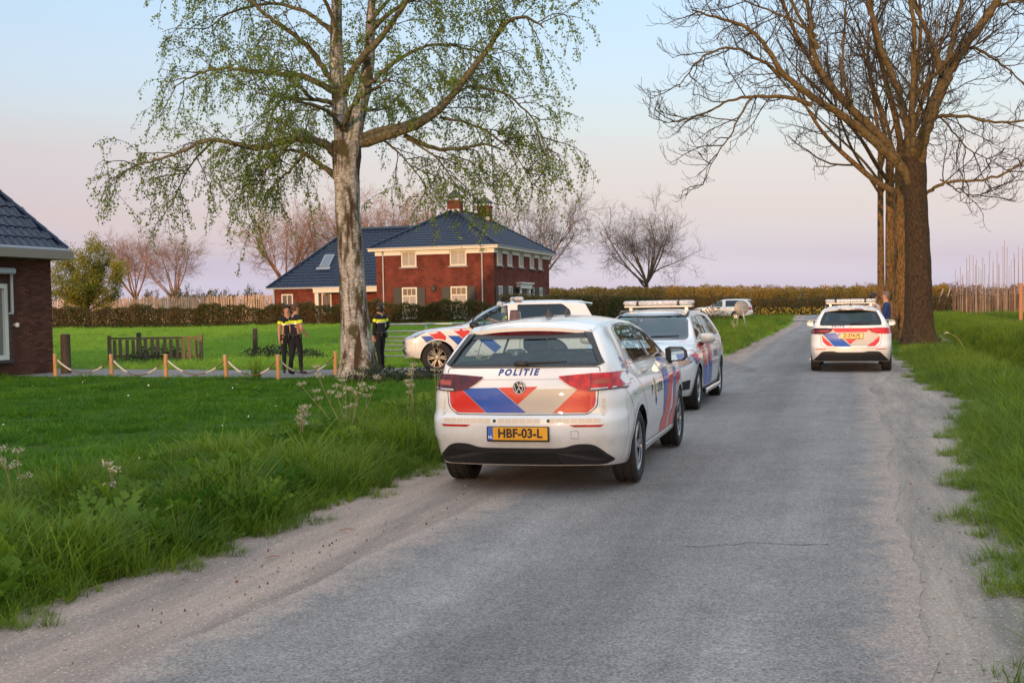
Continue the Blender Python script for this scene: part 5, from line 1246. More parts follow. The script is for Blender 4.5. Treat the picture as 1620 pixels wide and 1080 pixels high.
class Car:
    def __init__(s, P): s.P = P; s.shell()
    def shell(s):
        P = s.P; L = P['L']
        zc, ze, zb, Xr, Xf = P2(P['zc']), P2(P['ze']), P2(P['zb']), P2(P['Xr']), P2(P['Xf'])
        sec, plan = P2(P['sec']), P2(P['plan'])
        W0 = P['W'] / 2
        Rr, Dr, Rf, Df = P.get('round', (.30, .13, .75, .26))
        def half(x, z, zt):
            w = W0 * sec(z) * plan(x)
            w = w * (1 + P.get('haunch', .06) * np.clip((1.1 - x) / .7, 0, 1) * np.clip((z - P['belt'] + .12) / .15, 0, 1))
            Dr_ = Dr * (1 - .62 * np.clip((z - P['belt'] + .15) / .2, 0, 1))
            d = np.clip((Rr - (x - Xr(z))) / Rr, 0, 1); w = w - Dr_ * (1 - np.sqrt(np.maximum(0, 1 - d ** 2.2)))
            d = np.clip((Rf - (Xf(z) - x)) / Rf, 0, 1); w = w - Df * (1 - np.sqrt(np.maximum(0, 1 - d ** 2.2)))
            r = .055; d = np.clip((z - (zt - r)) / r, 0, 1); w = w - r * .9 * (1 - np.sqrt(np.maximum(0, 1 - d * d)))
            return np.maximum(w, .02)
        nx = 104
        u = np.linspace(0, 1, nx); xn = L * (u - .045 * np.sin(2 * np.pi * u))      # denser at both ends
        c = np.concatenate([np.linspace(0, .86, 25), np.linspace(.885, 1, 9)])
        zt = ze(xn); zbm = zb(xn)
        XN = np.repeat(xn[:, None], len(c), 1); Z = zbm[:, None] + (zt - zbm)[:, None] * c[None, :]
        Lb = .5
        def warp(XN, Z):
            X = XN + Xr(Z) * np.clip(1 - XN / (1.1), 0, 1) ** 1.0
            return X + (Xf(Z) - L) * np.clip(1 - (L - XN) / 1.1, 0, 1)
        X = warp(XN, Z)
        Wd = half(X, Z, np.repeat(zt[:, None], len(c), 1))
        bm = bmesh.new()
        def grid(P3, flip=False):
            n, m = P3.shape[:2]
            vs = [[bm.verts.new(P3[i, j]) for j in range(m)] for i in range(n)]
            for i in range(n - 1):
                for j in range(m - 1):
                    q = (vs[i][j], vs[i + 1][j], vs[i + 1][j + 1], vs[i][j + 1])
                    bm.faces.new(q[::-1] if flip else q)
        Sr = np.stack([X, -Wd, Z], -1); Sl = np.stack([X, Wd, Z], -1)
        grid(Sr); grid(Sl, True)
        ny = 33; b = np.sin(np.linspace(-1, 1, ny) * np.pi / 2 * .92) / math.sin(np.pi / 2 * .92)
        # top
        xe = X[:, -1]; we = Wd[:, -1]; zee = Z[:, -1]
        Xt = np.repeat(xe[:, None], ny, 1); Yt = we[:, None] * b[None, :]
        zcc = np.maximum(zc(xe), zee)
        Zt = zee[:, None] + (zcc - zee)[:, None] * (1 - np.abs(b[None, :]) ** 2.4)
        grid(np.stack([Xt, Yt, Zt], -1))
        # rear and front
        bow_r, bow_f = P.get('bow', (.07, .10))
        for end, flip in ((0, False), (-1, True)):
            Zr = np.repeat(Z[end][:, None], ny, 1); Yr = Wd[end][:, None] * b[None, :]
            k = (1 - np.abs(b[None, :]) ** 2.2) * np.ones_like(Zr)
            kk = k * np.clip(1.0 - (Zr - Z[end, 0]) / (Z[end, -1] - Z[end, 0]) * .35, 0, 1)
            # the edge of the top sheet carries the crown, fade it into the end sheet
            cr = (Zt[end] - zee[end])[None, :] * np.clip((c[:, None] - .8) / .2, 0, 1) ** 1.5
            Xe = np.repeat(X[end][:, None], ny, 1) + (-bow_r if end == 0 else bow_f) * kk * np.clip((1 - c[:, None]) * 12, 0, 1)
            grid(np.stack([Xe, Yr, Zr + cr], -1), flip)
        # floor
        Xb = np.repeat(X[:, :1], 5, 1); Yb = Wd[:, :1] * np.linspace(-1, 1, 5)[None, :]; Zb = np.repeat(Z[:, :1], 5, 1)
        grid(np.stack([Xb, Yb, Zb], -1), True)
        bmesh.ops.remove_doubles(bm, verts=bm.verts[:], dist=.0006)
        bmesh.ops.dissolve_degenerate(bm, dist=.0004, edges=bm.edges[:])
        bmesh.ops.recalc_face_normals(bm, faces=bm.faces[:])
        s.bm = bm
        s.bvh = BVHTree.FromBMesh(bm)
        s.halfw = half; s.ze = ze; s.zc = zc
    # --- cutting
    def inside(s, poly, a, b):
        r = False; n = len(poly); j = n - 1
        for i in range(n):
            if (poly[i][1] > b) != (poly[j][1] > b) and a < (poly[j][0] - poly[i][0]) * (b - poly[i][1]) / (poly[j][1] - poly[i][1]) + poly[i][0]: r = not r
            j = i
        return r
    def uv(s, ax, p):
        return {'right': (p.x, p.z), 'left': (p.x, p.z), 'rear': (-p.y, p.z), 'front': (p.y, p.z), 'top': (p.x, p.y)}[ax]
    def facing(s, ax, f):
        c = f.calc_center_median()
        if ax == 'right': return c.y < -.25 and f.normal.y < -.12
        if ax == 'left': return c.y > .25 and f.normal.y > .12
        if ax == 'rear': return c.x < s.P['L'] * .3 and f.normal.x < -.2
        if ax == 'front': return c.x > s.P['L'] * .5 and f.normal.x > .12 if not s._ws else c.x > s.P['L'] * .45 and f.normal.x > .12 and f.normal.z > .05
        return f.normal.z > .15
    _ws = False
    def cut(s, ax, poly, ws=False):
        """cut the shell exactly along a polygon and return the faces inside"""
        s._ws = ws
        us = [p[0] for p in poly]; vs = [p[1] for p in poly]
        lo = (min(us) - .05, min(vs) - .05); hi = (max(us) + .05, max(vs) + .05)
        def box(f):
            q = [s.uv(ax, v.co) for v in f.verts]
            return min(x[0] for x in q), min(x[1] for x in q), max(x[0] for x in q), max(x[1] for x in q)
        def meets(q, l, h): return q[0] < h[0] and q[2] > l[0] and q[1] < h[1] and q[3] > l[1]
        cand = {}
        for f in s.bm.faces:
            if s.facing(ax, f):
                q = box(f)
                if meets(q, lo, hi): cand[f] = q
        n = len(poly)
        for i in range(n):
            a, b = poly[i], poly[(i + 1) % n]
            l = (min(a[0], b[0]) - .004, min(a[1], b[1]) - .004); h = (max(a[0], b[0]) + .004, max(a[1], b[1]) + .004)
            fs = [f for f, q in cand.items() if meets(q, l, h)]
            d = Vector((b[0] - a[0], b[1] - a[1])); nn = (d.y, -d.x)
            no = {'right': (nn[0], 0, nn[1]), 'left': (nn[0], 0, nn[1]), 'rear': (0, -nn[0], nn[1]), 'front': (0, nn[0], nn[1]), 'top': (nn[0], nn[1], 0)}[ax]
            co = {'right': (a[0], 0, a[1]), 'left': (a[0], 0, a[1]), 'rear': (0, -a[0], a[1]), 'front': (0, a[0], a[1]), 'top': (a[0], a[1], 0)}[ax]
            g = list({e for f in fs for e in f.edges}) + list({v for f in fs for v in f.verts}) + fs
            if g:
                r = bmesh.ops.bisect_plane(s.bm, geom=g, plane_co=co, plane_no=no, dist=.0004)
                new = [f for f in r['geom'] if isinstance(f, bmesh.types.BMFace)]
                cand = {f: q for f, q in cand.items() if f.is_valid}
                for f in new:
                    if f.is_valid: cand[f] = box(f)
        return [f for f in cand if f.is_valid and s.inside(poly, *s.uv(ax, f.calc_center_median()))]
    def hole(s, ax, poly, ws=False):
        for a in (('left', 'right') if ax == 'side' else (ax,)):
            bmesh.ops.delete(s.bm, geom=s.cut(a, poly, ws), context='FACES')
    def panel(s, name, ax, poly, m, parent, shrink=0):
        """take the faces inside a polygon out of the shell as a panel of its own"""
        fs = s.cut(ax, poly)
        vm = {}; V = []; F = []
        for f in fs:
            row = []
            for v in f.verts:
                if v not in vm: vm[v] = len(V); V.append(v.co.copy())
                row.append(vm[v])
            F.append(row)
        bmesh.ops.delete(s.bm, geom=fs, context='FACES')
        o = link(name, mesh_from(name, V, F, m, True), parent)
        s.gapline(ax, poly, o)
        return o
    def hit(s, ax, a, b):
        d, org = AXD[ax]; p, n, i, _ = s.bvh.ray_cast(org(a, b), d)
        return (p, n)
    def wrap(s, name, ax, V2, F2, m, parent, off=.003, edge=0.0, smooth=True):
        """lay a flat mesh onto the shell"""
        V = []; ok = []
        for a, b in V2:
            p, n = s.hit(ax, a, b)
            if p is None: V.append(Vector((0, 0, 0))); ok.append(False)
            else: V.append(p + n * off); ok.append(True)
        F2 = [f for f in F2 if all(ok[i] for i in f)]
        me = mesh_from(name, V, F2, m, smooth)
        bm = bmesh.new(); bm.from_mesh(me)
        loose = [v for v in bm.verts if not v.link_faces]
        bmesh.ops.delete(bm, geom=loose, context='VERTS')
        if edge > 0:
            be = [e for e in bm.edges if e.is_boundary]
            r = bmesh.ops.extrude_edge_only(bm, edges=be)
            dr = AXD[ax][0]
            for v in [g for g in r['geom'] if isinstance(g, bmesh.types.BMVert)]: v.co += dr * edge
        bmesh.ops.recalc_face_normals(bm, faces=bm.faces[:])
        nrm = -AXD[ax][0]
        if sum((f.normal.dot(nrm)) * f.calc_area() for f in bm.faces) < 0: bmesh.ops.reverse_faces(bm, faces=bm.faces[:])
        bm.to_mesh(me); bm.free()
        if edge > 0: me.set_sharp_from_angle(angle=R(50))
        return link(name, me, parent)
    def flat(s, poly, step=.06):
        bm = bmesh.new(); vs = [bm.verts.new((a, b, 0)) for a, b in poly]
        bm.faces.new(vs); bmesh.ops.triangulate(bm, faces=bm.faces[:])
        return s.slice(bm, step)
    def slice(s, bm, step):
        xs = [v.co.x for v in bm.verts]; zs = [v.co.y for v in bm.verts]
        for k in np.arange(math.floor(min(xs) / step) * step, max(xs), step):
            bmesh.ops.bisect_plane(bm, geom=bm.verts[:] + bm.edges[:] + bm.faces[:], plane_co=(k, 0, 0), plane_no=(1, 0, 0))
        for k in np.arange(math.floor(min(zs) / step) * step, max(zs), step):
            bmesh.ops.bisect_plane(bm, geom=bm.verts[:] + bm.edges[:] + bm.faces[:], plane_co=(0, k, 0), plane_no=(0, 1, 0))
        bm.verts.index_update()
        V = [(v.co.x, v.co.y) for v in bm.verts]; F = [[v.index for v in f.verts] for f in bm.faces]
        bm.free(); return V, F
    def decal(s, name, ax, poly, m, parent, off=.003, edge=0., step=.06):
        return s.wrap(name, ax, *s.flat(poly, step), m, parent, off, edge)
    def band(s, name, ax, pts, w, m, parent, off=.002, closed=True, step=.05):
        """a strip of width w along a line on the shell"""
        P = []
        n = len(pts)
        for i in range(n if closed else n - 1):
            a, b = Vector(pts[i]), Vector(pts[(i + 1) % n]); k = max(1, int((b - a).length / step))
            P += [a + (b - a) * (t / k) for t in range(k)]
        if not closed: P.append(Vector(pts[-1]))
        V = []; F = []; n = len(P)
        for i in range(n):
            p0 = P[i - 1] if (closed or i > 0) else P[i]; p1 = P[(i + 1) % n] if (closed or i < n - 1) else P[i]
            t = (p1 - p0); t = t.normalized() if t.length > 0 else Vector((1, 0)); q = Vector((-t.y, t.x)) * w / 2
            V += [tuple(P[i] - q), tuple(P[i] + q)]
        for i in range(n if closed else n - 1):
            j = (i + 1) % n; F.append((2 * i, 2 * i + 1, 2 * j + 1, 2 * j))
        return s.wrap(name, ax, V, F, m, parent, off)
    def gapline(s, ax, poly, parent):
        return s.band('gap', ax, poly, .007, M_gap, parent, .0012)
    def text(s, name, ax, body, pos, size, m, parent, off=.004, slant=0., bold=.0, sx=1.0, space=1.0, rot=0., mirror=False):
        V, F = text_mesh(body, size, bold, space, slant, sx)
        cs, sn = math.cos(rot), math.sin(rot)
        V = [((-a if mirror else a) * cs - b * sn + pos[0], a * sn + b * cs + pos[1]) for a, b in V]
        if mirror: F = [f[::-1] for f in F]
        return s.wrap(name, ax, V, F, m, parent, off, smooth=False)
    def finish(s, parent, m):
        me = bpy.data.meshes.new('body'); s.bm.to_mesh(me); s.bm.free(); me.materials.append(m)
        me.polygons.foreach_set('use_smooth', [True] * len(me.polygons)); me.set_sharp_from_angle(angle=R(38))
        return link('body', me, parent)

_txt = {}
def text_mesh(body, size, bold=0., space=1., slant=0., sx=1.):
    """lettering as a flat mesh, centred; 2D points and faces"""
    cu = bpy.data.curves.new('lettering', 'FONT'); cu.body = body; cu.size = size; cu.offset = bold; cu.space_character = space; cu.shear = slant
    cu.align_x = 'CENTER'; cu.align_y = 'CENTER'; cu.resolution_u = 4
    o = bpy.data.objects.new('lettering', cu); COL.objects.link(o)
    dg = bpy.context.evaluated_depsgraph_get()
    me = bpy.data.meshes.new_from_object(o.evaluated_get(dg))
    V = [(v.co.x * sx, v.co.y) for v in me.vertices]; F = [list(p.vertices) for p in me.polygons]
    bpy.data.objects.remove(o); bpy.data.meshes.remove(me); bpy.data.curves.remove(cu)
    return V, F

def arc(cx, cz, r, a0, a1, n): return [(cx + r * math.cos(R(a0 + (a1 - a0) * i / n)), cz + r * math.sin(R(a0 + (a1 - a0) * i / n))) for i in range(n + 1)]
def rounded(poly, r, n=4):
    out = []; k = len(poly)
    for i in range(k):
        p0, p, p1 = Vector(poly[i - 1]), Vector(poly[i]), Vector(poly[(i + 1) % k])
        rr = r[i] if hasattr(r, '__len__') else r
        a = p + (p0 - p).normalized() * min(rr, (p0 - p).length * .45); b = p + (p1 - p).normalized() * min(rr, (p1 - p).length * .45)
        if rr <= 0: out.append(tuple(p)); continue
        for j in range(n + 1):
            t = j / n; out.append(tuple(a * (1 - t) ** 2 + p * 2 * t * (1 - t) + b * t * t))
    return out
def offset_poly(poly, d):
    A = sum(poly[i - 1][0] * poly[i][1] - poly[i][0] * poly[i - 1][1] for i in range(len(poly)))
    sg = 1 if A > 0 else -1; out = []; n = len(poly)
    for i in range(n):
        a, p, b = Vector(poly[i - 1]), Vector(poly[i]), Vector(poly[(i + 1) % n])
        t1 = (p - a); t2 = (b - p)
        t1 = t1.normalized() if t1.length > 1e-9 else t2.normalized(); t2 = t2.normalized() if t2.length > 1e-9 else t1
        q = Vector((t1.y + t2.y, -(t1.x + t2.x))); q = q.normalized() if q.length > 1e-9 else Vector((t1.y, -t1.x))
        out.append(tuple(p + q * d * sg / max(.5, q.dot(Vector((t1.y, -t1.x))))))
    return out

def make_wheel(parent, pos, side, r, w, rimr, rim_mat, spokes, steer=0., style='twin'):
    """wheel > tyre, rim; the wheel's own mesh is hub and brake disc; outer face towards local -y for side=-1"""
    sg = side
    h = MB(); h.lathe([(.0, -.02), (.16, -.02), (.16, .0), (.07, .0), (.07, .035), (0, .035)], 24, 'y')
    wh = h.build('wheel', M_under, parent, smooth=False)
    wh.location = pos; wh.rotation_euler = (0, 0, steer)
    t = MB(); hw = w / 2
    prof = [(rimr, -hw * .82), (rimr + .02, -hw * .98), (r - .035, -hw), (r - .008, -hw * .86), (r, -hw * .66)]
    g = []
    for k in (-.36, 0, .36):
        g += [(r, (k - .07) * w), (r - .009, (k - .055) * w), (r - .009, (k + .055) * w), (r, (k + .07) * w)]
    prof += g + [(r, hw * .66), (r - .008, hw * .86), (r - .035, hw), (rimr + .02, hw * .98), (rimr, hw * .82)]
    t.lathe(prof, 48, 'y')
    t.build('tyre', M_tyre, wh, auto=50)
    rm = MB()
    yo = sg * hw * .80
    rm.lathe([(rimr - .028, -hw * .8), (rimr - .02, 0), (rimr - .03, yo * .8), (rimr - .012, yo), (rimr + .006, yo * 1.03), (rimr + .006, yo * .9)], 48, 'y')
    rm.lathe([(0, yo * .86), (.035, yo * .86), (.07, yo * .78), (.075, yo * .5)], 24, 'y')
    for k in range(spokes):
        a0 = 2 * math.pi * k / spokes
        for da in ((-.13, .13) if style == 'twin' else (0,)):
            wd0, wd1 = (.020, .017) if style == 'twin' else (.030, .042)
            a1 = a0 + da * 1.15; a2 = a0 + da * .55
            p0 = Vector((math.cos(a2) * .055, 0, math.sin(a2) * .055)); p1 = Vector((math.cos(a1) * (rimr - .014), 0, math.sin(a1) * (rimr - .014)))
            d = (p1 - p0).normalized(); q = Vector((-d.z, 0, d.x))
            vs = []
            for p, wd, ya in ((p0, wd0, .80), (p1, wd1, .95)):
                for e, yy in ((-1, -.18), (-.75, 0), (.75, 0), (1, -.18)):
                    vs.append(p + q * wd * e + Vector((0, yo * (ya + yy), 0)))
            rm.add(vs, [(0, 1, 5, 4), (1, 2, 6, 5), (2, 3, 7, 6), (3, 0, 4, 7)])
    rm.build('rim', rim_mat, wh, auto=35)
    return wh

def cabin(car, parent, P):
    """seats, dashboard and steering wheel seen through the glass"""
    x0 = P['cab'][0]; x1 = P['cab'][1]; zf = P['floor']
    b = MB(); L = P['L']; xr, xf = P['xr'], P['xf']; hw = P['W'] / 2 * .80
    b.box(((xr + xf) / 2, 0, zf - .02), (xf - xr - .2, hw * 2 * .92, .10))
    b.box((xr - .25, 0, zf + .12), (.75, hw * 1.25, .14)); b.box((xf + .2, 0, zf + .14), (.7, hw * 1.25, .14))
    b.build('floor_pan', M_under, parent)
    for y in (-.38, .38):
        sm = MB(); sm.box((x1 - .95, y, zf + .22), (.50, .50, .16), bev=.05); sm.box((x1 - 1.20, y, zf + .52), (.15, .48, .60), rot=(0, R(-12), 0), bev=.06)
        sm.box((x1 - 1.29, y, zf + .90), (.10, .26, .17), rot=(0, R(-10), 0), bev=.05)
        st = sm.build('seat', M_seat, parent, auto=60)
    sm = MB(); sm.box((x0 + .72, 0, zf + .22), (.5, 1.2, .16), bev=.05); sm.box((x0 + .46, 0, zf + .50), (.16, 1.2, .56), rot=(0, R(-14), 0), bev=.06)
    for y in (-.4, .4): sm.box((x0 + .38, y, zf + .80), (.09, .24, .12), bev=.04)
    sm.build('rear_bench', M_seat, parent, auto=60)
    d = MB(); d.box((x1 - .12, 0, zf + .42), (.42, hw * 1.72, .26), bev=.08); d.build('dashboard', M_trim, parent, auto=60)
    sw = MB(); c = Vector((x1 - .50, .38, zf + .55)); pts = []
    for k in range(25):
        a = 2 * math.pi * k / 24; pts.append(c + Vector((.06 * math.sin(a), .18 * math.cos(a), .17 * math.sin(a))))
    sw.tube(pts, .014, 6, cap=False); sw.tube([c + Vector((0, -.17, 0)), c, c + Vector((0, .17, 0))], .016, 6); sw.tube([c, c + Vector((.3, 0, -.1))], .03, 6)
    sw.build('steering_wheel', M_trim, parent, smooth=True)

def mirror(parent, pos, side, cap_mat, w=.21):
    """door mirror > mirror glass; the reflecting face looks backwards"""
    m = MB(); sg = side
    pr = [(0, 0), (-.01, .115), (.03, .135), (w * .8, .13), (w, .09), (w + .01, .02), (w * .85, -.02), (.03, -.03)]
    bm = bmesh.new(); rows = []
    for dx, sc_ in ((-.07, .90), (-.065, .98), (0, 1.0), (.06, .92), (.10, .70), (.115, .4)):
        rows.append([bm.verts.new((dx, sg * ((a - w / 2) * sc_ + w / 2), (b - .05) * sc_ + .05)) for a, b in pr])
    for i in range(len(rows) - 1):
        for j in range(len(pr)): bm.faces.new((rows[i][j], rows[i][(j + 1) % len(pr)], rows[i + 1][(j + 1) % len(pr)], rows[i + 1][j]))
    bm.faces.new(rows[0]); bm.faces.new(rows[-1]); bmesh.ops.recalc_face_normals(bm, faces=bm.faces[:])
    me = bpy.data.meshes.new('wing_mirror'); bm.to_mesh(me); bm.free(); me.materials.append(cap_mat)
    me.polygons.foreach_set('use_smooth', [True] * len(me.polygons)); me.set_sharp_from_angle(angle=R(50))
    o = link('wing_mirror', me, parent); o.location = pos
    g = MB(); g.add([(-.074 - .10 * (a - w / 2) - .004, sg * ((a - w / 2) * .80 + w / 2), (b - .05) * .78 + .05) for a, b in pr], [tuple(range(len(pr)))])
    g.add([(-.072, sg * ((a - w / 2) * .88 + w / 2), (b - .05) * .87 + .05) for a, b in pr], [tuple(range(len(pr)))]); q_ = g.build('mirror_glass', [M_mirror, M_black], o); q_.data.polygons[1].material_index = 1
    q_.rotation_euler = (0, 0, sg * .0)
    a = MB(); a.tube([(.02, sg * .05, -.01), (.03, -sg * .05, -.05)], [.03, .04], 8); a.build('mirror_arm', M_black, o, smooth=True)
    return o

def number_plate(parent, loc, rz, body, tilt=0.):
    """plate frame > yellow plate, blue country strip, characters"""
    f = MB(); f.box((0, 0, 0), (.020, .545, .130), bev=.006)
    fr = f.build('number_plate', M_gloss, parent, auto=40); fr.location = loc; fr.rotation_euler = (0, tilt, rz)
    p = MB(); p.box((-.011, 0, .004), (.006, .522, .108), bev=.002); p.build('yellow_plate', M_plate, fr)
    q = MB(); q.box((-.0125, .2375, .004), (.006, .046, .108), bev=.001); q.build('country_strip', pbr('plate_blue', (.02, .12, .50), rough=.35), fr)
    def put(nm, tx, size, y, z, m, bold, sx=1.0, sp=1.0):
        V, F = text_mesh(tx, size, bold, sp, 0, sx)
        link(nm, mesh_from(nm, [(-.0165, y - a, z + b) for a, b in V], F, m), fr)
    put('characters', body, .105, -.022, .004, M_txtk, .0035, .93, 1.02)
    put('country_letters', 'NL', .030, .2375, -.026, pbr('plate_white', (.8, .8, .8), rough=.4), .001)
    return fr

def light_bar(parent, pos, w, front_blue=True):
    x, y, z = pos
    b = MB(); b.box((0, 0, -.02), (.26, w * .98, .03), bev=.01)
    for sy in (-.4, .4): b.box((.02, w * sy, -.055), (.10, .05, .06))
    o = b.build('light_bar', M_paint, parent); o.location = pos
    for y0, y1, m in ((-.5, -.30, M_clear), (-.285, .285, M_clear), (.30, .5, M_clear)):
        q = MB(); q.box((0, (y0 + y1) / 2 * w, .038), (.30, (y1 - y0) * w, .082), bev=.028); q.build('light_lens', m, o, auto=60)
    for yy in (-.2925, .2925):
        q = MB(); q.box((0, yy * w, .036), (.296, .024, .078), bev=.02); q.build('lens_divider', M_gloss, o)
    q = MB()
    for yy in np.linspace(-.24, .24, 7): q.box((-.151, yy * w, .036), (.006, .045, .03)); q.box((.151, yy * w, .036), (.006, .045, .03))
    q.build('reflector', pbr('lens_blue_grey', (.22, .25, .30), rough=.2, coat=.6), o)
    return o

def shark_fin(parent, pos, s=1.0):
    b = MB(); b.add([(-.09 * s, 0, .085 * s), (-.075 * s, 0, .09 * s), (-.10 * s, .028 * s, 0), (-.10 * s, -.028 * s, 0), (.09 * s, .012 * s, 0), (.09 * s, -.012 * s, 0)],
                    [(0, 1, 4, 2), (0, 3, 5, 1), (1, 5, 4), (0, 2, 3), (2, 4, 5, 3)])
    o = b.build('aerial', M_black, parent, smooth=False); o.location = pos
    return o
# ------------------------------------------------------------------ shared fittings of a hatchback shell
def side_glass(c, root, dlo, pillars, gm, trim=M_gloss):
    """cut the side windows, glaze them pane by pane with dark pillar strips and a surround"""
    for ax in ('right', 'left'):
        xs = [p[0] for p in dlo]; lo, hi = min(xs), max(xs)
        cuts = [lo - .1] + [p for p in pillars] + [hi + .1]
        bvh_side = ax
        # pane polygons: clip the opening between slanted pillar lines
        def clip(poly, fn):
            out = []; n = len(poly)
            for i in range(n):
                a, b = poly[i], poly[(i + 1) % n]; fa, fb = fn(a), fn(b)
                if fa >= 0: out.append(a)
                if fa * fb < 0: t = fa / (fa - fb); out.append((a[0] + (b[0] - a[0]) * t, a[1] + (b[1] - a[1]) * t))
            return out
        lines = [None] + [((p[0], p[1]), (p[2], p[3])) for p in pillars] + [None]      # (x at bottom, z bottom, x at top, z top)
        def sgn(lin): 
            (x0, z0), (x1, z1) = lin
            return lambda p: (p[0] - (x0 + (x1 - x0) * (p[1] - z0) / (z1 - z0)))
        for i in range(len(lines) - 1):
            poly = list(dlo)
            if lines[i]: f = sgn(lines[i]); poly = clip(poly, f)
            if lines[i + 1]: f2 = sgn(lines[i + 1]); poly = clip(poly, lambda p: -f2(p))
            if len(poly) > 2: c.decal('side_window', ax, poly, gm, root, -.006, step=.12)
        for p in pillars:
            w = p[4]
            c.decal('window_pillar', ax, [(p[0] - w, p[1]), (p[0] + w, p[1]), (p[2] + w, p[3]), (p[2] - w, p[3])], trim, root, .0015, step=.08)
        c.band('window_trim', ax, dlo, .026, trim, root, .003)

def arches(c, root, P, lip=M_paint):
    for x in (P['xr'], P['xf']):
        r = P['arch']; z = P['wr']
        poly = arc(x, z, r, -35, 215, 26); poly = [(a, max(b, .12)) for a, b in poly] + [(x - r * .86, .10), (x + r * .86, .10)]
        poly = arc(x, z, r, -28, 208, 26) + [(x - r * .88, .08), (x + r * .88, .08)]
        c.hole('side', poly)
        for ax in ('right', 'left'):
            c.band('arch_lip', ax, arc(x, z, r + .012, -12, 192, 30), .030, lip, root, .006, closed=False)
        hw = P['W'] / 2
        for sg in (-1, 1):
            m = MB(); a = arc(x, z, r + .01, -8, 188, 20)
            vs = [(p[0], sg * (hw - .10), p[1]) for p in a] + [(p[0], sg * (hw - .42), p[1]) for p in a]; k = len(a)
            m.add(vs, [(i, i + 1, k + i + 1, k + i) for i in range(k - 1)])
            m.add([(p[0], sg * (hw - .42), p[1]) for p in a], [tuple(range(k))])
            m.build('wheel_well', M_under, root, fix=False)

def doors(c, root, P, polys, handles):
    for ax, sg in (('right', -1), ('left', 1)):
        for poly, (hx, hz) in zip(polys, handles):
            d = c.panel('door', ax, poly, M_paint, root)
            p, n = c.hit(ax, hx, hz)
            h = MB(); h.box((0, 0, 0), (.20, .030, .032), bev=.012); h.box((-.085, -sg * .014, 0), (.03, .03, .03)); h.box((.085, -sg * .014, 0), (.03, .03, .03))
            o = h.build('handle', M_paint, d, auto=60); o.location = p + n * .022
            q = MB(); q.lathe([(0, .0), (.045, .0), (.045, .003), (0, .003)], 14, 'y'); 
            o = q.build('handle_recess', M_trim, d); o.location = p + n * .001; o.scale = (1.3, 1, .55)

def wheels(root, P, rim_mat, spokes, style='twin', steer=0.):
    for x, st in ((P['xr'], 0), (P['xf'], steer)):
        for sg in (-1, 1):
            make_wheel(root, (x, sg * (P['track'] / 2), P['wr']), sg, P['wr'], P['tw'], P['rimr'], rim_mat, spokes, st, style)

def place(root, axle, yaw, P, z=.024, roll=0., pitch=0.):
    a = R(yaw); h = Vector((math.sin(a), math.cos(a), 0))
    o = Vector((axle[0], axle[1], z)) - h * P['xr']
    root.location = o; root.rotation_euler = (R(roll), R(pitch), math.pi / 2 - a)

def emblem_vw(c, root, r0, z0, rad):
    p, n = c.hit('rear', r0, z0)
    d = MB(); d.lathe([(0, .0), (rad, .0), (rad, -.012), (rad * .93, -.014), (0, -.014)], 32, 'x')
    o = d.build('emblem', M_gloss, root, auto=40); o.location = p
    q = MB(); q.lathe([(rad, -.010), (rad, -.018), (rad * .90, -.018), (rad * .90, -.012)], 32, 'x')
    def bar(a, b, w):
        a = Vector(a) * rad; b = Vector(b) * rad; t = (b - a).normalized(); s = Vector((-t.y, t.x)) * w * rad
        q.prism([a - s, b - s, b + s, a + s], -.0175, -.013, lambda u, v, w_: (w_, -u, v))
    for sx in (-1, 1):
        bar((.36 * sx, .84), (.02 * sx, .10), .065)
        bar((.80 * sx, .44), (.36 * sx, -.80), .065); bar((.36 * sx, -.80), (.02 * sx, -.02), .065)
    q.build('emblem_letters', pbr('emblem_silver', (.55, .55, .56), rough=.35), o)

def emblem_star(c, root, ax, a, z, rad, on=None):
    p, n = c.hit(ax, a, z); sg = -1 if ax == 'rear' else 1
    q = MB(); q.lathe([(rad, 0), (rad, sg * .008), (rad * .86, sg * .008), (rad * .86, 0)], 28, 'x', closed=True)
    for k in range(3):
        an = math.pi / 2 + k * 2 * math.pi / 3; t = Vector((math.cos(an), math.sin(an))); s = Vector((-t.y, t.x))
        q.prism([s * rad * .14, t * rad * .92, -s * rad * .14], 0, sg * .007, lambda u, v, w_: (w_, u, v))
    o = q.build('emblem', M_chrome, root); o.location = p + n * .004
    return o

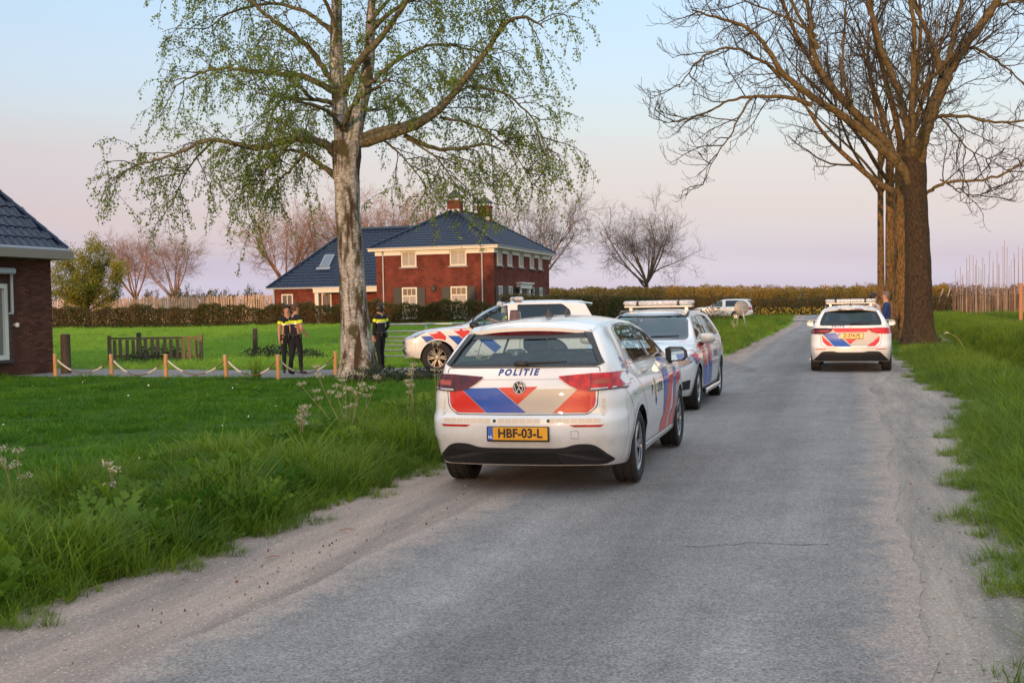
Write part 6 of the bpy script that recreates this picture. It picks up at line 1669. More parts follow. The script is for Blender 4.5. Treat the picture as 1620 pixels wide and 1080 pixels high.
# ------------------------------------------------------------------ the police hatchback in the foreground
GP = dict(L=4.284, W=1.79, round=(.42, .19, .75, .26), xr=.80, xf=3.42, wr=.320, tw=.215, rimr=.222, track=1.545, arch=.372, belt=1.05, floor=.30, cab=(.45, 3.25),
          zc=[(0, 1.405), (.4, 1.447), (1.0, 1.482), (1.6, 1.495), (2.1, 1.478), (2.45, 1.425), (2.8, 1.30), (3.1, 1.165), (3.35, 1.055), (3.5, 1.02), (3.8, .965), (4.1, .86), (4.284, .74)],
          ze=[(0, 1.365), (.4, 1.405), (1.0, 1.435), (1.6, 1.445), (2.1, 1.425), (2.45, 1.37), (2.8, 1.245), (3.1, 1.11), (3.35, 1.005), (3.5, .975), (3.8, .92), (4.1, .82), (4.284, .70)],
          zb=[(0, .235), (.5, .22), (3.7, .22), (4.284, .25)],
          Xr=[(.20, .12), (.32, .06), (.44, .022), (.49, .004), (.60, 0), (.645, .008), (.665, .05), (.70, .056), (.85, .058), (.98, .085), (1.05, .12), (1.2, .24), (1.37, .38), (1.5, .42)],
          Xf=[(.20, 4.12), (.35, 4.22), (.5, 4.27), (.62, 4.284), (.72, 4.25), (.85, 4.2)],
          sec=[(.18, .90), (.28, .955), (.44, .980), (.49, .996), (.62, 1.0), (.80, .995), (.87, .980), (.95, .935), (1.04, .862), (1.25, .745), (1.40, .645), (1.5, .585)],
          plan=[(0, .97), (.8, 1.0), (2, 1.0), (3.4, .985), (4.284, .94)])
def build_hatchback():
    P = GP
    root = thing('police_hatchback', 'white police hatchback parked nearest, yellow plate HBF-03-L, red and blue tailgate', 'car')
    c = Car(P)
    dlo = rounded([(.72, 1.075), (.82, 1.20), (.96, 1.345), (1.15, 1.385), (1.6, 1.40), (2.1, 1.378), (2.45, 1.318), (2.80, 1.185), (3.04, 1.078), (3.10, 1.05), (2.0, 1.052), (1.1, 1.062)], [.03, .05, .06, .2, .2, .2, .2, .1, .03, .02, .2, .2], 3)
    rw = rounded([(-.665, 1.082), (.665, 1.082), (.625, 1.20), (.495, 1.352), (-.495, 1.352), (-.625, 1.20)], [.03, .03, .06, .05, .05, .06], 3)
    ws = rounded([(-.64, 1.075), (.64, 1.075), (.55, 1.40), (-.55, 1.40)], .05, 3)
    c.hole('side', dlo); c.hole('rear', rw); c.hole('front', ws, True)
    arches(c, root, P)
    d_rear = rounded([(1.13, .30), (2.17, .30), (2.19, .70), (2.17, 1.045), (.90, 1.055), (.80, .98), (.98, .78), (1.17, .60)], [.02, .02, .2, .02, .02, .1, .2, .1], 3)
    d_front = rounded([(2.19, .30), (3.00, .30), (3.08, .60), (3.09, 1.0), (3.05, 1.045), (2.20, 1.045)], [.03, .08, .2, .1, .02, .02], 3)
    # hatch panel and its film
    hatch = c.panel('tailgate', 'rear', rounded([(-.655, .735), (-.58, .67), (.58, .67), (.655, .735), (.665, .86), (.675, 1.062), (-.675, 1.062), (-.665, .86)], [.03, .03, .03, .03, .05, .03, .03, .05], 3), M_paint, root)
    c.decal('reflective_film', 'rear', rounded([(-.645, .78), (-.63, .73), (-.575, .682), (.575, .682), (.63, .73), (.645, .78), (.645, .885), (-.645, .885)], .012, 2), M_film, hatch, .002)
    for nm, pl_, m in (('red_stripe', [(-.643, .78), (-.63, .735), (-.575, .685), (-.305, .685), (-.53, .883), (-.643, .875)], M_red),
                       ('blue_stripe', [(-.525, .883), (-.300, .685), (.055, .685), (-.200, .897), (-.52, .892)], M_blue),
                       ('red_triangle', [(-.192, .897), (-.02, .755), (.155, .905)], M_red),
                       ('red_stripe', [(.285, .685), (.575, .685), (.63, .735), (.643, .78), (.643, .895), (.52, .905)], M_red)):
        c.decal(nm, 'rear', pl_, m, hatch, .0035)
    c.text('lettering', 'rear', 'POLITIE', (-.025, 1.022), .070, M_txt, hatch, .003, slant=.22, bold=.0035, sx=1.05, space=1.45)
    emblem_vw(c, hatch, -.005, .90, .055)
    c.band('tailgate_crease', 'rear', [(-.64, .965), (.64, .965)], .006, pbr('crease_shade_grey', (.45, .45, .45), rough=.4), hatch, .001, closed=False)  # grey line painted as the shade of a fold
    # lamps
    lamp = rounded([(.325, .985), (.56, 1.005), (.80, 1.012), (.84, .985), (.86, .885), (.57, .868), (.49, .878), (.40, .925)], [.02, .1, .03, .02, .02, .03, .04, .06], 3)
    for sg, m in ((1, M_lamp), (-1, M_lampd)):
        pl_ = [(a * sg, b) for a, b in lamp]
        t = c.decal('tail_lamp', 'rear', pl_, m, root, .014, edge=.02, step=.05)
        c.decal('lamp_divider', 'rear', [(sg * .60, .87), (sg * .606, .87), (sg * .606, 1.005), (sg * .60, 1.005)], M_gloss, t, .0155)
        c.decal('reversing_lens', 'rear', [(sg * .60, .872), (sg * .855, .885), (sg * .855, .897), (sg * .605, .885)], M_clear, t, .0155)
        c.decal('lamp_base', 'rear', [(sg * .58, .862), (sg * .86, .875), (sg * .855, .885), (sg * .59, .873)], M_gloss, t, .0155)
        c.decal('indicator_lens', 'rear', [(sg * .625, .915), (sg * .76, .92), (sg * .74, .965), (sg * .63, .955)], pbr('lamp_core', (.36, .045, .01), rough=.2, coat=1.), t, .0152)
        w = c.decal('tail_lamp', 'left' if sg < 0 else 'right', [(.10, .985), (.26, .965), (.36, .88), (.345, .865), (.08, .885)], m, root, .008, edge=.012, step=.05)
    # retro-reflective tiles and reflectors on the bumper
    for k in range(22):
        a = -.69 + k * 1.38 / 22; z = .62 + .012 * math.sin(k)*0
        if k in (7, 14): continue
        c.decal('retro_tile', 'rear', [(a + .003, .602), (a + .0597, .602), (a + .0597, .640), (a + .003, .640)], M_strip, root, .002, step=.2)
    for r_ in (-.215, .255):
        p, n = c.hit('rear', r_, .62); q = MB(); q.lathe([(0, -.004), (.014, -.003), (.015, 0)], 14, 'x'); o = q.build('parking_sensor', M_trim, root); o.location = p
    for sg in (-1, 1):
        c.decal('reflector', 'rear', [(sg * .43, .588), (sg * .715, .588), (sg * .69, .570), (sg * .47, .570)], M_lamp, root, .004, edge=.004)
        for z0 in (.66, .71, .76): c.decal('retro_tile', 'rear', [(sg * .695, z0), (sg * .72, z0), (sg * .72, z0 + .04), (sg * .695, z0 + .04)], M_strip, root, .002)
    for k in range(11):
        z0 = .27 + k * .052
        for ax in ('right', 'left'): c.decal('retro_tile', ax, [(.285 + .0045 * k * 0, z0), (.305, z0), (.305, z0 + .042), (.285, z0 + .042)], M_strip, root, .002)
    for ax in ('right', 'left'): c.band('gap', ax, [(.30, .86), (.40, .78), (.47, .70), (.50, .60)], .006, M_gap, root, .0012, closed=False)
    # lower bumper insert
    dif = rounded([(-.775, .285), (-.70, .365), (-.62, .428), (-.47, .428), (-.37, .392), (.37, .392), (.47, .428), (.62, .428), (.70, .365), (.775, .285), (.70, .248), (-.70, .248)], [.02, .05, .06, .08, .08, .08, .08, .06, .05, .02, .05, .05], 3)
    df = c.decal('bumper_insert', 'rear', dif, M_black, root, .010, edge=.012)
    for sg in (-1, 1):
        c.decal('vent_recess', 'rear', [(sg * .42, .365), (sg * .64, .378), (sg * .70, .320), (sg * .54, .315)], M_under, df, .0115)
        c.decal('insert_fin', 'rear', [(sg * .30, .350), (sg * .40, .350), (sg * .72, .298), (sg * .62, .285)], pbr('grey_plastic', (.035, .033, .032), rough=.4), df, .016, edge=.004)
    c.decal('insert_dark_panel', 'rear', [(-.36, .250), (.36, .250), (.30, .352), (-.30, .352)], M_under, df, .0115)  # darker centre panel of the bumper insert
    c.decal('tow_cover', 'rear', [(.445, .475), (.505, .475), (.505, .535), (.445, .535)], M_paint, root, .0015); c.band('gap', 'rear', [(.445, .475), (.505, .475), (.505, .535), (.445, .535)], .004, M_trim, root, .002)
    p, n = c.hit('rear', 0, .515)
    number_plate(root, (p.x - .012, .005, .513), 0, 'HBF-03-L')
    # glass
    c.decal('rear_window', 'rear', rw, M_glass, root, -.005, step=.12)
    c.band('rear_window_trim', 'rear', rw, .03, M_gloss, root, .003)
    for sg in (-1, 1): c.decal('spoiler_fin', 'rear', [(sg * .66, 1.07), (sg * .70, 1.09), (sg * .545, 1.36), (sg * .48, 1.36), (sg * .575, 1.23)], M_gloss, root, .012, edge=.02)
    c.decal('window_shade_band', 'rear', [(-.56, 1.30), (.56, 1.30), (.525, 1.355), (-.525, 1.355)], M_gloss, root, .002)
    w = MB(); p, n = c.hit('rear', -.02, 1.085)
    w.tube([(p.x - .03, .03, 1.10), (p.x - .035, -.22, 1.103), (p.x - .03, -.40, 1.11)], [.018, .012, .008], 6); w.box((p.x - .03, 0, 1.097), (.05, .12, .05), bev=.015); w.build('rear_wiper', M_black, root, auto=50)
    side_glass(c, root, dlo, [(1.16, 1.05, .97, 1.40, .008), (2.02, 1.05, 1.90, 1.40, .045)], M_glass)
    c.band('chrome_line', 'right', [(.73, 1.062), (1.1, 1.049), (2.0, 1.040), (3.08, 1.036)], .012, M_chrome, root, .006, closed=False)
    c.decal('windscreen', 'front', ws, M_glass, root, -.005, step=.12) ; c.band('windscreen_trim', 'front', ws, .05, M_gloss, root, .002)
    # roof spoiler with the high brake lamp
    sp = MB()
    ys_ = np.linspace(-.56, .56, 15)
    top = [(.46 + .05 * (y / .56) ** 2, y, 1.455 - .05 * abs(y / .56) ** 2.2) for y in ys_]
    bk = [(.265 + .10 * abs(y / .56) ** 2.5, y, 1.400 - .045 * abs(y / .56) ** 2.2) for y in ys_]
    lo = [(a + .012, y, z - .030) for a, y, z in bk]; un = [(a + .17, y, z - .035) for a, y, z in bk]
    k = len(ys_); vs = top + bk + lo + un
    fs = [(r_ * k + i, r_ * k + i + 1, (r_ + 1) * k + i + 1, (r_ + 1) * k + i) for r_ in range(3) for i in range(k - 1)]
    sp.add(vs, fs); sp.build('roof_spoiler', M_paint, root, auto=40, fix=True)
    bl = MB(); bl.add([(bk[i][0] + .008 + d, bk[i][1], bk[i][2] - z) for d, z in ((.003, .030), (.012, .062)) for i in range(2, 13)], [(i, i + 1, 12 + i, 11 + i) for i in range(10)])
    bl.build('high_brake_lamp', M_lampd, root)
    # sides
    doors(c, root, P, [d_front, d_rear], [(2.36, .93), (1.30, .955)])
    for ax in ('right', 'left'):
        for nm, pl_, m in (('blue_stripe', [(2.24, .915), (2.56, .915), (2.56, .80), (2.10, .47), (2.14, .62), (2.20, .80)], M_blue),
                           ('red_stripe', [(2.57, .83), (2.93, .84), (2.72, .66), (2.50, .36), (2.46, .305), (1.98, .305), (2.06, .42), (2.34, .62)], M_red),
                           ('blue_stripe', [(2.98, .90), (3.20, .90), (3.18, .80), (2.80, .47), (2.84, .62), (2.92, .78)], M_blue),
                           ('red_stripe', [(3.20, .83), (3.46, .83), (3.44, .74), (3.10, .70), (2.98, .36), (2.95, .30), (2.58, .305), (2.68, .42), (2.92, .60)], M_red),
                           ('blue_stripe', [(2.40, .945), (2.68, .945), (2.62, 1.02), (2.36, 1.02)], M_blue)):
            c.decal(nm, ax, pl_, m, root, .0032)
        if ax == 'right':
            c.text('lettering', ax, 'P', (1.46, .765), .13, M_txtk, root, bold=.003); c.text('lettering', ax, 'LITIE', (1.92, .765), .12, M_txtk, root, bold=.003, space=1.15)
            c.text('lettering', ax, 'GEEN', (.505, 1.045), .055, M_txt, root, bold=.001); c.text('lettering', ax, '0900', (.53, 1.10), .06, M_txt, root, bold=.001); c.text('lettering', ax, '8844', (.56, .99), .045, M_txt, root, bold=.001)
            c.text('lettering', ax, '112', (.655, 1.045), .09, M_txtr, root, bold=.002)
            q = [(1.60, .74), (1.64, .80), (1.60, .84), (1.63, .88), (1.68, .84), (1.67, .79), (1.70, .74), (1.65, .66)]
            c.decal('flame_emblem', ax, q, M_gold, root, .0035); c.decal('book_emblem', ax, [(1.61, .66), (1.66, .60), (1.69, .67), (1.65, .70)], M_txt, root, .0042)
        c.band('gap', ax, rounded([(.50, .80), (.66, .80), (.68, .93), (.52, .93)], .03, 3), .005, M_gap, root, .001) if ax == 'right' else None
        c.decal('sill', ax, [(1.16, .215), (3.04, .215), (3.03, .285), (1.17, .285)], M_paint, root, .012, edge=.012)
    # front: bonnet line, lamps, grille (out of sight of the photograph, plain)
    c.band('gap', 'front', [(-.62, .76), (0, .80), (.62, .76)], .008, M_gap, root, .001, closed=False)
    for sg in (-1, 1):
        c.decal('headlamp', 'front', [(sg * .40, .70), (sg * .78, .75), (sg * .80, .67), (sg * .45, .64)], M_head, root, .006, edge=.01)
    c.decal('grille', 'front', [(-.55, .32), (.55, .32), (.62, .47), (-.62, .47)], M_black, root, .004)
    wheels(root, P, M_rim, 5)
    cabin(c, root, P)
    # roof fittings: two shark fin aerials and the orange box beacon
    shark_fin(root, (1.12, -.0, c.hit('top', 1.12, 0)[0].z - .004), 1.0); shark_fin(root, (1.75, -.02, c.hit('top', 1.75, 0)[0].z - .004), .95)
    z = c.hit('top', 1.65, .50)[0].z
    b = MB(); b.lathe([(0, .0), (.062, 0), (.060, .012), (.052, .09), (.045, .10), (0, .103)], 20); o = b.build('beacon', pbr('smoked_amber', (.10, .035, .012), rough=.10, coat=1.0), root, auto=40); o.location = (1.65, .50, z)
    b = MB(); b.lathe([(.0, .10), (.05, .10), (.05, .108), (0, .11)], 20); b.build('beacon_cap', M_trim, o)
    mirror(root, (3.02, -.80, .985), -1, M_black, .22); mirror(root, (3.02, .80, .985), 1, M_black, .22)
    c.finish(root, M_paint)
    place(root, (.29, 10.27), 16.3, P, .022, roll=-.5)
    return root
build_hatchback()
# ------------------------------------------------------------------ the two police people carriers with a light bar
MP = dict(L=4.42, W=1.80, round=(.40, .17, .75, .26), xr=.80, xf=3.53, wr=.325, tw=.215, rimr=.225, track=1.555, arch=.378, belt=1.05, floor=.32, cab=(.45, 3.2),
          zc=[(0, 1.435), (.5, 1.48), (1.2, 1.51), (1.8, 1.512), (2.25, 1.49), (2.6, 1.43), (3.0, 1.26), (3.4, 1.08), (3.55, 1.035), (3.9, .97), (4.25, .84), (4.42, .70)],
          ze=[(0, 1.39), (.5, 1.435), (1.2, 1.462), (1.8, 1.465), (2.25, 1.44), (2.6, 1.375), (3.0, 1.205), (3.4, 1.03), (3.55, .99), (3.9, .925), (4.25, .80), (4.42, .66)],
          zb=[(0, .245), (.5, .23), (3.8, .23), (4.42, .24)],
          Xr=[(.20, .12), (.32, .06), (.45, .005), (.58, 0), (.64, .02), (.72, .045), (.86, .055), (1.0, .085), (1.07, .12), (1.2, .22), (1.39, .35), (1.5, .40)],
          Xf=[(.20, 4.26), (.35, 4.36), (.5, 4.41), (.62, 4.42), (.72, 4.39), (.85, 4.33)],
          sec=[(.18, .90), (.28, .955), (.45, .985), (.62, 1.0), (.80, .995), (.89, .980), (.98, .935), (1.06, .875), (1.25, .765), (1.42, .66), (1.55, .60)],
          plan=[(0, .97), (.8, 1.0), (2, 1.0), (3.5, .985), (4.42, .94)])
def build_carrier(label, plate, seen_from):
    P = MP
    root = thing('police_people_carrier', label, 'car')
    c = Car(P)
    dlo = rounded([(.62, 1.08), (.74, 1.24), (.90, 1.365), (1.2, 1.405), (1.8, 1.418), (2.25, 1.392), (2.55, 1.335), (2.90, 1.175), (3.12, 1.065), (3.14, 1.05), (2.0, 1.055), (1.1, 1.062)], [.03, .05, .06, .2, .2, .2, .2, .1, .03, .02, .2, .2], 3)
    rw = rounded([(-.655, 1.075), (.655, 1.075), (.62, 1.20), (.53, 1.375), (-.53, 1.375), (-.62, 1.20)], [.04, .04, .06, .05, .05, .06], 3)
    ws = rounded([(-.68, 1.06), (.68, 1.06), (.555, 1.42), (-.555, 1.42)], .05, 3)
    c.hole('side', dlo); c.hole('rear', rw); c.hole('front', ws, True)
    arches(c, root, P)
    d_rear = rounded([(1.14, .31), (2.13, .31), (2.15, .70), (2.13, 1.05), (.92, 1.06), (.80, .98), (.98, .78), (1.18, .60)], [.02, .02, .2, .02, .02, .1, .2, .1], 3)
    d_front = rounded([(2.15, .31), (3.10, .31), (3.16, .60), (3.16, 1.0), (3.10, 1.05), (2.16, 1.05)], [.03, .08, .2, .1, .02, .02], 3)
    hatch = c.panel('tailgate', 'rear', rounded([(-.64, .62), (-.53, .555), (.53, .555), (.64, .62), (.66, .84), (.675, 1.06), (-.675, 1.06), (-.66, .84)], [.05, .05, .05, .05, .05, .03, .03, .05], 3), M_paint, root)
    c.decal('reflective_film', 'rear', [(-.625, .86), (-.60, .69), (-.51, .60), (.52, .60), (.61, .69), (.625, .82), (.42, .995), (-.40, .995)], M_film, hatch, .002)
    for nm, pl_, m in (('red_stripe', [(-.40, .995), (.42, .99), (.345, .905), (-.325, .905)], M_red), ('blue_stripe', [(-.60, .865), (-.335, .895), (.015, .585), (-.35, .585)], M_blue),
                       ('red_stripe', [(-.635, .84), (-.37, .59), (-.50, .595), (-.60, .69)], M_red), ('red_triangle', [(-.19, .80), (.20, .80), (-.01, .635)], M_red),
                       ('red_stripe', [(.625, .815), (.61, .69), (.52, .59), (.34, .585)], M_red)):
        c.decal(nm, 'rear', pl_, m, hatch, .0035)
    c.text('lettering', 'rear', 'POLITIE', (-.27, 1.028), .055, M_txt, hatch, .003, bold=.002, space=1.5)
    emblem_star(c, hatch, 'rear', 0, 1.005, .042)
    for sg, m in ((1, M_lamp), (-1, M_lampd)):
        lamp = rounded([(.37, .985), (.56, 1.0), (.80, .995), (.845, .955), (.85, .865), (.60, .862), (.44, .90)], [.02, .1, .03, .02, .02, .05, .06], 3)
        t = c.decal('tail_lamp', 'rear', [(a * sg, b) for a, b in lamp], m, root, .014, edge=.02, step=.05)
        c.decal('lamp_core', 'rear', [(sg * .46, .925), (sg * .80, .915), (sg * .80, .935), (sg * .46, .945)], M_red, t, .0155)
        c.decal('tail_lamp', 'left' if sg < 0 else 'right', [(.10, .975), (.24, .965), (.34, .89), (.33, .87), (.08, .87)], m, root, .008, edge=.012)
        c.decal('reflector', 'rear', [(sg * .52, .535), (sg * .79, .535), (sg * .78, .518), (sg * .54, .518)], M_lamp, root, .004)
    for k in range(18):
        if k in (5, 12): continue
        a = -.50 + k * 1.0 / 18; c.decal('retro_tile', 'rear', [(a + .003, .505), (a + .052, .505), (a + .052, .53), (a + .003, .53)], M_strip, root, .002, step=.2)
    dif = rounded([(-.83, .255), (-.62, .475), (-.36, .482), (-.28, .455), (.28, .455), (.36, .482), (.62, .475), (.83, .255)], [.02, .05, .08, .08, .08, .08, .05, .02], 3)
    c.decal('bumper_insert', 'rear', dif, M_black, root, .010, edge=.012)
    p, n = c.hit('rear', 0, .82); number_plate(root, (p.x - .014, 0, .82), 0, plate, tilt=.05) if plate else None
    c.decal('rear_window', 'rear', rw, M_glassd, root, -.005, step=.12); c.band('rear_window_trim', 'rear', rw, .045, M_gloss, root, .003)
    w = MB(); p, n = c.hit('rear', -.02, 1.10); w.tube([(p.x - .03, .0, 1.095), (p.x - .035, -.25, 1.10), (p.x - .03, -.42, 1.11)], [.016, .010, .008], 6); w.build('rear_wiper', M_black, root)
    side_glass(c, root, dlo, [(1.02, 1.06, .92, 1.42, .02), (2.06, 1.06, 1.92, 1.42, .05)], M_glass)
    sp = MB(); ys_ = np.linspace(-.56, .56, 13); k = len(ys_)
    top = [(.42 + .05 * (y / .56) ** 2, y, 1.485 - .05 * abs(y / .56) ** 2.2) for y in ys_]; bk = [(.22 + .10 * abs(y / .56) ** 2.5, y, 1.432 - .045 * abs(y / .56) ** 2.2) for y in ys_]
    lo = [(a + .012, y, z - .03) for a, y, z in bk]; un = [(a + .17, y, z - .035) for a, y, z in bk]
    sp.add(top + bk + lo + un, [(r_ * k + i, r_ * k + i + 1, (r_ + 1) * k + i + 1, (r_ + 1) * k + i) for r_ in range(3) for i in range(k - 1)]); sp.build('roof_spoiler', M_paint, root, auto=40)
    bl = MB(); bl.add([(bk[i][0] - .004, bk[i][1], bk[i][2] - z) for z in (.004, .026) for i in range(3, 10)], [(i, i + 1, 8 + i, 7 + i) for i in range(6)]); bl.build('high_brake_lamp', M_lampd, root)
    # front face
    c.decal('windscreen', 'front', ws, M_glass, root, -.005, step=.12); c.band('windscreen_trim', 'front', ws, .035, M_gloss, root, .002)
    q = MB(); p, n = c.hit('front', 0, 1.36); q.box((p.x - .10, 0, 1.355), (.08, .24, .09), bev=.02); q.build('camera_housing', M_trim, root, auto=60)
    q = MB(); q.box((p.x - .16, 0, 1.29), (.03, .25, .065), bev=.015); q.build('rear_view_mirror', M_trim, root, auto=60)
    w = MB()
    for y0, y1 in ((-.1, .55), (-.62, -.05)):
        a, _ = c.hit('front', y0, 1.075); b, _ = c.hit('front', y1, 1.095); w.tube([a + Vector((.02, 0, .01)), b + Vector((.02, 0, .01))], .010, 5)
    w.build('wiper', M_black, root)
    c.band('bonnet_line', 'front', rounded([(-.70, .83), (-.5, .80), (.5, .80), (.70, .83)], .03, 2), .008, M_gap, root, .001, closed=False)
    for sg in (-1, 1):
        hl = rounded([(.44, .755), (.66, .80), (.84, .815), (.85, .735), (.72, .665), (.50, .675)], [.03, .1, .03, .04, .05, .04], 3)
        h = c.decal('headlamp', 'front', [(a * sg, b) for a, b in hl], M_head, root, .008, edge=.015, step=.05)
        c.decal('indicator_lens', 'front', [(sg * .62, .76), (sg * .80, .775), (sg * .80, .725), (sg * .70, .69), (sg * .62, .70)], M_amber, h, .0095)
        c.decal('air_intake', 'front', [(sg * .55, .32), (sg * .80, .34), (sg * .82, .48), (sg * .62, .44)], M_black, root, .004)
    g = c.decal('grille', 'front', rounded([(-.40, .555), (.40, .555), (.46, .70), (-.46, .70)], .05, 3), M_gloss, root, .004)
    c.decal('lower_grille', 'front', [(-.50, .30), (.50, .30), (.46, .43), (-.46, .43)], M_black, root, .004)
    emblem_star(c, root, 'front', 0, .632, .085)
    # sides
    doors(c, root, P, [d_front, d_rear], [(2.30, .94), (1.28, .965)])
    for ax in ('right', 'left'):
        for nm, pl_, m in (('red_stripe', [(4.22, .86), (3.86, .91), (3.50, .745), (3.62, .70), (3.86, .80)], M_red), ('blue_stripe', [(4.0, .83), (3.86, .80), (3.62, .70), (3.80, .695)], M_blue),
                           ('red_stripe', [(3.52, 1.02), (3.36, 1.02), (3.20, .93), (3.34, .86)], M_red),
                           ('red_stripe', [(3.30, .985), (2.95, .985), (2.70, .66), (2.98, .60), (3.14, .80)], M_red), ('blue_stripe', [(3.18, .70), (2.98, .60), (2.70, .66), (2.50, .305), (2.92, .305), (3.10, .50)], M_blue),
                           ('red_stripe', [(2.66, .95), (2.25, .95), (2.12, .62), (2.44, .70)], M_red), ('blue_stripe', [(2.66, .82), (2.44, .70), (2.12, .62), (2.02, .305), (2.42, .305), (2.56, .60)], M_blue)):
            c.decal(nm, ax, pl_, m, root, .0032)
        if ax == 'left': c.text('lettering', ax, 'POLITIE', (1.62, .77), .12, M_txtk, root, bold=.003, space=1.15, mirror=True)
        c.decal('sill', ax, [(1.17, .225), (3.12, .225), (3.11, .295), (1.18, .295)], M_black, root, .012, edge=.012)
        sg = -1 if ax == 'right' else 1
        q = MB(); q.tube([(1.25, sg * .90, .24), (3.05, sg * .90, .24)], .040, 12); q.build('side_step', M_chrome, root, auto=50)
        b = c.band('headlamp_wrap', ax, [(4.05, .79), (4.20, .77)], .06, M_head, root, .004, closed=False)
    wheels(root, P, M_rim, 5, steer=0)
    cabin(c, root, P)
    z = c.hit('top', 1.85, 0)[0].z; light_bar(root, (1.85, 0, z + .06), 1.16)
    zz = c.hit('top', 1.0, 0)[0].z; shark_fin(root, (1.0, 0, zz - .004), .9)
    a = MB(); a.tube([(1.15, 0, zz), (.98, 0, zz + .16)], .004, 4); a.build('whip_aerial', M_black, root)
    for sg in (-1, 1):
        a = MB(); a.tube([(.5, sg * .53, z - .075), (.8, sg * .56, z - .02), (2.2, sg * .565, z - .03), (2.5, sg * .55, z - .095)], .014, 6); a.build('roof_rail', M_gloss, root, smooth=True)
    mirror(root, (3.05, -.84, 1.0), -1, M_paint, .22); mirror(root, (3.05, .84, 1.0), 1, M_paint, .22)
    c.finish(root, M_paint)
    return root
r_ = build_carrier('white police people carrier facing us behind the hatchback, light bar on its roof', None, 'front')
place(r_, (2.77, 19.79), 197.0, MP, .02)
r_ = build_carrier('white police people carrier seen from behind, yellow plate Z-374-PJ, parked by the trees', 'Z-374-PJ', 'rear')
place(r_, (7.83, 26.0), 16.8, MP, .012)

# ------------------------------------------------------------------ big police off-roader, and the white one waiting at the junction
def suv_shape(L, W, H, wr, k=1.0):
    z = lambda v: v * H / 1.80
    return dict(L=L, W=W, xr=1.2, xf=3.99 if L > 4.7 else 3.87, wr=wr, tw=.265, rimr=.235 if L > 4.7 else .25, track=W - .30, arch=wr + .045, belt=z(1.17), floor=z(.52), cab=(.5, 3.25),
          zc=[(0, z(1.74)), (.4, z(1.775)), (1.2, z(1.80)), (1.9, z(1.795)), (2.25, z(1.765)), (2.6, z(1.63)), (3.0, z(1.40)), (3.3, z(1.215)), (3.5, z(1.175)), (4.0, z(1.13)), (4.45, z(1.04)), (L, z(.90))],
          ze=[(0, z(1.69)), (.4, z(1.725)), (1.2, z(1.75)), (1.9, z(1.74)), (2.25, z(1.71)), (2.6, z(1.575)), (3.0, z(1.345)), (3.3, z(1.165)), (3.5, z(1.13)), (4.0, z(1.085)), (4.45, z(.99)), (L, z(.85))],
          zb=[(0, z(.45)), (.8, z(.36)), (4.2, z(.36)), (L, z(.42))],
          Xr=[(z(.3), .12), (z(.5), .01), (z(.7), 0), (z(.8), .05), (z(1.1), .08), (z(1.2), .10), (z(1.70), .32), (z(1.85), .36)],
          Xf=[(z(.3), L - .2), (z(.45), L - .07), (z(.6), L), (z(.8), L), (z(.95), L - .05)],
          sec=[(z(.3), .93), (z(.45), .97), (z(.6), .99), (z(.8), 1.0), (z(1.0), .995), (z(1.08), .98), (z(1.15), .93), (z(1.22), .90), (z(1.4), .84), (z(1.65), .755), (z(1.85), .70)],
          plan=[(0, .97), (.8, 1.0), (2, 1.0), (3.9, .99), (L, .95)], haunch=.03, round=(.28, .09, .45, .15))
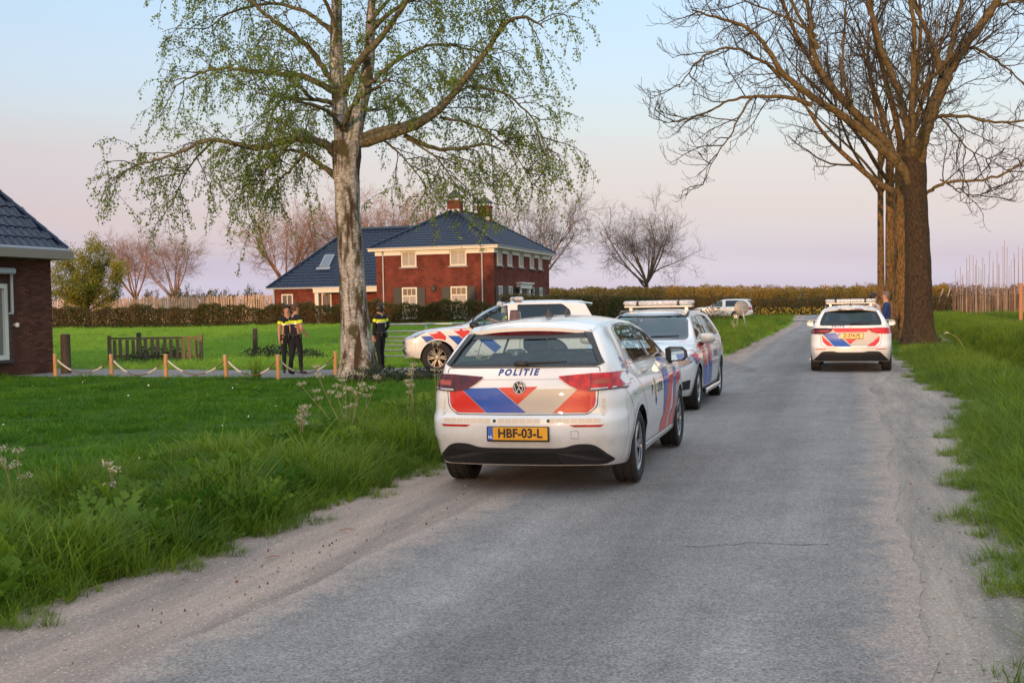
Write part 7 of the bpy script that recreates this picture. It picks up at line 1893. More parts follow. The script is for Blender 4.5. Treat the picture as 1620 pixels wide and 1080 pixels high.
def build_suv(label, name, P, police, place_at):
    root = thing(name, label, 'car')
    z = lambda v: v * P['zc'][3][1] / 1.795
    c = Car(P); L = P['L']
    dlo_f = rounded([(2.27, z(1.17)), (3.20, z(1.16)), (3.17, z(1.255)), (2.76, z(1.53)), (2.45, z(1.65)), (2.27, z(1.665))], [.02, .02, .04, .1, .1, .02], 3)
    dlo_r = rounded([(.72, z(1.34)), (.86, z(1.18)), (2.0, z(1.17)), (2.0, z(1.67)), (.90, z(1.675)), (.72, z(1.52))], [.04, .04, .02, .02, .06, .06], 3)
    ws = rounded([(-.72, z(1.235)), (.72, z(1.235)), (.60, z(1.72)), (-.60, z(1.72))], .05, 3)
    rw = rounded([(-.60, z(1.20)), (.60, z(1.20)), (.53, z(1.64)), (-.53, z(1.64))], .06, 3)
    for d in (dlo_f, dlo_r): c.hole('side', d)
    c.hole('front', ws, True); c.hole('rear', rw)
    arches(c, root, P, M_paint)
    for ax in ('right', 'left'):
        c.decal('side_window', ax, dlo_f, M_glass, root, -.006, step=.12); c.band('window_trim', ax, dlo_f, .03, M_gloss, root, .003)
        c.decal('side_window', ax, dlo_r, M_glassd, root, -.006, step=.12); c.band('window_trim', ax, dlo_r, .03, M_gloss, root, .003)
    c.decal('windscreen', 'front', ws, M_glass, root, -.005, step=.12); c.band('windscreen_trim', 'front', ws, .04, M_gloss, root, .002)
    c.decal('rear_window', 'rear', rw, M_glassd, root, -.005, step=.12); c.band('rear_window_trim', 'rear', rw, .05, M_gloss, root, .003)
    d_f = rounded([(2.0, z(.45)), (3.22, z(.45)), (3.30, z(.75)), (3.22, z(1.16)), (2.0, z(1.16))], [.03, .1, .1, .04, .02], 3)
    d_r = rounded([(1.55, z(.45)), (1.97, z(.45)), (1.97, z(1.16)), (.95, z(1.16)), (1.1, z(1.02)), (1.5, z(.75))], [.03, .03, .02, .05, .1, .1], 3)
    # headlamps, grille, lamps
    for sg in (-1, 1):
        hl = [(sg * .50, z(.93)), (sg * .66, z(1.0)), (sg * .86, z(1.03)), (sg * .88, z(.90)), (sg * .60, z(.86))]
        c.decal('headlamp', 'front', hl, M_head, root, .010, edge=.015, step=.05)
        c.decal('fog_lamp', 'front', rounded([(sg * .62, z(.60)), (sg * .74, z(.61)), (sg * .74, z(.67)), (sg * .62, z(.67))], .02, 2), M_head, root, .006)
        ax = 'left' if sg > 0 else 'right'
        c.decal('headlamp', ax, [(L - .10, z(.92)), (L - .14, z(.98)), (L - .40, z(1.055)), (L - .47, z(1.03)), (L - .22, z(.90))], M_head, root, .010, edge=.015, step=.05)
        c.decal('tail_lamp', ax, [(.08, z(.85)), (.26, z(.87)), (.30, z(1.10)), (.10, z(1.12))], M_lamp, root, .008, edge=.012)
        c.decal('tail_lamp', 'rear', [(sg * .66, z(.85)), (sg * .84, z(.85)), (sg * .82, z(1.12)), (sg * .68, z(1.12))], M_lamp, root, .010, edge=.012)
        c.decal('sill', ax, [(1.65, z(.34)), (3.45, z(.34)), (3.45, z(.43)), (1.65, z(.43))], M_black, root, .02, edge=.02)
    c.decal('grille', 'front', [(-.46, z(.74)), (.46, z(.74)), (.50, z(.95)), (-.50, z(.95))], M_chrome if police else M_gloss, root, .008, edge=.01)
    c.decal('lower_grille', 'front', [(-.50, z(.47)), (.50, z(.47)), (.50, z(.60)), (-.50, z(.60))], M_black, root, .004)
    doors(c, root, P, [d_f, d_r], [(2.14, z(1.03)), (1.12, z(1.06))])
    for ax in ('left', 'right') if police else ():
        for nm, pl_, m in (('red_stripe', [(4.33, 1.09), (4.03, 1.12), (3.78, .90), (3.80, .81), (4.02, .81), (4.20, .98)], M_red), ('blue_stripe', [(4.40, .92), (4.15, .92), (4.03, .81), (4.26, .76)], M_blue),
                           ('red_stripe', [(3.73, 1.13), (3.39, 1.15), (3.09, .93), (3.24, .74), (3.47, .93)], M_red), ('blue_stripe', [(3.75, .92), (3.47, .91), (3.24, .74), (3.34, .54)], M_blue),
                           ('red_stripe', [(2.96, 1.10), (2.70, 1.10), (2.40, .93), (2.60, .80)], M_red), ('blue_stripe', [(2.98, .80), (2.74, .88), (2.44, .62), (2.60, .48)], M_blue)):
            c.decal(nm, ax, pl_, m, root, .0035)
        for k in range(8): c.decal('retro_tile', ax, [(4.52, .55 + k * .048), (4.545, .55 + k * .048), (4.545, .588 + k * .048), (4.52, .588 + k * .048)], M_strip, root, .002)
    # spoiler and roof fittings
    H = P['zc'][3][1]; sp = MB(); zt = z(1.735); ys_ = np.linspace(-.62, .62, 13); k = len(ys_)
    top = [(.45, y, zt + .035 - .04 * abs(y / .62) ** 2.2) for y in ys_]; bk = [(.06 + .08 * abs(y / .62) ** 2.5, y, zt - .02 - .035 * abs(y / .62) ** 2.2) for y in ys_]
    lo = [(a + .02, y, zz - .05) for a, y, zz in bk]; un = [(a + .30, y, zz - .075) for a, y, zz in bk]
    sp.add(top + bk + lo + un, [(r_ * k + i, r_ * k + i + 1, (r_ + 1) * k + i + 1, (r_ + 1) * k + i) for r_ in range(3) for i in range(k - 1)]); sp.build('roof_spoiler', M_paint, root, auto=40)
    if police:
        zr = c.hit('top', 2.1, 0)[0].z
        b = MB(); b.box((0, 0, .045), (.20, 1.05, .07), bev=.03); o = b.build('light_bar', M_gloss, root, auto=60); o.location = (1.95, 0, zr)
        for yy in (-.52, .52):
            q = MB(); q.box((0, yy, .05), (.24, .20, .10), bev=.045); q.build('light_lens', M_clear, o, auto=60)
        b = MB(); b.lathe([(.0, 0), (.08, 0), (.075, .05), (.05, .085), (0, .09)], 20); o = b.build('roof_camera', M_clear, root, auto=60); o.location = (2.42, .45, c.hit('top', 2.42, .45)[0].z - .01)
        a = MB(); zz = c.hit('top', 1.5, 0)[0].z; a.tube([(1.5, 0, zz), (1.46, 0, zz + .22)], .005, 4); a.build('whip_aerial', M_black, root)
        b = MB(); b.box((0, 0, .02), (.16, .12, .05), bev=.02); o = b.build('roof_antenna', M_black, root, auto=60); o.location = (.72, 0, c.hit('top', .72, 0)[0].z)
        for x in (3.05,):
            for sg in (-1, 1):
                q = MB(); q.tube([(3.14, sg * .86, 1.16), (3.12, sg * .86, 1.30), (3.06, sg * .85, 1.36)], [.02, .02, .012], 6); q.build('antenna_foot', M_black, root)
    # rails are flush; mirrors, wheels, seats
    wheels(root, P, M_rimd if police else M_rim, 6, 'twin', steer=R(-14) if police else 0)
    cabin(c, root, P)
    mirror(root, (3.10, -.88, z(1.14)), -1, M_black if police else M_paint, .22); mirror(root, (3.10, .88, z(1.14)), 1, M_black if police else M_paint, .22)
    c.finish(root, M_paint)
    place(root, place_at[0], place_at[1], P, place_at[2])
    return root
suv = build_suv('big white police off-roader with red and blue diagonal stripes, standing across the driveway', 'police_off_roader', suv_shape(4.75, 1.885, 1.755, .385), True, ((.88, 28.44), -96, .02))
far_suv = build_suv('plain white off-roader waiting at the far junction behind the round sign', 'white_off_roader', suv_shape(4.66, 1.80, 1.66, .35), False, ((17.95, 89.6), -73, .30))
# ------------------------------------------------------------------ people
M_skin = pbr('skin', (.46, .25, .17), rough=.55, spec=.3, var=.08, vscale=20)
M_navy = pbr('uniform_navy', (.007, .009, .016), rough=.85, bump=.4, bscale=35, bdist=.01)
M_ntrs = pbr('uniform_trousers', (.006, .007, .011), rough=.9, bump=.4, bscale=30, bdist=.01)
M_hivis = pbr('hi_vis_yellow', (.62, .75, .02), rough=.5)
M_silver = pbr('reflective_silver', (.50, .52, .50), rough=.3, metal=.3)
M_boot = pbr('black_boot', (.008, .008, .008), rough=.5)
M_blues = pbr('blue_sweater', (.010, .028, .115), rough=.9, bump=.4, bscale=40, bdist=.01)
M_jean = pbr('jeans', (.10, .145, .20), rough=.9, var=.2, vscale=12)
M_hair_d = pbr('dark_hair', (.012, .008, .006), rough=.55)
M_hair_g = pbr('grey_brown_hair', (.14, .10, .075), rough=.7)
M_hair_r = pbr('short_auburn_hair', (.085, .045, .028), rough=.7)
M_pink = pbr('pale_top', (.42, .30, .28), rough=.9)
def person(label, loc, rz, H, top, legs, hair, hair_style, arms, bare=0, stance=0., sit=False, female=False, vest=False, turn=0.):
    """one continuous skinned body; arms: ((elbow),(wrist)) offsets per side from the shoulder; faces +y"""
    root = thing('person', label, 'person', loc, rz); k = H / 1.75; sw = .165 if female else .185
    J = {}; E = []; Rr = {}; mat = {}
    def j(n, p, r, par=None): J[n] = Vector(p) * k; Rr[n] = (r[0] * k, r[1] * k) if hasattr(r, '__len__') else (r * k, r * k); (E.append((par, n)) if par else None)
    hw = .095
    j('pelvis', (0, 0, .93), (.155, .115)); j('waist', (0, -.005, 1.08), (.14, .105) if female else (.15, .11), 'pelvis'); j('chest', (0, -.01, 1.26), (.165, .12), 'waist'); j('upper', (0, -.01, 1.40), (.13, .095), 'chest')
    j('neck', (0, 0, 1.49), .058, 'upper'); j('jaw', (math.sin(turn) * .01, .015, 1.555), (.066, .072), 'neck'); j('head', (0, .012, 1.645), (.078, .093), 'jaw'); j('crown', (0, .0, 1.715), (.058, .07), 'head')
    for s, nm in ((-1, 'l'), (1, 'r')):
        (e, w) = arms[0 if s < 0 else 1]
        j('clav' + nm, (s * sw * .6, -.01, 1.425), .075, 'upper'); j('sh' + nm, (s * sw, -.01, 1.41), .066, 'clav' + nm); S = Vector((s * sw, -.01, 1.41)); e = Vector(e); w = Vector(w)
        j('el' + nm, S + e, .047, 'sh' + nm); j('fa' + nm, S + e + (w - e) * .35, .043, 'el' + nm); j('wr' + nm, S + w, .028, 'fa' + nm); j('ha' + nm, S + w + (w - e).normalized() * .075, (.036, .022), 'wr' + nm)
        if sit:
            j('hip' + nm, (s * hw, .05, .90), .095, 'pelvis'); j('kn' + nm, (s * .11, .42, .93), .068, 'hip' + nm); j('an' + nm, (s * .11, .50, .52), .042, 'kn' + nm)
        else:
            fy = stance * s
            j('hip' + nm, (s * hw, 0, .88), .098, 'pelvis'); j('th' + nm, (s * hw * 1.05, .01 + fy * .3, .70), .088, 'hip' + nm); j('kn' + nm, (s * .10, .015 + fy * .6, .49), .062, 'th' + nm); j('ca' + nm, (s * .10, -.015 + fy * .8, .34), .060, 'kn' + nm); j('an' + nm, (s * .105, -.03 + fy, .10), .046, 'ca' + nm)
            j('he' + nm, (s * .107, -.03 + fy, .045), .046, 'an' + nm); j('to' + nm, (s * .125, .13 + fy, .035), (.042, .032), 'he' + nm)
    names = list(J); idx = {n: i for i, n in enumerate(names)}
    me = bpy.data.meshes.new('body'); me.from_pydata([J[n] for n in names], [(idx[a], idx[b]) for a, b in E], [])
    o = bpy.data.objects.new('tmp', me); COL.objects.link(o)
    o.modifiers.new('s', 'SKIN'); 
    for n in names:
        sv = me.skin_vertices[0].data[idx[n]]; sv.radius = Rr[n]; sv.use_root = (n == 'pelvis')
    sm = o.modifiers.new('d', 'SUBSURF'); sm.levels = sm.render_levels = 2
    dg = bpy.context.evaluated_depsgraph_get(); bme = bpy.data.meshes.new_from_object(o.evaluated_get(dg)); bpy.data.objects.remove(o); bpy.data.meshes.remove(me)
    V = [v.co.copy() for v in bme.vertices]; F = [list(p.vertices) for p in bme.polygons]; bpy.data.meshes.remove(bme)
    mats = [top, legs, M_skin, M_boot]; fm = []
    segs = [(J[a], J[b], b) for a, b in E]
    def seg_of(c):
        best = None
        for a, b, n in segs:
            d = b - a; t = max(0, min(1, (c - a).dot(d) / max(1e-9, d.dot(d)))); q = ((a + d * t) - c).length
            if best is None or q < best[0]: best = (q, n, t)
        return best[1], best[2]
    for f in F:
        c = sum((V[i] for i in f), Vector()) / len(f); n, t = seg_of(c); b = n[:2]
        if n in ('jaw', 'head', 'crown') or (n == 'neck' and t > .35) or b in ('wr', 'ha') and (b == 'ha' or t > .75 or bare): m = 2
        elif b == 'fa' and bare: m = 2
        elif b == 'el' and bare and t > .55: m = 2
        elif b in ('to', 'he') or (b == 'an' and t > .8): m = 3
        elif c.z < .985 * k and b in ('hi', 'th', 'kn', 'ca', 'an', 'pe', 'wa'): m = 1
        else: m = 0
        fm.append(m)
    # fingers and thumb on each hand
    hb = MB()
    for nm, s in (('l', -1), ('r', 1)):
        h, w = J['ha' + nm], J['wr' + nm]; d = (h - w).normalized(); sd = d.cross(Vector((s, 0, 0))); sd = sd.normalized() if sd.length > .1 else Vector((0, 1, 0)); inn = d.cross(sd)
        for q, (o_, L) in enumerate(((-.026, .062), (-.009, .072), (.009, .068), (.026, .052))):
            p = h + sd * o_ * k; hb.tube([p - d * .01, p + d * L * .4 * k, p + (d * L * .75 + inn * -.012 * s) * k, p + (d * L + inn * -.03 * s) * k], [.0085 * k, .0082 * k, .0075 * k, .005 * k], 6)
        p = w + d * .02 + sd * -.026 * k; hb.tube([p, p + (d * .03 - sd * .02) * k, p + (d * .058 - sd * .024) * k], [.010 * k, .009 * k, .006 * k], 6)
    b0 = len(V); V += [Vector(v) for v in hb.v]; F += [[i + b0 for i in f] for f in hb.f]; fm += [2] * len(hb.f)
    # nose
    hd = J['head']; nb = MB(); nb.add([hd + Vector(p) * k for p in ((-.012, .088, .0), (.012, .088, 0), (0, .118, -.030), (0, .092, .035), (-.016, .088, -.036), (.016, .088, -.036))], [(0, 2, 3), (1, 3, 2), (0, 4, 2), (1, 2, 5), (4, 5, 2)])
    b0 = len(V); V += [Vector(v) for v in nb.v]; F += [[i + b0 for i in f] for f in nb.f]; fm += [2] * len(nb.f)
    body = link('body', mesh_from('body', V, F, mats, True, fm), root)
    hc = hd + Vector((0, -.008, .012)) * k
    eb = MB()
    for sx in (-.030, .030): eb.box(hd + Vector((sx, .089, .008)) * k, (.020 * k, .008, .009 * k)); 
    eb.box(hd + Vector((0, .085, -.058)) * k, (.042 * k, .010, .009 * k)); eb.build('face', pbr('face_dark', (.10, .03, .025), rough=.6), root)
    ear = MB()
    for sx in (-1, 1): ear.tube([hd + Vector((sx * .074, -.005, -.03)) * k, hd + Vector((sx * .083, -.012, .0)) * k, hd + Vector((sx * .080, -.010, .028)) * k], [.010, .016, .010], 6)
    ear.build('ears', M_skin, root, smooth=True)
    hm = bmesh.new(); bmesh.ops.create_uvsphere(hm, u_segments=20, v_segments=14, radius=1)
    low = {'short': -.15, 'bun': -.2, 'long': -.9, 'bob': -.75}[hair_style]
    for v in list(hm.verts):
        if v.co.y > .35 and v.co.z < .55 or v.co.z < low and v.co.y > -.1: hm.verts.remove(v)
    for v in hm.verts:
        n = 1 + .05 * math.sin(v.co.x * 9 + v.co.z * 7) * math.sin(v.co.y * 8); v.co = Vector((v.co.x * .091 * n, v.co.y * .108 * n - .006, v.co.z * (.115 if v.co.z > 0 or hair_style in ('short', 'bun') else .20) * n + .02)) * k + hd
    hme = bpy.data.meshes.new('hair'); hm.to_mesh(hme); hm.free(); hme.materials.append(hair); hme.polygons.foreach_set('use_smooth', [True] * len(hme.polygons)); link('hair', hme, root)
    if hair_style == 'bun': q = MB(); q.lathe([(0, -.05), (.035, -.035), (.048, 0), (.035, .035), (0, .05)], 12, 'z', hd + Vector((0, -.12, .03)) * k); q.build('hair_bun', hair, root, smooth=True)
    if vest:
        def ring(z0, z1, rx, ry, m, nm):
            q = MB(); n = 28; P = []
            for zz in (z0, z1): P += [((rx * math.cos(a)) * k, (ry * math.sin(a) - .01) * k, zz * k) for a in np.linspace(0, 6.283, n, endpoint=False)]
            q.add(P, [(i, (i + 1) % n, n + (i + 1) % n, n + i) for i in range(n)]); return q.build(nm, m, root, smooth=True)
        ring(1.275, 1.345, .196, .142, M_hivis, 'hi_vis_band'); ring(1.252, 1.275, .196, .142, M_silver, 'silver_band')
        for nm in ('l', 'r'):
            a, b = J['sh' + nm], J['el' + nm]; d = b - a; q = MB(); q.tube([a + d * .22, a + d * .50], [.073 * k, .066 * k], 14, cap=False); q.build('sleeve_band', M_hivis, root, smooth=True)
        bt = MB(); bt.tube([(math.cos(a) * .172 * k, math.sin(a) * .132 * k, .985 * k) for a in np.linspace(0, 6.283, 25)], .024 * k, 8, cap=False); bl = bt.build('duty_belt', M_boot, root, smooth=True)
        for a, dz in ((0.2, -.06), (2.9, -.08), (4.2, -.03), (5.3, -.04)): q = MB(); q.box((math.cos(a) * .19 * k, math.sin(a) * .15 * k, (.985 + dz) * k), (.06, .06, .15), bev=.015); q.build('pouch', M_boot, root, auto=50)
        q = MB(); q.box((.12 * k, .125 * k, 1.36 * k), (.055, .035, .10), bev=.01); q.build('radio', M_boot, root, auto=50)
    return root
dn = ((.05, .02, -.28), (.06, .06, -.52)); dnl = ((-.05, .02, -.28), (-.06, .05, -.52)); fwd = ((.06, .03, -.27), (-.03, .19, -.40)); fwl = ((-.06, .05, -.27), (.0, .24, -.36)); hip = ((.12, -.05, -.25), (.05, .12, -.42))
Zg = lambda x, y: gzf(x, y) + .01
person('male officer in navy uniform with yellow band seen from behind, left forearm bare', (-5.38, 28.0, .025), R(-48), 1.74, M_navy, M_ntrs, M_hair_r, 'short', (dnl, fwd), 1, .10, vest=True)
person('dark haired female officer half hidden behind the other officer\'s shoulder', (-5.72, 28.65, .025), R(-155), 1.70, M_navy, M_ntrs, M_hair_d, 'bun', (fwl, dn), 1, .04, female=True, vest=True)
person('long haired officer standing in the shadow behind the birch trunk', (-3.42, 29.2, .025), R(55), 1.72, M_navy, M_ntrs, M_hair_d, 'bob', (dnl, hip), 0, .05, female=True, vest=True)
person('man in blue sweater and jeans beside the rear facing police car', (10.12, 30.4, gzf(10.12, 30.4)), R(70), 1.84, M_blues, M_jean, M_hair_g, 'short', (fwl, ((.06, .06, -.27), (.05, .26, -.40))), 0, .06)
person('dark haired woman looking over the roof of the rear facing police car', (10.2, 31.7, gzf(10.2, 31.7)), R(-60), 1.82, M_pink, M_jean, M_hair_d, 'bun', (dnl, dn), 0, .03, female=True)
sv = suv.matrix_world
_a = math.pi / 2 - R(-96); _o = Vector(suv.location); _x = Vector((math.cos(_a), math.sin(_a), 0)); _y = Vector((-math.sin(_a), math.cos(_a), 0))
_p = _o + _x * 2.22 + _y * .40
person('driver with arm raised at the wheel of the big police off-roader', (_p.x, _p.y, -.02), _a - math.pi / 2, 1.76, M_navy, M_ntrs, M_hair_d, 'short', (((-.06, .16, -.20), (.02, .40, -.10)), ((.05, .14, -.22), (-.02, .38, -.14))), 1, 0, sit=True, vest=True)
# ------------------------------------------------------------------ fences, gate, posts, sign
M_post = pbr('fresh_wood', (.48, .26, .10), rough=.7, var=.25, vscale=14, stretch=(1, 1, .15))
M_oldw = pbr('weathered_wood', (.175, .125, .070), rough=.9, var=.4, vscale=9, stretch=(1, 1, .2), bump=.4, bscale=30)
M_darkw = pbr('dark_old_wood', (.060, .045, .032), rough=.9, var=.4, vscale=8, stretch=(1, 1, .2))
M_galv = pbr('galvanised_steel', (.42, .44, .46), rough=.4, metal=.7, var=.12, vscale=5)
M_rope = pbr('pale_rope', (.58, .52, .46), rough=.9)
M_roped = pbr('dirty_rope', (.15, .085, .06), rough=.95)
PX = [(-11.75, 28.9, 'at the corner of the bungalow, leftmost'), (-9.98, 28.0, 'second from the bungalow'), (-8.45, 27.4, 'third from the bungalow'), (-6.72, 26.4, 'fourth from the bungalow'), (-5.40, 25.9, 'by the two officers'), (-4.32, 27.4, 'just left of the birch')]
tops = []
for k, (x, y, w_) in enumerate(PX):
    z = gzf(x, y); root = thing('wooden_stake', 'short fresh yellow wooden stake %s' % w_, 'stake', (x, y, z), rng.uniform(0, 1), 'short stakes holding the rope beside the driveway')
    lean = rng.normal(0, .02); MB().tube([(0, 0, -.1), (lean * .5, 0, .30), (lean, 0, .58), (lean, 0, .60)], [.052, .050, .047, .036], 12).build('shaft', M_post, root, auto=50)
    MB().lathe([(0, 0), (.049, 0), (.049, .012), (0, .014)], 12, 'z', (lean, 0, .585)).build('cap', pbr('stake_end', (.60, .46, .28), rough=.8), root)
    tops.append(Vector((x, y, z + .50)))
for k in range(len(tops) - 1):
    a, b = tops[k], tops[k + 1]; root = thing('rope', 'sagging rope with white taped ends %s' % ['between the bungalow corner and the second stake', 'between the second and third stake', 'between the third and fourth stake', 'left of the officers', 'in front of the officers\' feet'][k], 'rope', a, 0, 'sagging ropes between the short stakes')
    P = []
    for i in range(25):
        t = i / 24; q = a + (b - a) * t; q.z -= .40 * 4 * t * (1 - t) * (.95 if k != 1 else 1.05); q.z = max(q.z, gzf(q.x, q.y) + .035); P.append(q - a)
    MB().tube(P, .013, 6).build('core', M_roped, root, smooth=True)
    for i0, i1 in ((1, 8), (16, 21)): MB().tube(P[i0:i1], .021, 7).build('tape', M_rope, root, smooth=True)
# slatted wooden fence panel
f0, f1 = Vector((-13.1, 36.6, 0)), Vector((-9.95, 36.0, 0)); d = f1 - f0; ln_ = d.length
fp_ = thing('slat_fence', 'old wooden fence panel of upright slats with weeds behind it on the meadow edge', 'fence', f0, math.atan2(d.y, d.x))
for x in (0, ln_): MB().box((x, 0, .44), (.10, .10, .92), bev=.01).build('post', M_oldw, fp_)
MB().box((ln_ / 2, .0, .80), (ln_ - .1, .05, .07), bev=.005).build('top_rail', M_oldw, fp_); MB().box((ln_ / 2, .03, .22), (ln_ - .1, .04, .07), bev=.005).build('rail', M_oldw, fp_)
for k in range(14):
    x = .20 + k * (ln_ - .36) / 13.0; o = MB().box((0, 0, .39), (.115, .028, .74), bev=.004).build('slat', M_oldw, fp_); o.location = (x, -.035, rng.uniform(-.015, .01)); o.rotation_euler = (0, rng.normal(0, .012), 0)
def post(x, y, h, r, label, m=M_darkw):
    z = gzf(x, y); o = MB().tube([(0, 0, -.1), (0, 0, h * .5), (0, 0, h - .02), (0, 0, h)], [r * 1.05, r, r * .97, r * .7], 10).build('fence_post', m, None, auto=50); o.location = (x, y, z); tag(o, label, 'post')
post(-8.95, 39.2, 1.0, .085, 'weathered dark post alone on the meadow edge right of the slat fence'); post(-12.6, 38.0, .95, .085, 'dark post standing right behind the slat fence'); post(-12.05, 30.35, 1.08, .13, 'thick dark old post against the bungalow corner')
# tubular field gate behind the birch
g0, g1 = Vector((-3.95, 32.3, 0)), Vector((.6, 31.9, 0)); d = g1 - g0; L_ = d.length
gt = thing('field_gate', 'galvanised tubular field gate with seven rails behind the birch and off-roader', 'gate', g0, math.atan2(d.y, d.x))
for k, z in enumerate((.26, .42, .56, .68, .80, .96, 1.16)): MB().tube([(0, 0, z), (L_, 0, z)], .024 if k < 6 else .03, 8).build('rail', M_galv, gt, smooth=True)
for x in (0, L_ * .33, L_ * .66, L_): MB().tube([(x, 0, .24), (x, 0, 1.18)], .026, 8).build('upright', M_galv, gt, smooth=True)
post(-4.15, 32.35, 1.25, .10, 'gate post hidden by the birch trunk')
# back of the round sign at the junction
sg_ = thing('road_sign', 'grey back of a round traffic sign on a thin leaning pole by the junction', 'sign', (11.85, 57.3, gzf(11.85, 57.3)), 0)
MB().tube([(.16, 0, -.1), (-.02, 0, .8), (-.16, 0, 1.70)], .03, 10).build('pole', M_galv, sg_, smooth=True)
q = MB(); q.lathe([(0, -.012), (.36, -.012), (.375, .0), (.375, .012), (0, .012)], 36, 'y', (-.12, .05, 1.32)); q.build('disc', pbr('sign_back', (.30, .29, .27), rough=.5, metal=.3), sg_, auto=40)
q = MB(); q.box((-.12, .03, 1.44), (.50, .02, .04)); q.box((-.12, .03, 1.20), (.50, .02, .04)); q.build('bracket', M_galv, sg_)

# ------------------------------------------------------------------ tall dry plants of the verge and clumps
M_stalk = pbr('dry_stalk', (.34, .27, .13), rough=.9); M_umb = pbr('umbel', (.46, .42, .28), rough=.9, var=.3, vscale=20)
def cow_parsley(x, y, h, seed, label, n=6, spread=.3):
    g = Grow(seed); z = gzf(x, y); root = thing('cow_parsley', label, 'plant', (x, y, z)); st = []; um = []
    for k in range(n):
        d = np.array([g.r.normal(0, spread), g.r.normal(0, spread), 1]); P = g.path((g.r.normal(0, .03), g.r.normal(0, .03), 0), d, h * g.r.uniform(.7, 1.1), 6, .06, .02); st.append((P, np.linspace(.006, .0025, len(P))))
        for q, dd, t in [(P[-1], P[-1] - P[-2], 1)] + g.kids(P, 2, .5, .9, .5):
            Q = g.path(q, dd, h * .14, 3, .1, .05); st.append((Q, np.linspace(.003, .002, 4)))
            for j in range(7):
                a = 6.283 * j / 7; e = Q[-1] + np.array([math.cos(a) * .035, math.sin(a) * .035, .03 + g.r.uniform(0, .012)]); st.append((np.array([Q[-1], e]), np.array([.0012, .001])))
                for _ in range(7): um.append(e + g.r.normal(0, .010, 3))
    V, F = tubes_np(st, 4); link('stalks', mesh_np('stalks', V, F, M_stalk), root, 'stuff'); V, F = leaves_np(np.array(um), .020, seed); link('umbels', mesh_np('umbels', V, F, M_umb), root, 'stuff')
cow_parsley(-1.92, 13.1, .82, 1, 'biggest clump of dry cow parsley with many pale umbels left of the hatchback', 8, .28); cow_parsley(-1.35, 14.8, .75, 2, 'slender cow parsley close to the hatchback\'s left tail lamp', 3, .12); cow_parsley(-1.0, 15.5, .85, 3, 'tallest cow parsley behind the hatchback\'s left tail lamp', 4, .15)
cow_parsley(-3.95, 8.9, .45, 4, 'short broken cow parsley stalk at the left edge of the verge', 2, .12); cow_parsley(-2.95, 8.3, .48, 5, 'single dry stalk standing in the near verge', 1, .05); cow_parsley(-2.35, 12.2, .5, 6, 'small sparse cow parsley left of the biggest clump', 3, .35)
cow_parsley(-.55, 21.5, .7, 7, 'cow parsley in front of the off-roader\'s wheel', 4, .2); cow_parsley(11.2, 56.0, .6, 8, 'white flowering cow parsley beside the sign pole', 6, .35); cow_parsley(7.4, 13.6, .35, 9, 'pale dead stalk in the right verge', 1, .4)
def leafy_clump(name, label, x, y, h, w, n, m, seed, size=.06, cat='bush'):
    r = np.random.default_rng(seed); z = gzf(x, y); p = r.normal(size=(n, 3)); p /= np.linalg.norm(p, axis=1, keepdims=True); p *= r.uniform(.3, 1, (n, 1)) ** .5; p[:, 2] = np.abs(p[:, 2])
    root = thing(name, label, cat, (x, y, z)); V, F = leaves_np(p * np.array([w, w, h]) , size, seed, .1); link('leaves', mesh_np('leaves', V, F, m), root, 'stuff')
    st = [(np.array([(0, 0, -.05), p[i] * np.array([w, w, h]) * .9]), np.array([.008, .003])) for i in range(0, min(n, 60))]; V, F = tubes_np(st, 4); link('stems', mesh_np('stems', V, F, M_hstem), root, 'stuff')
M_br = pbr('bramble_leaf', (.022, .036, .018), rough=.6, var=.4, vscale=5, trans=.2)
leafy_clump('bramble', 'dark low bramble by the post right of the slat fence', -8.4, 38.6, .45, .95, 700, M_br, 1, .09); leafy_clump('bramble', 'dark weeds growing behind the slat fence', -11.6, 36.9, .55, 1.2, 800, M_br, 2, .09)
leafy_clump('bramble', 'dark bramble behind the officers\' legs', -6.7, 36.5, .40, .7, 400, M_br, 5, .09)
leafy_clump('ivy_clump', 'dark leafy clump at the foot of the birch', -3.05, 25.0, .38, .75, 900, M_br, 3, .06); leafy_clump('ivy_clump', 'smaller leafy clump right of the birch foot', -2.2, 25.2, .32, .6, 500, M_br, 4, .06)
V, F = blades(70, .75, .10, .022, .55, 5, 4, .5); o = link('iris_clump', mesh_np('iris_clump', V, F, M_weed)); o.location = (-6.05, 26.55, gzf(-6.05, 26.55)); tag(o, 'clump of sword shaped green leaves beside the fourth stake', 'plant')
leafy_clump('junction_bush', 'low leafless bush at the wheel of the far white off-roader', 14.9, 84.0, 1.3, 1.4, 600, M_hleaf2, 6, .12)
for k, (x, y, rz, ln_) in enumerate(((-1.55, 7.15, .5, .16), (-1.95, 6.55, 1.1, .14), (-1.2, 8.0, .3, .2))):
    ln_ *= .55; o = MB().tube([(-ln_ / 2, 0, .012), (0, .01, .02), (ln_ / 2, 0, .012)], [.004, .006, .003], 6).build('stick', pbr('dry_bark', (.30, .19, .13), rough=.9)); o.location = (x, y, .02); o.rotation_euler = (0, 0, rz)
    tag(o, ['short dry stick on the dirt shoulder nearest us', 'broken stick at the grass edge of the dirt shoulder', 'longer pale stick lying on the dirt shoulder'][k], 'stick')
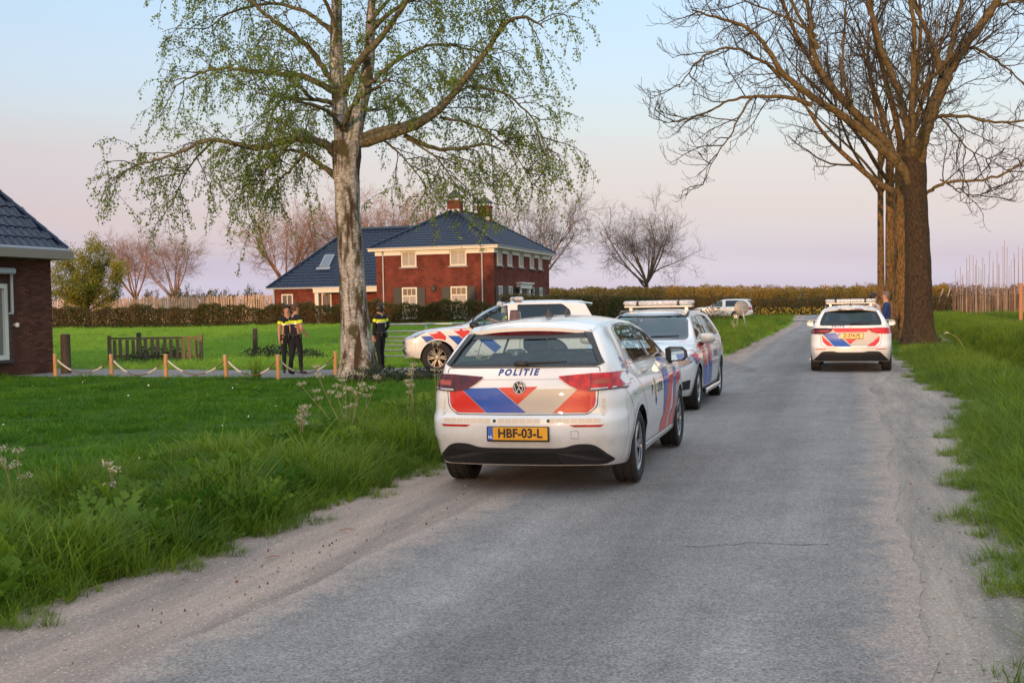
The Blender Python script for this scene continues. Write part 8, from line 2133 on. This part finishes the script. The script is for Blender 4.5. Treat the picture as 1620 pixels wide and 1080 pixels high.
# gravel and crumbs along the edges of the tarmac
def pebble(seed, s):
    r = np.random.default_rng(seed); bm = bmesh.new(); bmesh.ops.create_icosphere(bm, subdivisions=1, radius=s)
    for v in bm.verts: v.co = Vector((v.co.x * r.uniform(.7, 1.3), v.co.y * r.uniform(.7, 1.3), v.co.z * r.uniform(.4, .8)))
    me = bpy.data.meshes.new('pebble'); bm.to_mesh(me); bm.free(); me.materials.append(pbr('pebble%d' % seed, (.36, .31, .27), rough=.9, rand=.4)); return bpy.data.objects.new('pebble', me)
PB = [pebble(k, .011) for k in range(4)]
keepL = lambda X, Y, r: (X > GL(Y) - .1) & (X < AL(Y) + .25 * r.uniform(-1, 1, X.shape) ** 3) & inview(X, Y)
X, Y, r = jgrid(-8, 4, 2.4, 17, .17, keepL, 201); n1 = len(X)
keepR = lambda X, Y, r: (X > AR(Y) - .25 * np.abs(r.normal(0, .6, X.shape))) & (X < GR(Y) + .5) & inview(X, Y)
X2, Y2, r = jgrid(0, 10, 2.4, 22, .12, keepR, 202)
X = np.concatenate([X, X2]); Y = np.concatenate([Y, Y2]); n = len(X); sz = r.uniform(.3, 1, n) ** 3 * .95 + .10
scatter('gravel', np.c_[X, Y, np.full(n, .018)], sz, np.c_[r.normal(0, .3, n), r.normal(0, .3, n), r.uniform(0, 6.28, n)], PB, r.integers(0, 4, n), 'loose pebbles and stone crumbs on both dirt shoulders', 'gravel')
# dead leaves
dl = src('leaf', leaves_np(np.zeros((1, 3)), .032, 3, 0), pbr('dead_leaf', (.19, .085, .040), rough=.9, rand=.4))
X = np.concatenate([rng.uniform(-2.2, .2, 60), rng.uniform(3, 8, 50)]); Y = np.where(X < 1, 5.2 + (X + 2.2) * 2.3 + rng.normal(0, .4, 110), 7 + (X - 2.8) * 2.6 + rng.normal(0, .8, 110)); n = 110
scatter('dead_leaves', np.c_[X, Y, np.full(n, .03)], rng.uniform(.5, 1.1, n), np.c_[rng.normal(0, .3, n), rng.normal(0, .3, n), rng.uniform(0, 6.28, n)], [dl], np.zeros(n, int), 'scattered brown dead leaves along the edges of the lane', 'leaves')
# daisies in the lawn and verge
fl_ = src('daisy', (np.array([(-.012, -.012, .0), (.012, -.012, 0), (.012, .012, 0), (-.012, .012, 0)]), np.array([(0, 1, 2, 3)])), pbr('daisy_white', (.75, .75, .70), rough=.8))
X = np.concatenate([rng.uniform(-14, -2.2, 90), rng.uniform(-12, -6, 30), rng.uniform(6, 11, 12)]); Y = np.concatenate([rng.uniform(11, 26, 90), rng.uniform(34, 50, 30), rng.uniform(12, 24, 12)]); n = len(X); k_ = (lat(X, Y) > .4) | (latr(X, Y) > .3)
X, Y = X[k_], Y[k_]; n = len(X); scatter('daisies', np.c_[X, Y, gz(X, Y) + rng.uniform(.07, .14, n)], rng.uniform(.7, 1.5, n), np.c_[rng.normal(.5, .3, n), rng.normal(0, .3, n), rng.uniform(0, 6.28, n)], [fl_], np.zeros(n, int), 'tiny white daisies dotted over lawn and verges', 'flowers')

# a bent pale reed on the ditch bank
rd = thing('reed', 'single pale bent reed stalk leaning over the ditch right of the big trees', 'plant', (15.0, 37.5, gzf(15.0, 37.5)))
MB().tube([(0, 0, -.05), (.12, 0, .45), (.10, 0, .85), (-.12, 0, 1.2), (-.42, 0, 1.38)], [.012, .011, .010, .008, .005], 6).build('stalk', M_stalk, rd, smooth=True)
MB().tube([(-.40, 0, 1.37), (-.50, 0, 1.40), (-.60, 0, 1.36)], [.012, .03, .008], 6).build('plume', M_umb, rd, smooth=True)

# hairline crack across the tarmac
cx_ = np.linspace(1.05, 2.05, 40); cy_ = 7.35 + .05 * np.sin(cx_ * 9) + ragged(40, 77, .012, 5)
wd_ = .003 + .003 * np.abs(ragged(40, 78, .5, 4)); V = np.concatenate([np.c_[cx_, cy_ - wd_, np.full(40, .0215)], np.c_[cx_, cy_ + wd_, np.full(40, .0215)]]); i = np.arange(39)
tag(link('road_crack', mesh_np('road_crack', V, np.stack([i, i + 1, i + 41, i + 40], -1), pbr('crack_dark', (.085, .078, .072), rough=1.))), 'thin dark crack across the near asphalt', 'crack', kind='structure')
